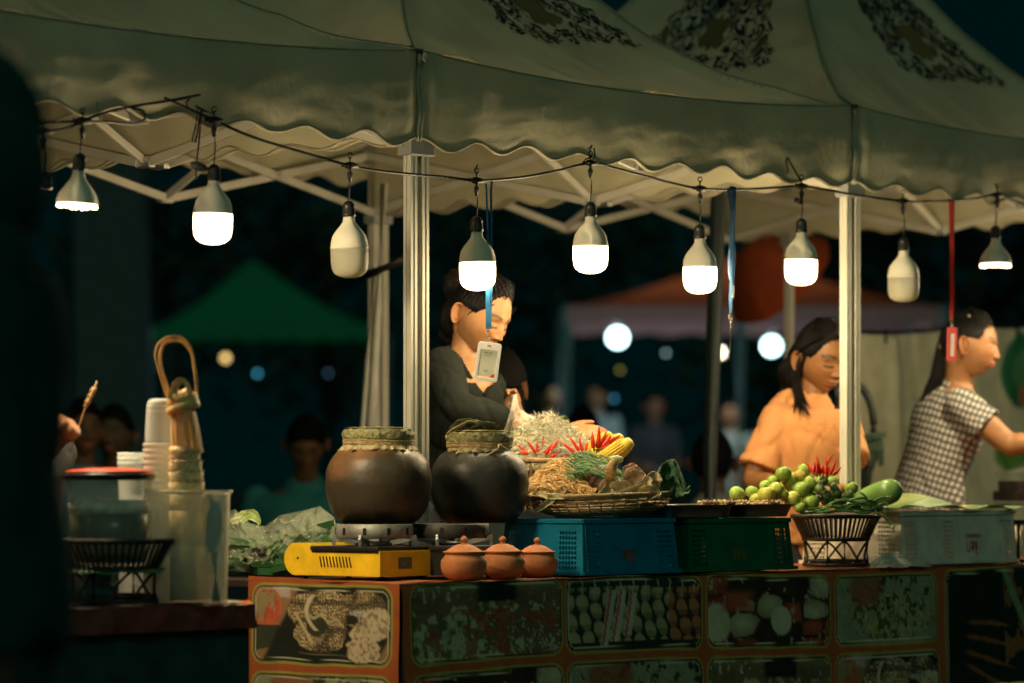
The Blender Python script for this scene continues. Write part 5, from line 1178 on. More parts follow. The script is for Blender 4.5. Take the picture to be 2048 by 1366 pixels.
cup_stack(318, 9.15, 797, 884, 1206, .0300, .0385, 'tall stack of upturned clear plastic cups left of the bamboo baskets', 27)
# glass-like cups seen over the lid
c = W(262, 905, 9.35); m = MB()
for k in range(3): m.lathe([(.030, c.z - .10 - k * .004), (.0335, c.z - .012 * k - .004), (.0345, c.z - .012 * k), (.0335, c.z - .012 * k), (.029, c.z - .1)], (c.x, c.y, 0), 36, capends=False)
m.lathe([(.030, LZ + .003), (.030, c.z - .1)], (c.x, c.y, 0), 30, capends=False)
tag(m.build('cup_stack', M('cup_clear')), 'short stack of clear cups just behind the red lid', 'cup stack')
# bamboo baskets with looped handles
bam = M('bamboo_strip', (.86, .56, .24), .45, var=.2, vscale=40, stretch=(1, 1, .15), transl=.1); bamw = M('bamboo_weave', (.82, .62, .32), .55, var=.3, vscale=70, bump=.4, bscale=120)
bd_ = 9.08
def bp(px, py, dd=0): return W(px, py, bd_ + dd)
root = empty('bamboo_baskets', bp(375, 1200), 'tall nested stack of small woven bamboo baskets standing in the milky bin', 'basket stack')
c = bp(374, 950); rb = 34 / F * bd_
m = MB()
for i, (y0, y1, k, sx) in enumerate([(893, 922, .90, -2), (920, 944, .96, -1), (942, 966, 1.0, 0), (963, 986, 1.04, 1), (986, 1020, 1.05, 2), (1020, 1090, 1.08, 3), (1090, 1200, 1.1, 4)]):
    z1, z0 = bp(0, y0).z, bp(0, y1).z; cc = bp(372 + sx * 1.2, 950)
    m.lathe([(rb * k * .97, z0), (rb * k * 1.02, z0 + .004), (rb * k * 1.0, (z0 + z1) / 2), (rb * k * 1.03, z1 - .004), (rb * k * .96, z1), (rb * k * .9, z1 - .002)], (cc.x, cc.y, 0), 36)
m.build('woven_band', bamw, root)
m = MB()
for i in range(5):
    z = bp(0, 905 + i * 20).z
    for q0 in np.linspace(-2.8, -.3, 7): 
        for s in (-1, 1): m.tube([(c.x + rb * 1.06 * math.cos(q0 + s * t), c.y + rb * 1.06 * math.sin(q0 + s * t), z + .006 * math.cos(t * 8)) for t in np.linspace(-.16, .16, 6)], .0011, n=4)
m.build('weave_strand', M('bamboo_dark', (.30, .18, .07), .6, var=.3), root)
m = MB()
for k in range(14):
    q = k * 2 * math.pi / 14; x0, y0 = rb * .92 * math.cos(q), rb * .92 * math.sin(q); ty = 822 + 3 * math.sin(k)
    a, b = bp(374, 905), bp(366, ty); ribbon(m, [a + Vector((x0, y0, 0)), (a + b) / 2 + Vector((x0 * .93, y0 * .93, 0)), b + Vector((x0 * .76, y0 * .76, 0))], .010, .0014, face=(math.cos(q), math.sin(q), .01))
m.build('upright_strip', bam, root, smooth=False)
m = MB(); cc = bp(366, 806); tm = Matrix.Rotation(-.22, 3, 'Y')
m.lathe([(.0285, -.019), (.0315, -.016), (.036, -.002), (.0375, .010), (.036, .018), (.032, .018), (.030, 0), (.028, -.018)], cc, 40, mtx=tm); m.lathe([(.0375, -.012), (.0405, -.010), (.0405, .006), (.0375, .008)], cc - Vector((0, 0, .008)), 40, mtx=Matrix.Rotation(-.3, 3, 'Y')); m.build('collar', bam, root)
m = MB()
for dx, dz, s in ((-.004, .020, .010), (.008, .024, .011), (.016, .020, .010), (-.012, .014, .011), (.024, .012, .010)): m.ell(cc + Vector((dx, -.008, dz)), s, 12, 10)
m.build('folded_tip', M('bamboo_pale', (.78, .62, .34), .4, var=.1), root)
m = MB()
def loop(pts, w, face=(0, -1, 0)): ribbon(m, [bp(*p) for p in smooth_path([p if len(p) == 3 else (*p, 0) for p in pts], 8)], w, .0022, face)
loop([(342, 815), (330, 780), (316, 735), (311, 710), (317, 688), (334, 675), (352, 672), (368, 678), (380, 694), (388, 720), (391, 760), (395, 800), (396, 815)], .0062, (.75, -.66, 0))
loop([(346, 815, .01), (333, 770, .01), (323, 735, .01), (321, 708, .01), (328, 688, .01), (343, 681, .01), (362, 682, .01), (377, 696, .01), (386, 716, .01), (392, 760, .01), (394, 805, .01)], .0075, (.6, -.8, 0))
loop([(341, 800, -.03), (345, 775, -.03), (354, 762, -.03), (362, 759, -.03), (372, 766, -.03), (380, 785, -.03), (384, 805, -.03)], .011, (.2, -1, 0))
loop([(352, 795, -.03), (356, 772, -.03), (366, 762, -.03)], .008, (.4, -1, 0))
m.build('handle', bam, root, smooth=False)
# milky rectangular bin round it
root = empty('plastic_bin', bp(376, 1206), 'translucent rectangular plastic bin holding bamboo baskets and a blue bottle', 'plastic bin')
dB = 9.02; zt_, zb_ = W(0, 981, dB).z, LZ + .003; xl, xr = W(292, 0, dB).x, W(456, 0, dB).x; yf, yb = dB, dB + .13; m = MB()
def boxring(f, z): 
    cx, cy = (xl + xr) / 2, (yf + yb) / 2; hx, hy = (xr - xl) / 2 * f, (yb - yf) / 2 * f; out = []
    for k in range(40):
        q = 2 * math.pi * k / 40 + .01; out.append(Vector((cx + hx * math.copysign(abs(math.cos(q)) ** .22, math.cos(q)), cy + hy * math.copysign(abs(math.sin(q)) ** .22, math.sin(q)), z)))
    return out
rg = [boxring(.90, zb_), boxring(.94, (zb_ + zt_) / 2), boxring(.975, zt_ - .012), boxring(.985, zt_ - .006), boxring(1.04, zt_ - .006), boxring(1.04, zt_), boxring(.985, zt_)]
m.add([p for r in rg for p in r], [(i * 40 + j, i * 40 + (j + 1) % 40, (i + 1) * 40 + (j + 1) % 40, (i + 1) * 40 + j) for i in range(len(rg) - 1) for j in range(40)] + [tuple(range(39, -1, -1))])
m.build('wall', milky, root)
m = MB(); q = W(427, 1052, dB + .075); m.ell(q, (.021, .020, .062), 24, 18, mtx=Matrix.Rotation(.12, 3, 'Y')); m.tube([q + Vector((.004, 0, -.06)), (q.x + .006, q.y, LZ + .006)], [.012, .012], n=14); m.tube([q + Vector((-.006, 0, .055)), q + Vector((-.008, 0, .075))], [.009, .008], n=14)
tag(m.build('bottle', M('blue_bottle', (.02, .10, .14), .3, var=.1)), 'dark blue oval bottle inside the milky bin', 'bottle')
# printed carton below the wicker stand
m = MB(); c = W(194, 1165, jc.y + .05); m.box((c.x, c.y, (LZ + .003 + c.z + .018) / 2 + .002), (.070, .05, c.z + .018 - LZ - .002), .1)
o = m.build('carton', M('pale_carton', (.34, .42, .36), .5, var=.3, vscale=35), smooth=False, bevel=.002); tag(o, 'small pale printed carton standing beneath the left wicker stand', 'carton')
m = MB()
for k in range(5): m.box((c.x - .02 + .012 * k, c.y - .0262 - .0001 * k, c.z), (.006, .0006, .02 + .006 * (k % 2)), .1)
m.build('printed_stripe', M('pink_print', (.45, .18, .15), .6), o, smooth=False)
# ================================================================ bag of banana leaves
lb_ = LN(548, .26); root = tag(bpy.data.objects.new('leaf_bundle', None), 'bundle of folded green banana leaves inside a clear plastic bag, left of the yellow stove', 'leaf bundle'); COL.objects.link(root); root.location = (lb_.x, lb_.y, TZ)
m = MB()
def leafpack(x0, x1, y0, y1, d, tilt, col, n=7):
    for k in range(n):
        f = k / n; c = W((x0 + x1) / 2 + U(-6, 6), y1 + (y0 - y1) * (f + .04), d + U(-.02, .02)); w = (x1 - x0) / F * d * U(.85, 1); th = (y1 - y0) / F * d / n * .95; g = U(.6, 1.3)
        m.box(c, (w, .20, th), mtx=Matrix.Rotation(tilt + U(-.05, .05), 3, 'Y') @ Matrix.Rotation(U(-.1, .3), 3, 'Z'), col=tuple(q * g for q in col))
leafpack(545, 660, 1052, 1130, 10.42, -.22, (.035, .13, .045), 6); leafpack(455, 570, 1075, 1140, 10.5, .05, (.06, .17, .05), 5); leafpack(490, 640, 1100, 1144, 10.45, .03, (.03, .11, .04), 3)
for x, y, r in ((520, 1105, .030), (495, 1112, .022), (560, 1118, .024)):
    c = W(x, y, 10.36); 
    for k in range(4): m.tube([c + Vector((0, -.02, 0)), c + Vector((0, .12, 0))], r * (1 - k * .2), n=22, col=(.07 + .03 * k, .20 + .04 * k, .06))
leafstrip(m, [W(462, 1045, 10.45), W(495, 1030, 10.45), W(520, 1044, 10.45)], .014, .3, (.45, .50, .20), seed=1, nrm=(0, -1, .3)); leafstrip(m, [W(484, 1042, 10.4), W(506, 1027, 10.4), W(520, 1050, 10.4)], .012, .3, (.35, .45, .15), seed=2, nrm=(0, -1, .3))
m.build('folded_leaf', vcm('banana_leaf_dark', .3, spec=.6), root, smooth=False)
m = MB()
def bag(u, v, k=0):
    xs = [442, 470, 500, 530, 560, 600, 640, 668, 682]; top = [1030, 1018, 1046, 1052, 1030, 1022, 1012, 1034, 1075]; bot = [1140, 1150, 1150, 1150, 1150, 1148, 1146, 1142, 1130]
    x = 442 + 240 * u; a, b = np.interp(x, xs, top), np.interp(x, xs, bot); y = a + (b - a) * v
    v = min(1, max(0, v)); bul = abs(math.sin(math.pi * v)) ** .5 * abs(math.sin(math.pi * min(1, max(0, u)))) ** .4
    d = 10.44 + (-.15 if k == 0 else .13) * bul + .030 * nz((u * 7, v * 4, k)) + .016 * nz((u * 22, v * 9, k + 4)) + .007 * abs(nz((u * 26 + v * 9, v * 9, k))) + .003 * nz((u * 60 + v * 20, v * 18, k))
    return W(x, y, d)
m.grid(lambda u, v: bag(u, v), 200, 90); m.grid(lambda u, v: bag(u, v, 1), 60, 26)
m.build('clear_bag', M('bag_film', (.80, .84, .62), .10, var=.0, alpha=.24, spec=1.0, bump=.9, bscale=26, stretch=(1, .5, 1.6)), root)
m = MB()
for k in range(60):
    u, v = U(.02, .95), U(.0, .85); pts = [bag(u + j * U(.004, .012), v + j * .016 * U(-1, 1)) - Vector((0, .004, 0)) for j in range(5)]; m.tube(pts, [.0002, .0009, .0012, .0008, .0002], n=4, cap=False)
tag(m.build('crease_glint', M('bag_highlight', (.85, .85, .6), .2, alpha=.55, spec=1.0), root), kind='stuff')  # highlights along the bag's creases, modelled as thin pale strands
# ================================================================ people
def bake(mb, voxel, name, mat, parent, smooth_it=4, fn=None, colfn=None, drop=None, extra=None, disp=None):
    o = mb.build(name + '_raw', None, None)
    md = o.modifiers.new('r', 'REMESH'); md.mode = 'VOXEL'; md.voxel_size = voxel; md.use_smooth_shade = True
    if smooth_it: s = o.modifiers.new('s', 'SMOOTH'); s.iterations = smooth_it; s.factor = .5
    dg = bpy.context.evaluated_depsgraph_get(); dg.update(); ev = o.evaluated_get(dg); me = bpy.data.meshes.new_from_object(ev)
    n = len(me.vertices); co_ = np.empty(n * 3, np.float32); me.vertices.foreach_get('co', co_); co_ = co_.reshape(-1, 3)
    no = np.empty(n * 3, np.float32); me.vertices.foreach_get('normal', no); no = no.reshape(-1, 3)
    if disp is not None: co_ = co_ + no * np.array([disp(v) for v in co_])[:, None]
    fs = [tuple(p.vertices) for p in me.polygons]
    if drop is not None:
        bad = np.array([drop(v) for v in co_]); fs = [f for f in fs if not any(bad[i] for i in f)]
    bpy.data.objects.remove(o); bpy.data.meshes.remove(me)
    r = MB(); r.add([tuple(float(k) for k in v) for v in co_], fs, [colfn(v) for v in co_] if colfn else (1, 1, 1))
    if extra: r.add(extra.v, extra.f, extra.c)
    return r.build(name, mat, parent)
def chain(m, pts, rs, n=14, flat=1.0, xax=None, end=True):
    sp = smooth_path([tuple(p) + (r if not isinstance(r, tuple) else r[0], (r if not isinstance(r, tuple) else r[1])) for p, r in zip(pts, rs)], 5)
    m.tube([p[:3] for p in sp], [(p[3], p[4]) for p in sp], n=n, xax=xax)
    m.ell(sp[0][:3], min(sp[0][3], sp[0][4]) * .98, 12, 8)
    if end: m.ell(sp[-1][:3], min(sp[-1][3], sp[-1][4]) * .98, 12, 8)
def hand(m, wrist, dirv, nrm, s=1.0, curl=.6, spread=.16, thumb=1, curls=None, k=1.0):
    """dirv: towards the fingers; nrm: out of the back of the hand; thumb: +1/-1 side"""
    w = Vector(wrist); d = Vector(dirv).normalized(); n = Vector(nrm); n = (n - d * n.dot(d)).normalized(); x = d.cross(n).normalized() * thumb
    L = .085 * s
    chain(m, [w - d * .01, w + d * .02 * s, w + d * .055 * s, w + d * L], [(.024 * s, .017 * s), (.030 * s, .016 * s), (.039 * s, .015 * s), (.037 * s, .012 * s)], xax=x)
    lens = (.064, .074, .069, .054); offs = (.028, .010, -.009, -.026)
    for i, (l, o) in enumerate(zip(lens, offs)):
        c = (curls[i] if curls else curl); p = w + d * (L - .008 - .004 * abs(i - 1)) * 1 + x * o * s; a = spread * (1.5 - i); dd = (d + x * a).normalized(); ang = 0; pts = [p - dd * .012, p]
        for j, f in enumerate((.42, .32, .26)):
            ang += c * (.6, 1.0, .7)[j]; e = dd * math.cos(ang) - n * math.sin(ang); p = p + e * l * s * f; pts.append(p)
        rr = .0088 * s * (.9 if i == 3 else 1); chain(m, pts, [rr * 1.05, rr * 1.1, rr, rr * .9, rr * .72], n=10)
    p = w + d * .022 * s + x * .022 * s; e = (d * .70 + x * .72 - n * .35 * (curl > .3)).normalized(); e2 = (d * .92 + x * .28 - n * .4 * (curl > .3)).normalized()
    chain(m, [p - e * .01, p + e * .025 * s, p + e * .042 * s + e2 * .012 * s, p + e * .042 * s + e2 * .036 * s], [.015 * s, .0125 * s, .0105 * s, .0078 * s], n=10)
def head_mesh(c, Rm, skin, s=1.0, lip=(.42, .12, .07), lids=True, N=(220, 190), smile=0):
    """returns MB with painted face. local x: sideways, -y: forward, z: up"""
    nu, nv = N; m = MB(); vs = []; cs = []
    th = np.linspace(0, 2 * np.pi, nu, endpoint=False); th = th - .55 * np.sin(th)      # denser near theta=0 (front)
    ph = np.linspace(.0, 1, nv + 1)[1:-1]; ph = np.pi * (ph + .035 * np.sin(2 * np.pi * ph) * 0)
    TH, PH = np.meshgrid(th, ph); X = np.sin(TH) * np.sin(PH); Y = -np.cos(TH) * np.sin(PH); Z = np.cos(PH)
    def shape(X, Y, Z):
        G = lambda x0, z0, sx, sz: np.exp(-((x - x0) / sx) ** 2 - ((z - z0) / sz) ** 2)
        x = X * .076; y = np.where(Y < 0, Y * .088, Y * .100); z = np.where(Z > 0, Z * .115, Z * .108)
        t = np.clip(-z / .108, 0, 1)
        x = x * (1 - .40 * t ** 1.9 * (Y < .3)) * (1 - .10 * np.clip(z / .115, 0, 1) ** 2); x = np.sign(x) * np.abs(x)
        y = np.where(Y > 0, y * (1 - .42 * t ** 1.1), y * (1 + .04 * t))                      # neck hollow behind
        fr = np.clip(-Y * 1.6, 0, 1); 
        y = y + fr * .006 * np.exp(-(x / .03) ** 2) * 0
        y = np.where(Y < 0, y * (1 + .10 * np.clip(1 - np.abs(X) ** 2, 0, 1) * np.exp(-((z + .03) / .07) ** 2) * .3), y)
        f = np.zeros_like(x); A = np.abs(x)
        GA = lambda x0, z0, sx, sz: np.exp(-((A - x0) / sx) ** 2 - ((z - z0) / sz) ** 2)
        ramp = np.clip((.010 - z) / .042, 0, 1) ** 1.25; under = 1 / (1 + np.exp(-(z + .0385) / .0030))
        f += (.0015 + .0150 * ramp) * np.exp(-(x / (.0075 + .0045 * ramp)) ** 2) * under * np.exp(-(np.clip(z - .012, 0, 1) / .012) ** 2)
        f += .0075 * GA(.0135, -.032, .0062, .0065) + .0015 * G(0, -.030, .012, .008)
        f -= .0115 * GA(.030, .004, .016, .012) * 1.0; f += .0060 * GA(.031, .001, .0125, .0075); f -= .0012 * GA(.031, .0085, .013, .002)
        f += -.0035 * G(0, .010, .014, .010) + .0035 * GA(.030, .024, .020, .008); f += .0040 * GA(.038, -.024, .018, .018); f -= .004 * GA(.062, .0, .012, .03)
        f += .0098 * G(0, -.0545, .019, .0056) + .0100 * G(0, -.0655, .016, .0056) - .0055 * G(0, -.0600, .021, .0016)
        f += .004 * G(0, -.06, .03, .014) - .0045 * G(0, -.0755, .017, .0045) + .0085 * G(0, -.090, .018, .011) - .0012 * G(0, -.047, .003, .006)
        f += smile * .002 * GA(.03, -.05, .01, .012)
        return x, y - f * fr, z, x, z, fr
    x, y, z, fx, fz, fr = shape(X, Y, Z); A = np.abs(fx); base = np.array(skin); C = np.zeros(x.shape + (3,)); C[...] = base
    def mix(mask, col): 
        nonlocal C
        C = C * (1 - np.clip(mask, 0, 1)[..., None]) + np.array(col) * np.clip(mask, 0, 1)[..., None]
    g = lambda v, w: np.exp(-(v / w) ** 2)
    mix(.35 * g(A - .040, .018) * g(fz + .024, .018) * fr, base * np.array((1.1, .72, .60))); mix(.25 * g(fx, .012) * g(fz + .03, .010) * fr, base * np.array((1.1, .75, .62)))
    cres = g(fz + .0545 - .12 * A, .0042) + g(fz + .0655 - .10 * A, .0048); mix(np.clip(cres, 0, 1) * (1 / (1 + np.exp((A - .0225) / .0016))) * (fr > .2) * .85, lip); mix(g(fz + .0600 - .10 * A, .0018) * (A < .024) * fr * .9, (.06, .015, .01))
    brow = g(fz - .0235 - .006 * np.sin(np.clip((A - .012) / .036, 0, 1) * 2.6), .0052 * 1) * (A > .011) * (A < .052); mix(brow * fr * .95, (.020, .013, .010))
    lid = fz - (-.0055 + .35 * ((A - .031) ** 2) / .012 * .35); mix(g(lid, .0034) * (np.abs(A - .031) < .0155) * fr * .98, (.012, .008, .006)); mix(g(fz - .0065 + 10 * (A - .031) ** 2, .0009) * (np.abs(A - .031) < .012) * fr * .55, base * .35)
    mix(g(fz - .004, .008) * g(A - .031, .018) * fr * .30, base * np.array((.55, .42, .36)))  # shade of the eye sockets painted into the skin colour
    mix(g(A - .0080, .0042) * g(fz + .0380, .0030) * fr * .9, (.05, .015, .01))  # nostrils, with the shadow under the nose painted in
    P = np.stack([x, y, z], -1).reshape(-1, 3) * s; R3 = np.array(Rm); P = P @ R3.T + np.array(c)
    vs = [tuple(map(float, p)) for p in P]; r_ = nv - 1
    fs = [(i * nu + j, (i + 1) * nu + j, (i + 1) * nu + (j + 1) % nu, i * nu + (j + 1) % nu) for i in range(r_ - 1) for j in range(nu)]
    top = Vector(c) + Rm @ Vector((0, 0, .115 * s)); bot = Vector(c) + Rm @ Vector((0, float(y[-1].mean()), -.108 * s))
    T = len(vs); vs += [tuple(top), tuple(bot)]; fs += [(T, j, (j + 1) % nu) for j in range(nu)] + [(T + 1, (r_ - 1) * nu + (j + 1) % nu, (r_ - 1) * nu + j) for j in range(nu)]
    m.add(vs, fs, [tuple(k) for k in C.reshape(-1, 3)] + [tuple(base)] * 2)
    # ears
    for sd in (-1, 1):
        e = MB(); hc = Vector((sd * .0735, .012, -.012))
        def ear(u, v):
            q = u * 2 * math.pi; r = v; X_ = .0165 * math.cos(q) * r * (1 + .25 * math.sin(q)); Z_ = .031 * math.sin(q) * r; out = .016 * r + .004 * math.cos(q) * r - .007 * math.exp(-((r - .55) / .16) ** 2) - .003 * math.exp(-((r - .0) / .3) ** 2) + (.002 if .8 < r < .95 else 0)
            return Vector(c) + Rm @ ((hc + Vector((sd * (out * (.8 + .5 * (math.cos(q) + 1) / 2) - .001), X_ + .10 * Z_ + .002, Z_))) * s)
        e.grid(ear, 28, 14, col=lambda u, v: tuple(base * (np.array((1.05, .85, .75)) if v > .75 else np.array((.8, .6, .5)))))
        def ear_back(u, v):
            a = ear(u, 1); b_ = Vector(c) + Rm @ (Vector((sd * .066, .010 + .003 * math.cos(u * 6.28), -.012 + .014 * math.sin(u * 6.28))) * s); return a.lerp(b_, v)
        e.grid(ear_back, 28, 3, col=tuple(base * .9))
        m.add(e.v, e.f, e.c)
    return m
hairm = M('black_hair', (.006, .005, .005), .42, var=.5, vscale=60, stretch=(6, 6, .6), bump=.8, bscale=60, spec=.16)
def hair_cap(c, Rm, s=1.0, line=.055, back=-.06, part=0, vol=1.07, seed=0, cover_ear=False):
    """shell over the skull, open at the face"""
    m = MB(); nu, nv = 160, 100
    def f(u, v):
        th_ = u * 2 * math.pi; ph = v * math.pi; X, Y, Z = math.sin(th_) * math.sin(ph), -math.cos(th_) * math.sin(ph), math.cos(ph)
        x = X * .076; y = Y * (.088 if Y < 0 else .100); z = Z * (.115 if Z > 0 else .108)
        front = max(0, -Y); side = abs(X)
        # lower limit of hair by direction
        hl = line * front ** .8 * 1.0 + (1 - front ** .8) * back if Y < 0 else back
        if Y < 0: 
            hl = line - (line - .010) * min(1, side / .93) ** 2.6 - .008 * math.exp(-(X / .12) ** 2) * 0
            if front < .30: hl = .012
        elif Y < .5: hl = .012 + (back - .012) * max(0, (Y - .16) / .34)
        k = (z - hl) / .014; k = 1 / (1 + math.exp(-k * 2.2)); strand = .0012 * math.sin(u * 260 + 8 * v) + .0015 * nz((u * 40, v * 5, seed))
        t = max(0, -z / .108); y2 = y * (1 - (.44 - .16 * k) * t) if Y > 0 else y; x2 = x * (1 - (.40 * t ** 1.9 if Y < .3 else .10 * t) * (1 - .6 * k)) * (1 - .10 * max(0, z / .115) ** 2)
        g = (.90 + (vol - .90) * k) + .02 * k * max(0, Y) * vol + strand / .09 * k
        return Vector(c) + Rm @ (Vector((x2 * g, y2 * g, z * (g if z > 0 else .99))) * s)
    m.grid(f, nu, nv); return m
def lock(m, pts, rs, flat=.5, n=10, xax=None): 
    sp = smooth_path([tuple(p) + (r,) for p, r in zip(pts, rs)], 6); m.tube([p[:3] for p in sp], [(max(p[3], .0006), max(p[3], .0006) * flat) for p in sp], n=n, xax=xax)
def flyaway(m, c, Rm, n=110, seed=0, line=.08):
    q = random.Random(seed)
    for k in range(n):
        t = q.uniform(-1.25, 1.25); z0 = line * math.cos(t * .75) ** .5 - .004 + q.uniform(-.010, .004); rr = .99
        x, y = .076 * math.sin(t) * math.sqrt(max(.05, 1 - (z0 / .115) ** 2)), -.088 * math.cos(t) * math.sqrt(max(.05, 1 - (z0 / .115) ** 2)); p = Vector((x, y, z0))
        b_ = Vector((x * .9 + q.uniform(-.01, .01), y * .55, min(.112, z0 + .032))) * 1.10; e = Vector((x * .5, .02, .118)) * 1.08
        m.tube([c + Rm @ (p * rr), c + Rm @ ((p + b_) / 2 * 1.035), c + Rm @ b_, c + Rm @ e], [.0004, .0011, .0014, .0008], n=4)
    for k in range(n // 3):
        t = q.uniform(0, 6.28); u_ = q.uniform(.3, 1); p = Vector((.080 * math.sin(t) * u_, .085 * math.cos(t) * u_ + .01, .118 * math.sqrt(1 - .8 * u_ * u_))); d_ = Vector((q.uniform(-1, 1), q.uniform(-.3, 1), q.uniform(-.2, .7))) * .02
        m.tube([c + Rm @ p, c + Rm @ (p * 1.06 + d_ * .5), c + Rm @ (p * 1.04 + d_)], [.0006, .0005, .0002], n=4)
def torso(m, sh, ne, ch, wa, pe, ax, g=0.0, s=1.0, neck=True, slim=1.0, fr=(0, -1, 0)):
    """sections from pelvis to neck; ax = direction across the shoulders"""
    S = [(pe - Vector((0, 0, .06)), .150, .105), (pe, .165, .115), (pe.lerp(wa, .5), .150, .105), (wa, .128 * slim, .092), (wa.lerp(ch, .5), .135 * slim, .100), (ch, .150, .108), (ch.lerp(sh, .6), .158, .098), (sh, .135, .075), (sh.lerp(ne, .55), .085, .058), (ne, .055, .052)]
    if g: S = S[:8] + [(sh.lerp(ne, .30), .088, .056)]
    chain(m, [p for p, a, b in S], [((a + g) * s, (b + g) * s) for p, a, b in S], n=26, xax=ax)
def rot_head(yaw, pitch, roll=0): return Matrix.Rotation(rad(yaw), 3, 'Z') @ Matrix.Rotation(rad(pitch), 3, 'X') @ Matrix.Rotation(rad(roll), 3, 'Y')
def wr(a=.006, s=14, seed=0, vert=1.0):
    def f(v):
        n1 = nz((v[0] + v[2] * .8, v[1], v[2] * .5), s * .55, seed); n2 = nz((v[0] - v[2] * .6, v[1], v[2] * .6), s * .9, seed + 5)
        return a * .8 * nz(v, s * .5, seed) - a * .42 * math.exp(-(n1 / .06) ** 2) - a * .30 * math.exp(-(n2 / .05) ** 2) + a * .3
    return f
def legs(mb_skin, mb_cloth, pe, ax, s=1.0):
    for sd in (-1, 1):
        hp = pe + ax * .085 * sd - Vector((0, 0, .04)); kn = Vector((hp.x, hp.y - .02, hp.z * .53)); an = Vector((hp.x, hp.y + .02, .085))
        chain(mb_skin, [hp, kn, an], [.078 * s, .052 * s, .036 * s]); chain(mb_cloth, [hp, kn, an + Vector((0, 0, .04))], [.092 * s, .068 * s, .055 * s])
        chain(mb_skin, [an - Vector((0, 0, .03)), an + Vector((0, -.08, -.055)), an + Vector((0, -.15, -.065))], [(.032, .03), (.036, .022), (.030, .014)])
SKIN = M('skin', attr=True, rough=.50, var=.10, vscale=45, spec=.35, sss=.10, bump=.12, bscale=260)
def person(name_label, loc, voxel=.006): return empty('person', (loc[0], loc[1], 0), name_label, 'person')

# ---------------------------------------------------------------- vendor in black, reaching into the papaya
sk = (.37, .185, .080); d1 = 11.15
def w1(px, py, dd=0): return W(px, py, d1 + dd)
root = person('woman in a black long-sleeved top with tied-up hair reaching over the papaya', w1(925, 950))
hc = w1(962, 630); Rh = rot_head(50, 27, 6); HS = 1.0
hm = head_mesh(hc, Rh, sk, HS)
ne = w1(925, 716, .02); sh = w1(916, 744, .03); ch = w1(903, 812, .06); wa = w1(892, 900, .10); pe = w1(890, 985, .14); ax = Vector((.80, .58, 0)).normalized()
b = MB(); jaw = hc + Rh @ Vector((0, .022, -.055)); chain(b, [ne + Vector((0, .01, -.04)), ne, (ne + jaw) / 2, jaw], [(.060, .050), (.043, .042), (.040, .041), (.044, .044)], xax=ax)
torso(b, sh, ne, ch, wa, pe, ax, s=.93); cl = MB(); legs(b, cl, pe, ax)
shN, elN, wrN = w1(884, 732, -.12), w1(915, 812, -.26), w1(1022, 842, -.24); shF, elF, wrF = w1(952, 768, .13), w1(1000, 872, .08), w1(1122, 862, -.04)
for S_, E_, W_ in ((shN, elN, wrN), (shF, elF, wrF)):
    chain(b, [S_, S_.lerp(E_, .5), E_, E_.lerp(W_, .35), W_], [.046, .042, .034, .034, .024])
hand(b, wrN, (1, -.05, -.38), (0, -.3, 1), s=.95, curl=.5, thumb=-1)
hand(b, wrF, (1, -.15, -.02), (-.1, -.5, 1), s=.98, curl=.28, spread=.20, thumb=-1)
bo = bake(b, .0052, 'body', SKIN, root, 3, colfn=lambda v: tuple(q * (1 + .05 * nz(v, 20)) for q in sk), extra=hm)
shirt = MB(); torso(shirt, sh, ne - Vector((0, 0, .022)), ch, wa, pe, ax, g=.013, s=.95)
for S_, E_, W_, e_ in ((shN, elN, wrN, .86), (shF, elF, wrF, .80)):
    chain(shirt, [S_, S_.lerp(E_, .5), E_, E_.lerp(W_, .4), E_.lerp(W_, e_)], [.056, .049, .042, .039, .035])
nb = w1(966, 790, -.16); n1 = w1(905, 700); 
def vneck(v):
    p = Vector(v); px = 1024 + p.x / p.y * F; py = 950 - (p.z - H0) / p.y * F
    a_ = (px - (918 + (py - 700) * .56)); b_ = (1008 - (py - 715) * .50 - px); c_ = (py - 660) * 1.0
    d = min(a_, b_, c_) if p.y < ne.y + .03 else -9; return max(0, min(1, d / 8 + .5))
bake(shirt, .006, 'top', M('black_top', (.013, .016, .013), .9, var=.12, vscale=60, bump=.3, bscale=260, spec=.15), root, 2, disp=lambda v: wr(.010, 11, 2)(v) * (1 - vneck(v)) - .034 * vneck(v))
bake(cl, .012, 'trousers', M('dark_trousers', (.02, .02, .025), .8), root, 2)
hair = MB(); q = hair_cap(hc, Rh, HS, line=.084, back=-.075, vol=1.08); hair.add(q.v, q.f, q.c)
hair.ell(hc + Rh @ Vector((0, .070, -.038)), (.070, .048, .072), 26, 18, mtx=Rh); hair.ell(hc + Rh @ Vector((0, .078, -.088)), (.042, .026, .05), 20, 14, mtx=Rh)
bc = hc + Rh @ Vector((0, .118, .040)); hair.ell(bc, (.050, .045, .052), 26, 18, fn=lambda d_: 1 + .05 * math.sin(9 * d_.x + 7 * d_.z))
for k in range(8): lock(hair, [hc + Rh @ Vector((U(-.07, .07), -.055 + U(0, .02), .07)), hc + Rh @ Vector((U(-.08, .08), .0, .10)), bc + Vector((U(-.03, .03), 0, U(-.02, .04)))], [.003, .006, .004])
e_ = lambda x, y, z: hc + Rh @ Vector((x, y, z))
for sd in (-1, 1):
    lock(hair, [e_(sd * .060, -.050, .040), e_(sd * .073, -.020, .010), e_(sd * .075, -.012, -.008)], [.004, .004, .0008])
    lock(hair, [e_(sd * .050, -.066, .060), e_(sd * .068, -.040, .030), e_(sd * .078, .0, .020), e_(sd * .075, .05, .015)], [.004, .008, .009, .008])
flyaway(hair, hc, Rh, seed=1, n=70, line=.086)
hair.build('hair', hairm, root)
m = MB(); cc = bc + Vector((-.002, -.045, .004))
for k in range(4): m.tube([cc + Vector((.006 * k - .012, 0, .007 * k)), cc + Vector((.006 * k - .004, -.004, .007 * k - .008))], .0012, n=5)
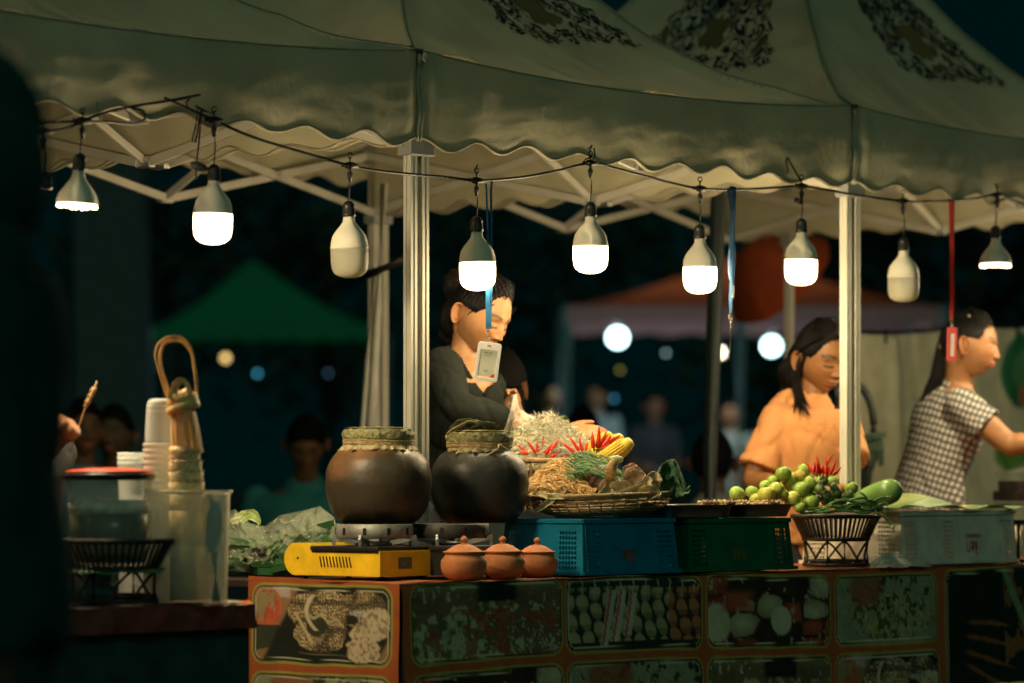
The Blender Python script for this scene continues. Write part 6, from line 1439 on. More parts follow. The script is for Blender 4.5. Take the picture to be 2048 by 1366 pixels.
m.tube([cc + Vector((-.014, 0, -.004)), cc + Vector((.012, 0, .026))], .002, n=6); m.build('hair_clip', M('tortoise_clip', (.30, .15, .06), .3), root)
# thin plastic glove on the near hand
gl = MB(); dN = (wrN - elN).normalized()
def glove(u, v):
    q = u * 2 * math.pi; t = v; p = elN.lerp(wrN, .88).lerp(wrN + Vector((.095, 0, -.035)), t); r = .036 * (1 + .75 * math.exp(-((t - .06) / .16) ** 2) * (1.2 + .6 * math.sin(q * 2 + .6))) * (1 - .35 * t) + .007 * nz((math.cos(q) * 4, math.sin(q) * 4, t * 9)) + .004 * nz((q * 6, t * 14, 2))
    n, u_ = frame(dN); return p + n * math.cos(q) * r + u_ * math.sin(q) * r * 1.15
gl.grid(glove, 60, 30); gl.build('plastic_glove', M('glove_film', (.85, .80, .68), .22, var=.1, alpha=.38, spec=1.0, bump=.8, bscale=60), root)

# ---------------------------------------------------------------- vendor in orange T-shirt
sk2 = (.26, .115, .044); d2 = 12.1
def w2(px, py, dd=0): return W(px, py, d2 + dd)
root = person('young woman in orange T-shirt with long loose hair, partly behind the right pole', w2(1630, 950))
hc = w2(1645, 716); Rh = rot_head(32, 18, -2)
hm = head_mesh(hc, Rh, sk2, 1.0, lip=(.34, .10, .06))
ax = Vector((.97, .25, 0)).normalized(); ne = w2(1626, 800, .03); sh = w2(1620, 822, .04); ch = w2(1622, 885, .03); wa = w2(1622, 965, .04); pe = w2(1622, 1050, .05)
b = MB(); jaw = hc + Rh @ Vector((0, .022, -.055)); chain(b, [ne - Vector((0, 0, .03)), ne, (ne + jaw) / 2, jaw], [(.062, .052), (.048, .046), (.045, .045), (.047, .047)], xax=ax)
torso(b, sh, ne, ch, wa, pe, ax, s=.88); cl = MB(); legs(b, cl, pe, ax)
shN, elN, wrN = w2(1552, 838, -.02), w2(1508, 960, -.06), w2(1590, 978, -.28); shF, elF, wrF = w2(1690, 846, .06), w2(1700, 940, -.04), w2(1668, 972, -.26)
for S_, E_, W_ in ((shN, elN, wrN), (shF, elF, wrF)): chain(b, [S_, S_.lerp(E_, .5), E_, E_.lerp(W_, .35), W_], [.044, .040, .035, .033, .024])
hand(b, wrN, (.9, -.3, -.1), (0, -.2, 1), s=.95, curl=.6, thumb=-1); hand(b, wrF, (-.5, -.5, -.1), (0, -.2, 1), s=.95, curl=.6, thumb=1)
bake(b, .006, 'body', SKIN, root, 3, colfn=lambda v: tuple(q * (1 + .05 * nz(v, 20)) for q in sk2), extra=hm)
shirt = MB(); torso(shirt, sh, ne - Vector((0, 0, .012)), ch, wa, pe, ax, g=.020, s=.90)
for S_, E_, W_ in ((shN, elN, wrN), (shF, elF, wrF)):
    chain(shirt, [S_ + Vector((0, 0, .0)), S_.lerp(E_, .35), S_.lerp(E_, .80)], [.048, .054, .066], end=False)
def fold(v):
    return wr(.013, 9, 7)(v)
bake(shirt, .0065, 'shirt', M('orange_shirt', (.60, .275, .105), .9, var=.06, vscale=8, bump=.15, bscale=240, spec=.2), root, 3, disp=fold)
bake(cl, .012, 'trousers', M('dark_trousers'), root, 2)
m = MB(); qn = ne - Vector((0, .004, .020)); m.tube([qn + ax * .062 * math.cos(t) + Vector((-ax.y, ax.x, 0)) * .058 * math.sin(t) + Vector((0, 0, .010 * math.sin(t))) for t in np.linspace(0, 6.283, 40)[:-1]], .0055, n=8, closed=True); m.build('collar', M('orange_shirt'), root)
ptx = w2(1652, 857, -.155); text('lettering', 'OCEAN', .040, ptx, Matrix.Rotation(.16, 3, 'Z') @ Matrix(((1, 0, 0), (0, 0, -1), (0, 1, 0))), M('faded_print', (.55, .24, .08), .8), root, .001)
hair = MB(); q = hair_cap(hc, Rh, 1.0, line=.078, back=-.09, vol=1.10, cover_ear=False, seed=4); hair.add(q.v, q.f, q.c)
e_ = lambda x, y, z: hc + Rh @ Vector((x, y, z))
HS_ = random.Random(2)
for k in range(26):
    t = k / 25; x0 = -.060 - .02 * t; st = e_(-.066 + .01 * t, -.015 + .085 * t, .02 - .02 * t); mid = e_(-.078, .01 + .06 * t, -.06); a = w2(1600 - 16 * t + HS_.uniform(-3, 3), 790, -.03 + .05 * t); z_ = w2(HS_.uniform(1592, 1622) - 22 * t, HS_.uniform(815, 836), -.12 + .10 * t)
    if t > .5: z_ = w2(HS_.uniform(1565, 1600), HS_.uniform(800, 818), .06); a = w2(1592 + HS_.uniform(-6, 4), 775, .05)
    lock(hair, [st, mid, a, z_], [.012, .014, .010, .0015], flat=.7)
for k in range(16):
    t = k / 15; lock(hair, [e_(-.05 + .03 * t, .04, .03), e_(-.085, .05 + .03 * t, -.05), w2(1582 - 14 * t, 775, .04 + .03 * t), w2(1566 - 12 * t + HS_.uniform(-4, 4), 812 + HS_.uniform(-8, 12), .05)], [.018, .022, .018, .003], flat=.7)
for k in range(12):     # far side locks
    t = k / 11; lock(hair, [e_(.062, .0 + .05 * t, .0), e_(.074, .03 + .04 * t, -.07), w2(1672 + 8 * t, 800, .06), w2(1664 + 10 * t, 822, .04)], [.010, .012, .007, .001], flat=.7)
for k in range(14): lock(hair, [e_(HS_.uniform(-.06, .06), -.05, .080), e_(HS_.uniform(-.085, -.05), -.02, .05), e_(-.082, .03, .0)], [.004, .006, .004])
hair.ell(e_(0, .07, -.04), (.078, .055, .10), 24, 16, mtx=Rh)
flyaway(hair, hc, Rh, seed=2, line=.074)
hair.build('hair', hairm, root)

# ---------------------------------------------------------------- vendor in patterned blouse, profile to the right
sk3 = (.30, .142, .058); d3 = 12.9
def w3(px, py, dd=0): return W(px, py, d3 + dd)
root = person('woman with long ponytail in black and white patterned blouse, in profile', w3(1900, 950))
hc = w3(1940, 690); Rh = rot_head(80, 7, 4)
hm = head_mesh(hc, Rh, sk3, .99, lip=(.48, .12, .09), smile=1)
ax = Vector((.38, -.92, 0)).normalized(); ne = w3(1916, 768, .02); sh = w3(1908, 796, .02); ch = w3(1896, 856, .0); wa = w3(1868, 940, .0); pe = w3(1850, 1030, .02)
b = MB(); jaw = hc + Rh @ Vector((0, .026, -.05)); chain(b, [ne - Vector((0, 0, .03)), ne, (ne + jaw) / 2, jaw], [(.062, .055), (.050, .050), (.047, .049), (.050, .052)], xax=ax)
torso(b, sh, ne, ch, wa, pe, ax, s=.95); cl = MB(); legs(b, cl, pe, ax)
shN, elN, wrN = w3(1922, 808, -.15), w3(2018, 888, -.20), w3(2085, 885, -.26); shF, elF, wrF = w3(1874, 812, .15), w3(1830, 910, .16), w3(1795, 985, .10)
for S_, E_, W_ in ((shN, elN, wrN), (shF, elF, wrF)): chain(b, [S_, S_.lerp(E_, .5), E_, E_.lerp(W_, .35), W_], [.048, .045, .038, .036, .025])
hand(b, wrN, (1, -.1, -.2), (0, -.2, 1), s=.95, curl=.6, thumb=-1); hand(b, wrF, (-.2, -.2, -1), (-.9, 0, .2), s=.95, curl=.5)
bake(b, .006, 'body', SKIN, root, 3, colfn=lambda v: tuple(q * (1 + .05 * nz(v, 20)) for q in sk3), extra=hm)
# printed blouse material
bm3 = bpy.data.materials.new('patterned_blouse'); bm3.use_nodes = True; nt = bm3.node_tree; N = nt.nodes; L = nt.links; bs = N['Principled BSDF']; bs.inputs['Roughness'].default_value = .8
tc = N.new('ShaderNodeTexCoord'); sp_ = N.new('ShaderNodeSeparateXYZ'); nzt = N.new('ShaderNodeTexNoise'); nzt.inputs['Scale'].default_value = 9
vm = N.new('ShaderNodeVectorMath'); vm.operation = 'MULTIPLY_ADD'; vm.inputs[1].default_value = (.02, .02, .02); L.new(tc.outputs['Object'], nzt.inputs['Vector']); L.new(nzt.outputs['Color'], vm.inputs[0]); L.new(tc.outputs['Object'], vm.inputs[2]); L.new(vm.outputs[0], sp_.inputs[0])
def mth(op, a, b_=None, c_=None):
    n = N.new('ShaderNodeMath'); n.operation = op
    for i, q in enumerate((a, b_, c_)):
        if q is None: continue
        if isinstance(q, (int, float)): n.inputs[i].default_value = q
        else: L.new(q, n.inputs[i])
    return n.outputs[0]
uu = mth('MULTIPLY_ADD', sp_.outputs['Y'], -.25, mth('MULTIPLY_ADD', sp_.outputs['Z'], -.38, sp_.outputs['X'])); vv = mth('MULTIPLY_ADD', sp_.outputs['X'], .35, sp_.outputs['Z'])
cx_ = mth('COSINE', mth('MULTIPLY', uu, 2 * math.pi / .038)); cz_ = mth('COSINE', mth('MULTIPLY', vv, 2 * math.pi / .048)); pr_ = mth('MULTIPLY', cx_, cz_)
rp = N.new('ShaderNodeValToRGB'); L.new(mth('MULTIPLY_ADD', pr_, .5, .5), rp.inputs[0]); el = rp.color_ramp.elements; el[0].position = .0; el[0].color = (.55, .52, .46, 1); el[1].position = 1.0; el[1].color = (.58, .52, .42, 1)
for pos, col in ((.19, (.50, .47, .40)), (.27, (.035, .045, .060)), (.46, (.030, .030, .032)), (.50, (.16, .20, .22)), (.54, (.03, .03, .03)), (.70, (.035, .04, .045)), (.78, (.55, .49, .40))):
    e = el.new(pos); e.color = (*col, 1)
L.new(rp.outputs[0], bs.inputs['Base Color'])
shirt = MB(); torso(shirt, sh, ne - Vector((0, 0, .016)), ch, wa, pe, ax, g=.014, s=.96)
chain(shirt, [shN, shN.lerp(elN, .30), shN.lerp(elN, .55)], [.058, .061, .066], end=False); chain(shirt, [shF, shF.lerp(elF, .5)], [.060, .060], end=False)
bake(shirt, .0065, 'blouse', bm3, root, 3, disp=wr(.008, 9, 11)); bake(cl, .012, 'trousers', M('dark_trousers'), root, 2)
hair = MB(); q = hair_cap(hc, Rh, .99, line=.078, back=-.06, vol=1.05, seed=6); hair.add(q.v, q.f, q.c)
e_ = lambda x, y, z: hc + Rh @ Vector((x, y, z)); pb = e_(0, .098, -.012)
for k in range(20):
    t = HS_.random(); lock(hair, [e_(HS_.uniform(-.04, .04), .08, 0), pb, w3(1878 + HS_.uniform(-8, 5), 740, .0), w3(1862 + HS_.uniform(-9, 6), 790, .0), w3(1840 + HS_.uniform(-10, 10), 845 + 6 * t, .01), w3(1826 + HS_.uniform(-5, 10), 858 + 6 * t, .01)], [.012, .014, .017, .015, .008, .001], flat=.8)
flyaway(hair, hc, Rh, seed=3, line=.074)
hair.build('hair', hairm, root)
m = MB(); m.tube([pb + Rh @ Vector((.018 * math.cos(t), 0, .018 * math.sin(t))) for t in np.linspace(0, 6.28, 16)[:-1]], .0035, n=6, closed=True); m.build('hair_tie', M('hair_tie_yellow', (.5, .35, .12), .6), root)
m = MB(); q = w3(1938, 632, -.06); m.ell(q, .005, 8, 6); m.build('hair_pin', M('shiny_metal'), root)

# ---------------------------------------------------------------- other figures
def figure(px, pytop, d, yaw, label, shirt_c, skin_c=(.30, .16, .08), hair_c=None, pants=(.03, .03, .04), seated=False, lean=0, group=None, armup=None, hairlong=False, sw=1.0, vox=.011, pitch=0):
    zt = W(px, pytop, d).z; H_ = zt; root = person(label, (W(px, 950, d).x, d, 0)); 
    if group: root['group'] = group
    f = Vector((math.sin(rad(yaw)), -math.cos(rad(yaw)), 0)); ax = Vector((math.cos(rad(yaw)), math.sin(rad(yaw)), 0)); X0 = W(px, 950, d); up = Vector((0, 0, 1))
    hc = Vector((X0.x, d, zt - .115)); base = hc - f * lean; R_ = rot_head(yaw, pitch)
    ne = base - up * .165 - f * .02; sh = ne - up * .045; ch = sh - up * .13; wa = sh - up * .30 - f * lean * .3; pe = sh - up * .46 - f * lean * .5
    b = MB(); chain(b, [ne - up * .02, hc - up * .05 - f * -.0], [.05, .048]); torso(b, sh, ne, ch, wa, pe, ax, s=sw)
    s_ = MB(); torso(s_, sh, ne - up * .015, ch, wa, pe, ax, g=.026, s=sw); p_ = MB()
    for sd in (-1, 1):
        S_ = sh + ax * .155 * sw * sd - up * .015; E_ = S_ - up * .26 + ax * .04 * sd + f * .03; W_ = E_ + f * .20 - up * .03 - ax * .07 * sd
        if armup and sd == armup[0]: E_, W_ = armup[1], armup[2]
        chain(b, [S_, E_, W_], [.046, .038, .027]); hand(b, W_, (W_ - E_), (0, -.3, 1) if not (armup and sd == armup[0]) else (0, 1, .2), s=.98, curl=.5 if not (armup and sd == armup[0]) else armup[3])
        chain(s_, [S_, S_.lerp(E_, .75)], [.060, .058])
        hp = pe + ax * .09 * sd - up * .03
        if seated: kn = hp + f * .40 + up * .02; an = kn - f * -.02; an = Vector((kn.x, kn.y, .08))
        else: kn = Vector((hp.x, hp.y, hp.z * .53)); an = Vector((hp.x, hp.y, .08))
        chain(b, [hp, kn, an], [.078, .052, .038]); chain(p_, [hp, kn, an + up * .03], [.094, .070, .058]); chain(b, [an - up * .03, an + f * .08 - up * .055, an + f * .15 - up * .06], [.032, .03, .02])
    hm_ = head_mesh(hc, R_, skin_c, 1.0, N=(70, 56))
    bake(b, vox, 'body', SKIN, root, 2, colfn=lambda v: tuple(skin_c), extra=hm_); bake(s_, .014, 'shirt', M('shirt_%d' % (hash(tuple(shirt_c)) % 9999), shirt_c, .85), root, 2, disp=wr(.008, 9, px)); bake(p_, .016, 'trousers', M('trousers_%d' % (hash(tuple(pants)) % 9999), pants, .85), root, 1)
    h_ = MB(); q = hair_cap(hc, R_, 1.0, line=.06, back=-.06, vol=1.09); h_.add(q.v, q.f, q.c)
    if hairlong:
        for k in range(16): t = k / 15 * math.pi; st = hc + R_ @ Vector((.075 * math.cos(t), .03 + .06 * math.sin(t), .0)); lock(h_, [st, st - up * .10, st - up * .20 + R_ @ Vector((0, .02, 0)), st - up * U(.26, .32)], [.014, .018, .016, .002], flat=.8)
    h_.build('hair', M('hair_%s' % (hair_c and 'b' or 'a'), hair_c or (.004, .004, .004), .75, spec=.1), root)
    if seated:
        st = MB(); q = Vector((pe.x, pe.y, 0)); st.box((q.x, q.y, pe.z - .13), (.38, .38, .03), rad(yaw)); so_ = empty('stool', q, 'low dark stool under the seated figure at pixel column %d' % px if False else 'dark stool under ' + label.split(',')[0][:60], 'stool'); st.build('seat', blackp, so_, smooth=False, bevel=.005)
        for x, y in ((-.15, -.15), (.15, -.15), (.15, .15), (-.15, .15)): lm = MB(); e = ax * x + f * y; lm.tube([(q.x + e.x, q.y + e.y, 0), (q.x + e.x * .9, q.y + e.y * .9, pe.z - .14)], .014, n=8); lm.build('leg', blackp, so_)
    return root, hc
blk = (.008, .010, .010)
# person with dark long hair behind the black-clad vendor, hand raised
figure(1002, 700, 12.0, 160, 'person with long dark hair standing behind the black-clad vendor, one hand raised', blk, (.42, .21, .10), pants=blk, hairlong=True, armup=(-1, W(1064, 892, 11.45), W(1030, 826, 11.35), .55), vox=.0065)
# the skewer holder, mostly hidden by the foreground person
fig, _ = figure(-8, 640, 9.6, 20, 'person at far left hidden by the foreground figure, hand holding up a skewer', blk, (.22, .10, .045), pants=blk, armup=(1, W(40, 965, 9.45), W(112, 880, 9.3), 1.25), vox=.0065)
m = MB(); m.tube([W(140, 905, 9.26), W(168, 822, 9.24), W(194, 762, 9.22)], .0014, n=6); sk_ = m.build('skewer', M('bamboo_strip')); tag(sk_, 'thin bamboo skewer with small meat pieces held up at the left', 'skewer')
m = MB()
for x, y, s in ((176, 804, .010), (181, 792, .009), (186, 782, .010), (172, 812, .007)): c = W(x, y, 9.235); m.ell(c, (s * .7, s * .6, s), 10, 8, mtx=Matrix.Rotation(.4, 3, 'Y'), fn=lambda d_: 1 + .25 * math.sin(d_.x * 5 + d_.z * 7))
m.build('meat_piece', M('grilled_meat', (.25, .15, .06), .6, var=.4, vscale=80), sk_)
# large foreground silhouette
fd = 5.3
def fgp(px, py, dd=0): return W(px, py, fd + dd)
root = person('large dark out-of-focus person standing in the left foreground with back turned', fgp(-60, 950))
dark = M('dark_clothes', (.008, .05, .05), .95, var=.2, spec=.05)
hc = fgp(-42, 300); Rh = rot_head(150, 5); hm = head_mesh(hc, Rh, (.10, .055, .03), 1.05, N=(120, 90)); ax = Vector((-.35, .94, 0)).normalized()
ne = fgp(-60, 470); sh = fgp(-72, 540); ch = fgp(-72, 720); wa = fgp(-72, 960); pe = fgp(-72, 1200)
b = MB(); chain(b, [ne, hc + Vector((0, 0, -.05))], [.058, .055]); torso(b, sh, ne, ch, wa, pe, ax, s=1.05); cl = MB(); legs(b, cl, pe, ax)
arms = []
for sd in (-1, 1):
    S_ = sh + ax * .155 * sd; E_ = S_ + Vector((-.01, 0, -.28)); W_ = E_ + Vector((.03, .0, -.24)); chain(b, [S_, E_, W_], [.05, .04, .028]); hand(b, W_, (0, .3, -1), (sd, 0, 0), curl=.4); arms.append((S_, E_, W_))
bake(b, .009, 'body', SKIN, root, 2, colfn=lambda v: (.10, .055, .03), extra=hm)
s_ = MB(); torso(s_, sh, ne - Vector((0, 0, .01)), ch, wa, pe, ax, g=.03, s=1.05)
for S_, E_, W_ in arms: chain(s_, [S_, E_, E_.lerp(W_, .9)], [.066, .060, .045])
bake(s_, .014, 'jacket', dark, root, 2, disp=wr(.008, 8, 1)); bake(cl, .014, 'trousers', dark, root, 1)
h_ = MB(); q = hair_cap(hc, Rh, 1.06, line=.05, back=-.09, vol=1.16); h_.add(q.v, q.f, q.c); h_.ell(hc + Vector((.0, -.02, -.03)), (.10, .10, .13), 20, 14); h_.build('hair', dark, root)
# blurred customers in the background
figure(612, 830, 15.5, 5, 'blurred seated person in teal shirt between the bamboo baskets and middle pole', (.02, .16, .15), (.16, .08, .04), seated=True, lean=.10, sw=1.25, pitch=35)
figure(165, 800, 14.5, 20, 'blurred person in a pale blue shirt behind the skewer at the left', (.10, .19, .21), (.12, .06, .03), seated=True, sw=1.1)
figure(228, 812, 15.6, -10, 'blurred person in a grey shirt sitting just left of the cup stack', (.09, .13, .12), (.10, .06, .03), seated=True, sw=1.0)
figure(1100, 765, 31.8, 30, 'blurred customer with bare arms left of the distant white post', (.30, .20, .12), (.42, .22, .11), seated=False)
figure(1193, 765, 32.8, -20, 'blurred customer in a light blue shirt right of the distant white post', (.42, .50, .52), (.38, .20, .10), seated=False)
figure(1165, 815, 17.5, 170, 'blurred dark-haired customer seated low in front of the light blue shirt', (.03, .035, .04), (.25, .13, .07), seated=True, pants=blk)
figure(1310, 785, 32.8, 10, 'blurred customer in dark clothes beneath the distant red canopy', (.05, .05, .06), (.36, .16, .09), seated=False)
figure(1462, 800, 31.8, -10, 'blurred customer in a pale shirt to the right of the dark lanyard', (.40, .40, .34), (.55, .24, .12), seated=False)
figure(1425, 862, 14.6, 175, 'blurred person in a dusty grey shirt with back turned, left of the orange T-shirt', (.20, .22, .20), (.10, .06, .04), seated=True, sw=1.15)
# ================================================================ tarpaulin behind the right-hand vendor
tb = 1.72
root = empty('tarpaulin', LN(1900, tb, z=0), 'grey-green printed tarpaulin hung behind the ponytailed vendor', 'tarpaulin')
m = MB(); T0, T1 = apx(1700, tb), apx(2300, tb)
def tp(u, v):
    f = .03 * math.sin(u * 14) * v ** .5 + .05 * math.exp(-((u - .12) / .025) ** 2) * v ** .3 + .03 * nz((u * 7, v * 2, 0)) + .012 * nz((u * 25, v * 6, 1))
    q = AB(T0 + (T1 - T0) * u, tb - f); top = W(0, 668 - 22 * min(1, u * 1.6), q.y).z - .015 * abs(math.sin(u * 9)); return Vector((q.x, q.y, top * (1 - v) + .02 * v))
su, sv = np.meshgrid(np.linspace(0, 1, 221), np.linspace(0, 1, 141)); Xp = su * (T1 - T0); Yp = sv * 1.6
C = np.zeros(su.shape + (3,)); C[...] = (.62, .58, .40); C = mixc(C, (fbm(Xp * 3, Yp * 3, 2) > .55) * .3, (.48, .48, .32))
cw = T1 - T0; gx = apx(2040, tb) - T0; 
C = mixc(C, sstep(.0, -.01, np.hypot(Xp - gx, (Yp - .17)) - .155), (.02, .17, .07)); C = mixc(C, sstep(.0, -.01, np.hypot(Xp - gx, (Yp - .17)) - .085), (.10, .26, .12)); C = mixc(C, sstep(.0, -.01, np.hypot(Xp - gx - .02, (Yp - .27)) - .05), (.40, .14, .06))
C = mixc(C, sstep(.01, -.01, np.hypot((Xp - (apx(2020, tb) - T0)) / 1.6, (Yp - .50)) - .055 - .03 * fbm(Xp * 20, Yp * 20)), (.10, .26, .05)); C = mixc(C, (np.abs(np.hypot((Xp - (apx(1938, tb) - T0)) * 1.3, Yp - .60) - .035) < .004) * .6, (.10, .13, .12))
C = mixc(C, (np.abs(np.hypot((Xp - (apx(2006, tb) - T0)) * 2.2, Yp - .12) - .06) < .005) * .5, (.08, .10, .09)); C = mixc(C, (np.abs(np.hypot((Xp - (apx(1835, tb) - T0)) * 1.5, Yp - .28) - .03) < .004) * .5, (.10, .12, .11))
m.grid(tp, 220, 140); m.c = [tuple(k) for k in C.reshape(-1, 3)]; m.build('sheet', vcm('tarp', .6, bump=.15), root)
m = MB(); p0, p1 = AB(T0 - .3, tb), AB(T1 + .2, tb); m.tube([tp(i / 20, 0) + Vector((0, 0, .012)) for i in range(21)], .005, n=6); m.build('rope', cable, root)
for x in (1767, 1905, 2030): m = MB(); u = (apx(x, tb) - T0) / (T1 - T0); m.tube([tp(u, 0) + Vector((0, -.02, .02)), tp(u, 0) + Vector((0, -.02, -.03))], .009, n=8); m.build('clip', blackp, root)
for u in (0.0, 1.0): m = MB(); q = tp(u, 0); m.tube([(q.x, q.y, 0), (q.x, q.y, q.z + .03)], .014, n=8); m.build('upright', steel, root)
# round dark hoop and hanging strips beside the pole
root = empty('hanging_bag', W(1725, 870, 13.4), 'dark bag with a round hoop handle hanging just right of the right pole', 'bag')
m = MB(); m.tube([W(1706 + 42 * math.cos(t), 858 + 92 * math.sin(t), 13.4) for t in np.linspace(0, 6.283, 60)[:-1]], .012, n=8, closed=True); m.tube([W(1706 + 36 * math.cos(t), 858 + 84 * math.sin(t), 13.42) for t in np.linspace(0, 6.283, 60)[:-1]], .004, n=6, closed=True); m.build('hoop', M('dark_hoop', (.012, .018, .018), .5), root)
m = MB(); m.ell(W(1708, 925, 13.43), (.075, .04, .11), 24, 16, fn=lambda d_: 1 + .07 * math.sin(7 * d_.x + 5 * d_.z)); m.build('pouch', M('dark_pouch', (.014, .024, .022), .8), root)
m = MB()
for k in range(4): ribbon(m, [W(1726 + k * 10, 868 - k * 1.5, 13.35), W(1730 + k * 11, 900, 13.34), W(1732 + k * 10, 925 + (7 if k % 2 else -4), 13.35)], .018, .002, face=(.2, -1, 0))
ribbon(m, [W(1720, 884, 13.34), W(1748, 874, 13.33), W(1772, 868, 13.34)], .016, .002, face=(0, -1, 0)); m.build('strap', M('dark_green_cloth', (.03, .06, .035), .8), root, smooth=False)
m = MB(); m.tube([W(1706, 768, 13.4), W(1706, 420, 13.4)], .003, n=5); m.build('string', cable, root)
# furled white sidewalls beside the rear leg
for x0, x1, y0, w, lab in ((768, 740, 368, .015, 'leaning'), (748, 722, 545, .009, 'thin')):
    m = MB(); b_ = Vector(W(x1 - 2, 1300, 12.4)); b_.z = 0.01; m.tube([W(x0, y0, 12.4), W((x0 + x1) / 2, (y0 + 900) / 2, 12.4), W(x1, 900, 12.4), b_], [w, w, w, w], n=14)
    tag(m.build('furled_canvas', M('rolled_canvas', (.42, .42, .36), .8, var=.15, vscale=12)), ('thick pale roll leaning behind the left side of the middle pole' if lab == 'leaning' else 'thin grey pole leaning left of the pale roll'), 'rolled canvas')
m = MB(); m.tube([W(738, 548, 12.33), W(808, 520, 12.13)], .016, n=8); tag(m.build('strap', blackp), 'black band tying the pale rolls behind the middle pole', 'strap')
# ================================================================ distant stalls
def far_tent(pxl, pxr, pxp, ype, yev, d, label, mat, val, lamps=(), posts=(), grp=None, valm=None):
    root = empty('gazebo', (W(pxp, 950, d).x, d, 0), label, 'gazebo tent', grp); xl, xr = W(pxl, 0, d).x, W(pxr, 0, d).x; zp, ze = W(0, ype, d).z, W(0, yev, d).z; xp = W(pxp, 0, d).x; dep = (xr - xl) * .9
    m = MB()
    def rp_(u, v):
        a, b_ = 2 * u - 1, 2 * v - 1; r = max(abs(a), abs(b_)); x = xp + (a * ((xr - xp) if a > 0 else (xp - xl))); return Vector((x, d + dep / 2 + b_ * dep / 2, ze + (zp - ze) * (1 - r) ** 1.35))
    m.grid(rp_, 40, 40); m.build('roof_cover', mat, root)
    m = MB(); zv = W(0, yev + val, d).z
    for (ax_, ay, bx, by) in ((xl, d, xr, d), (xl, d + dep, xr, d + dep), (xl, d, xl, d + dep), (xr, d, xr, d + dep)):
        m.grid(lambda u, v: Vector((ax_ + (bx - ax_) * u, ay + (by - ay) * u, ze - (ze - zv) * v * (1 + .25 * abs(math.sin(u * 25))))), 60, 3)
    m.build('valance', valm or mat, root)
    for x, y in ((xl, d), (xr, d), (xl, d + dep), (xr, d + dep)): m = MB(); m.tube([(x, y, 0), (x, y, ze)], .03, n=8); m.build('leg', M('far_white_post', (.5, .62, .70), .5), root)
    return root
far_tent(1128, 1890, 1500, 488, 612, 30, 'distant red canopy stall lit from beneath, behind the orange-shirted vendor', M('red_canopy', (.50, .09, .03), .8, transl=.55), 28, valm=M('pink_valance', (.50, .26, .26), .8, transl=.3))
far_tent(300, 760, 490, 505, 655, 38, 'distant green canopy stall behind the bamboo basket handles', M('green_canopy', (.01, .36, .17), .8, transl=.35), 22)
m = MB(); m.tube([(W(1457, 0, 30.6).x, 29, 0), (W(1457, 0, 30.6).x, 29, W(0, 612, 29).z)], .045, n=10); tag(m.build('post', M('far_white_post')), 'distant bluish white post beneath the red canopy near the dark lanyard', 'post')
m = MB(); m.tube([(W(1133, 0, 26).x, 26, 0), (W(1133, 0, 26).x, 26, W(0, 648, 26).z)], .045, n=10); tag(m.build('post', M('far_white_post')), 'distant bluish white post at the left end of the red canopy', 'post')
# orange umbrella
root = empty('umbrella', (W(1574, 0, 16.5).x, 16.5, 0), 'tilted orange-red umbrella, blurred, behind the two bulbs near the right pole', 'umbrella'); m = MB(); c = W(1560, 560, 16.6); tm = Matrix.Rotation(-.75, 3, 'Y') @ Matrix.Rotation(.35, 3, 'X')
def um(u, v): q = u * 6.2832; r = .33 * v * (1 - .03 * abs(math.sin(4 * q))); return c + tm @ Vector((r * math.cos(q) * .8, r * math.sin(q), .22 * (1 - v ** 1.9)))
m.grid(um, 64, 14); m.build('canopy', M('orange_umbrella', (.75, .10, .02), .45, transl=.25), root); m = MB(); m.tube([c, c + tm @ Vector((0, 0, .25))], .012, n=8); m.build('shaft', blackp, root)
m = MB(); m.ell(W(1572, 494, 16.2), .024, 10, 8); m.build('hub', blackp, root)
m = MB(); ribbon(m, [W(1530, 470, 16.2), W(1548, 462, 16.2), W(1566, 458, 16.25)], .016, .002); m.build('printed_stripe', M('pale_print', (.6, .45, .35), .7), root, smooth=False)
# distant lamps
def lamp(px, py, d, r, e, col, label):
    root = empty('lamp', W(px, py, d), label, 'lamp', 'distant lamps'); m = MB(); m.ell(W(px, py, d), r, 16, 12); m.build('glowing_globe', M('lamp_%d_%d' % (px, py), col, .5, emit=e, ecol=col, var=0), root)
    m = MB(); q = W(px, py, d); m.tube([q + Vector((0, 0, r * .8)), q + Vector((0, 0, r * 2 + .1))], .012, n=8); m.build('fitting', blackp, root)
lamp(1235, 675, 31.3, .075, 80, (.62, .95, 1), 'bright bluish white lamp under the left end of the red canopy')
lamp(1543, 692, 31.3, .070, 80, (.62, .95, 1), 'bright bluish white lamp just left of the orange-shirted vendor')
lamp(1440, 705, 31.5, .034, 16, (1, .85, .6), 'small warm lamp beside the dark lanyard clip')
lamp(451, 716, 32, .030, 2.4, (1, .66, .22), 'small amber lamp right of the bamboo handle loop')
lamp(515, 747, 34, .014, 3.0, (.10, .55, .80), 'small dim blue lamp under the green canopy')
lamp(1228, 797, 33, .014, 1.6, (.1, .5, .8), 'faint blue lamp low behind the corn')
lamp(1332, 706, 33, .012, 2.5, (.5, .8, .75), 'faint white lamp mid-way beneath the red canopy')
lamp(1240, 740, 34, .014, 1.2, (.7, .65, .15), 'faint yellow lamp below the bright bluish lamp at left')
lamp(656, 746, 36, .014, 1.2, (.15, .3, .5), 'faint violet blue lamp beside the teal-shirted person')
lamp(298, 737, 34, .010, 2, (.05, .35, .6), 'faint blue lamp left of the bamboo handle loop')
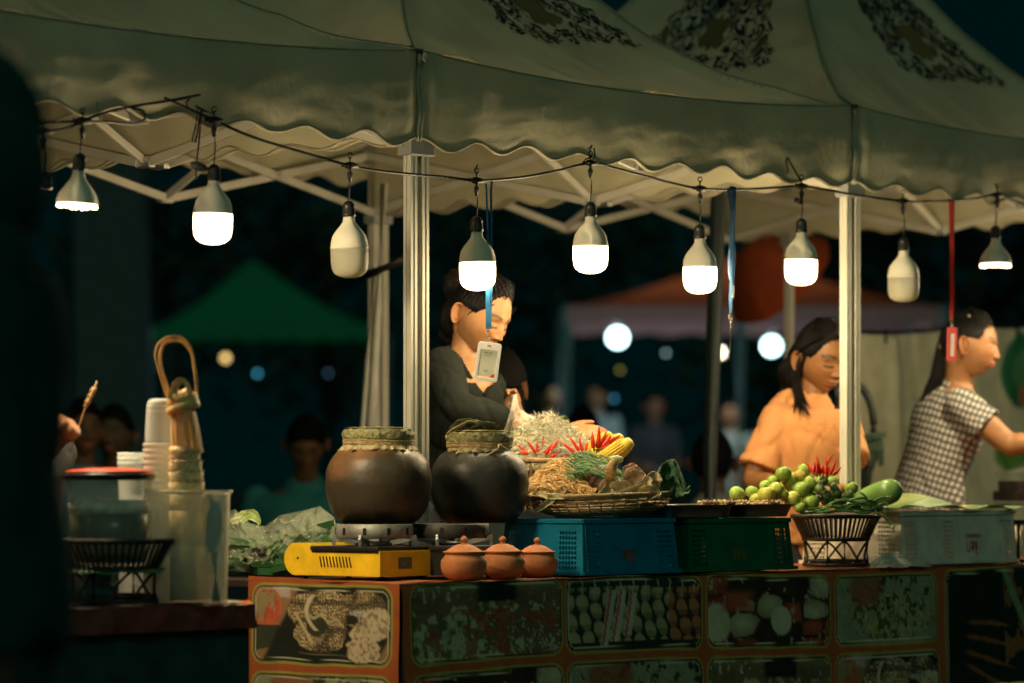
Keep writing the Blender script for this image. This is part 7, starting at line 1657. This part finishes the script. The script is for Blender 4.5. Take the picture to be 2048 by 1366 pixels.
# dark building column on the left, dark wall and trees
m = MB(); c = W(215, 0, 24); m.box((c.x, c.y + .3, 4), (.42, .6, 8)); m.box((c.x, c.y + .3, .25), (.56, .72, .5)); m.box((c.x, c.y + .3, 3.4), (.50, .68, .2)); tag(m.build('column', M('teal_wall', (.05, .09, .09), .8, bump=.2), smooth=False, bevel=.01), 'broad dark teal column faintly seen behind the left bulbs', 'column')
lf = M('dark_foliage', (.035, .060, .025), .7, var=.4, vscale=2)
def tree(px, d, h, w, label, n=1500, seed=0):
    rt = random.Random(seed); c = W(px, 0, d); root = empty('tree', (c.x, c.y, 0), label, 'tree'); m = MB(); m.tube([(c.x, c.y, 0), (c.x + .1, c.y, h * .35), (c.x, c.y + .1, h * .8)], [.22, .15, .05], n=10)
    for k in range(8): a = rt.uniform(0, 6.28); z = h * rt.uniform(.35, .7); m.tube([(c.x, c.y, z), (c.x + math.cos(a) * w * .25, c.y + math.sin(a) * w * .25, z + h * .12), (c.x + math.cos(a) * w * .45, c.y + math.sin(a) * w * .45, z + h * .2)], [.07, .04, .01], n=6)
    m.build('trunk', M('bark', (.05, .04, .03), .9), root); m = MB(); cl_ = [(rt.gauss(0, w * .25), rt.gauss(0, w * .25), h * rt.uniform(.4, 1)) for _ in range(26)]
    for k in range(n):
        q = rt.choice(cl_); p = Vector((c.x + q[0] + rt.gauss(0, w * .08), c.y + q[1] + rt.gauss(0, w * .08), q[2] + rt.gauss(0, w * .07))); a = Vector((rt.uniform(-1, 1), rt.uniform(-1, 1), rt.uniform(-1, 1))).normalized() * .14; b2 = a.cross(Vector((rt.uniform(-1, 1), .3, 1))).normalized() * .07; m.add([p - a, p + b2, p + a, p - b2], [(0, 1, 2, 3)])
    m.build('crown', lf, root, smooth=False)
for i, (px, d, h, w, lb) in enumerate([(1950, 40, 4.4, 5, 'dark leafy tree behind the tarpaulin at the right edge'), (1760, 46, 4.2, 5, 'dark leafy tree beyond the right pole'), (330, 52, 6, 6, 'dark tree beyond the green canopy at the left'), (980, 55, 5, 7, 'dark tree far behind the black-clad vendor'), (650, 60, 6, 6, 'dark tree behind the right side of the green canopy')]): tree(px, d, h, w, lb, seed=i)
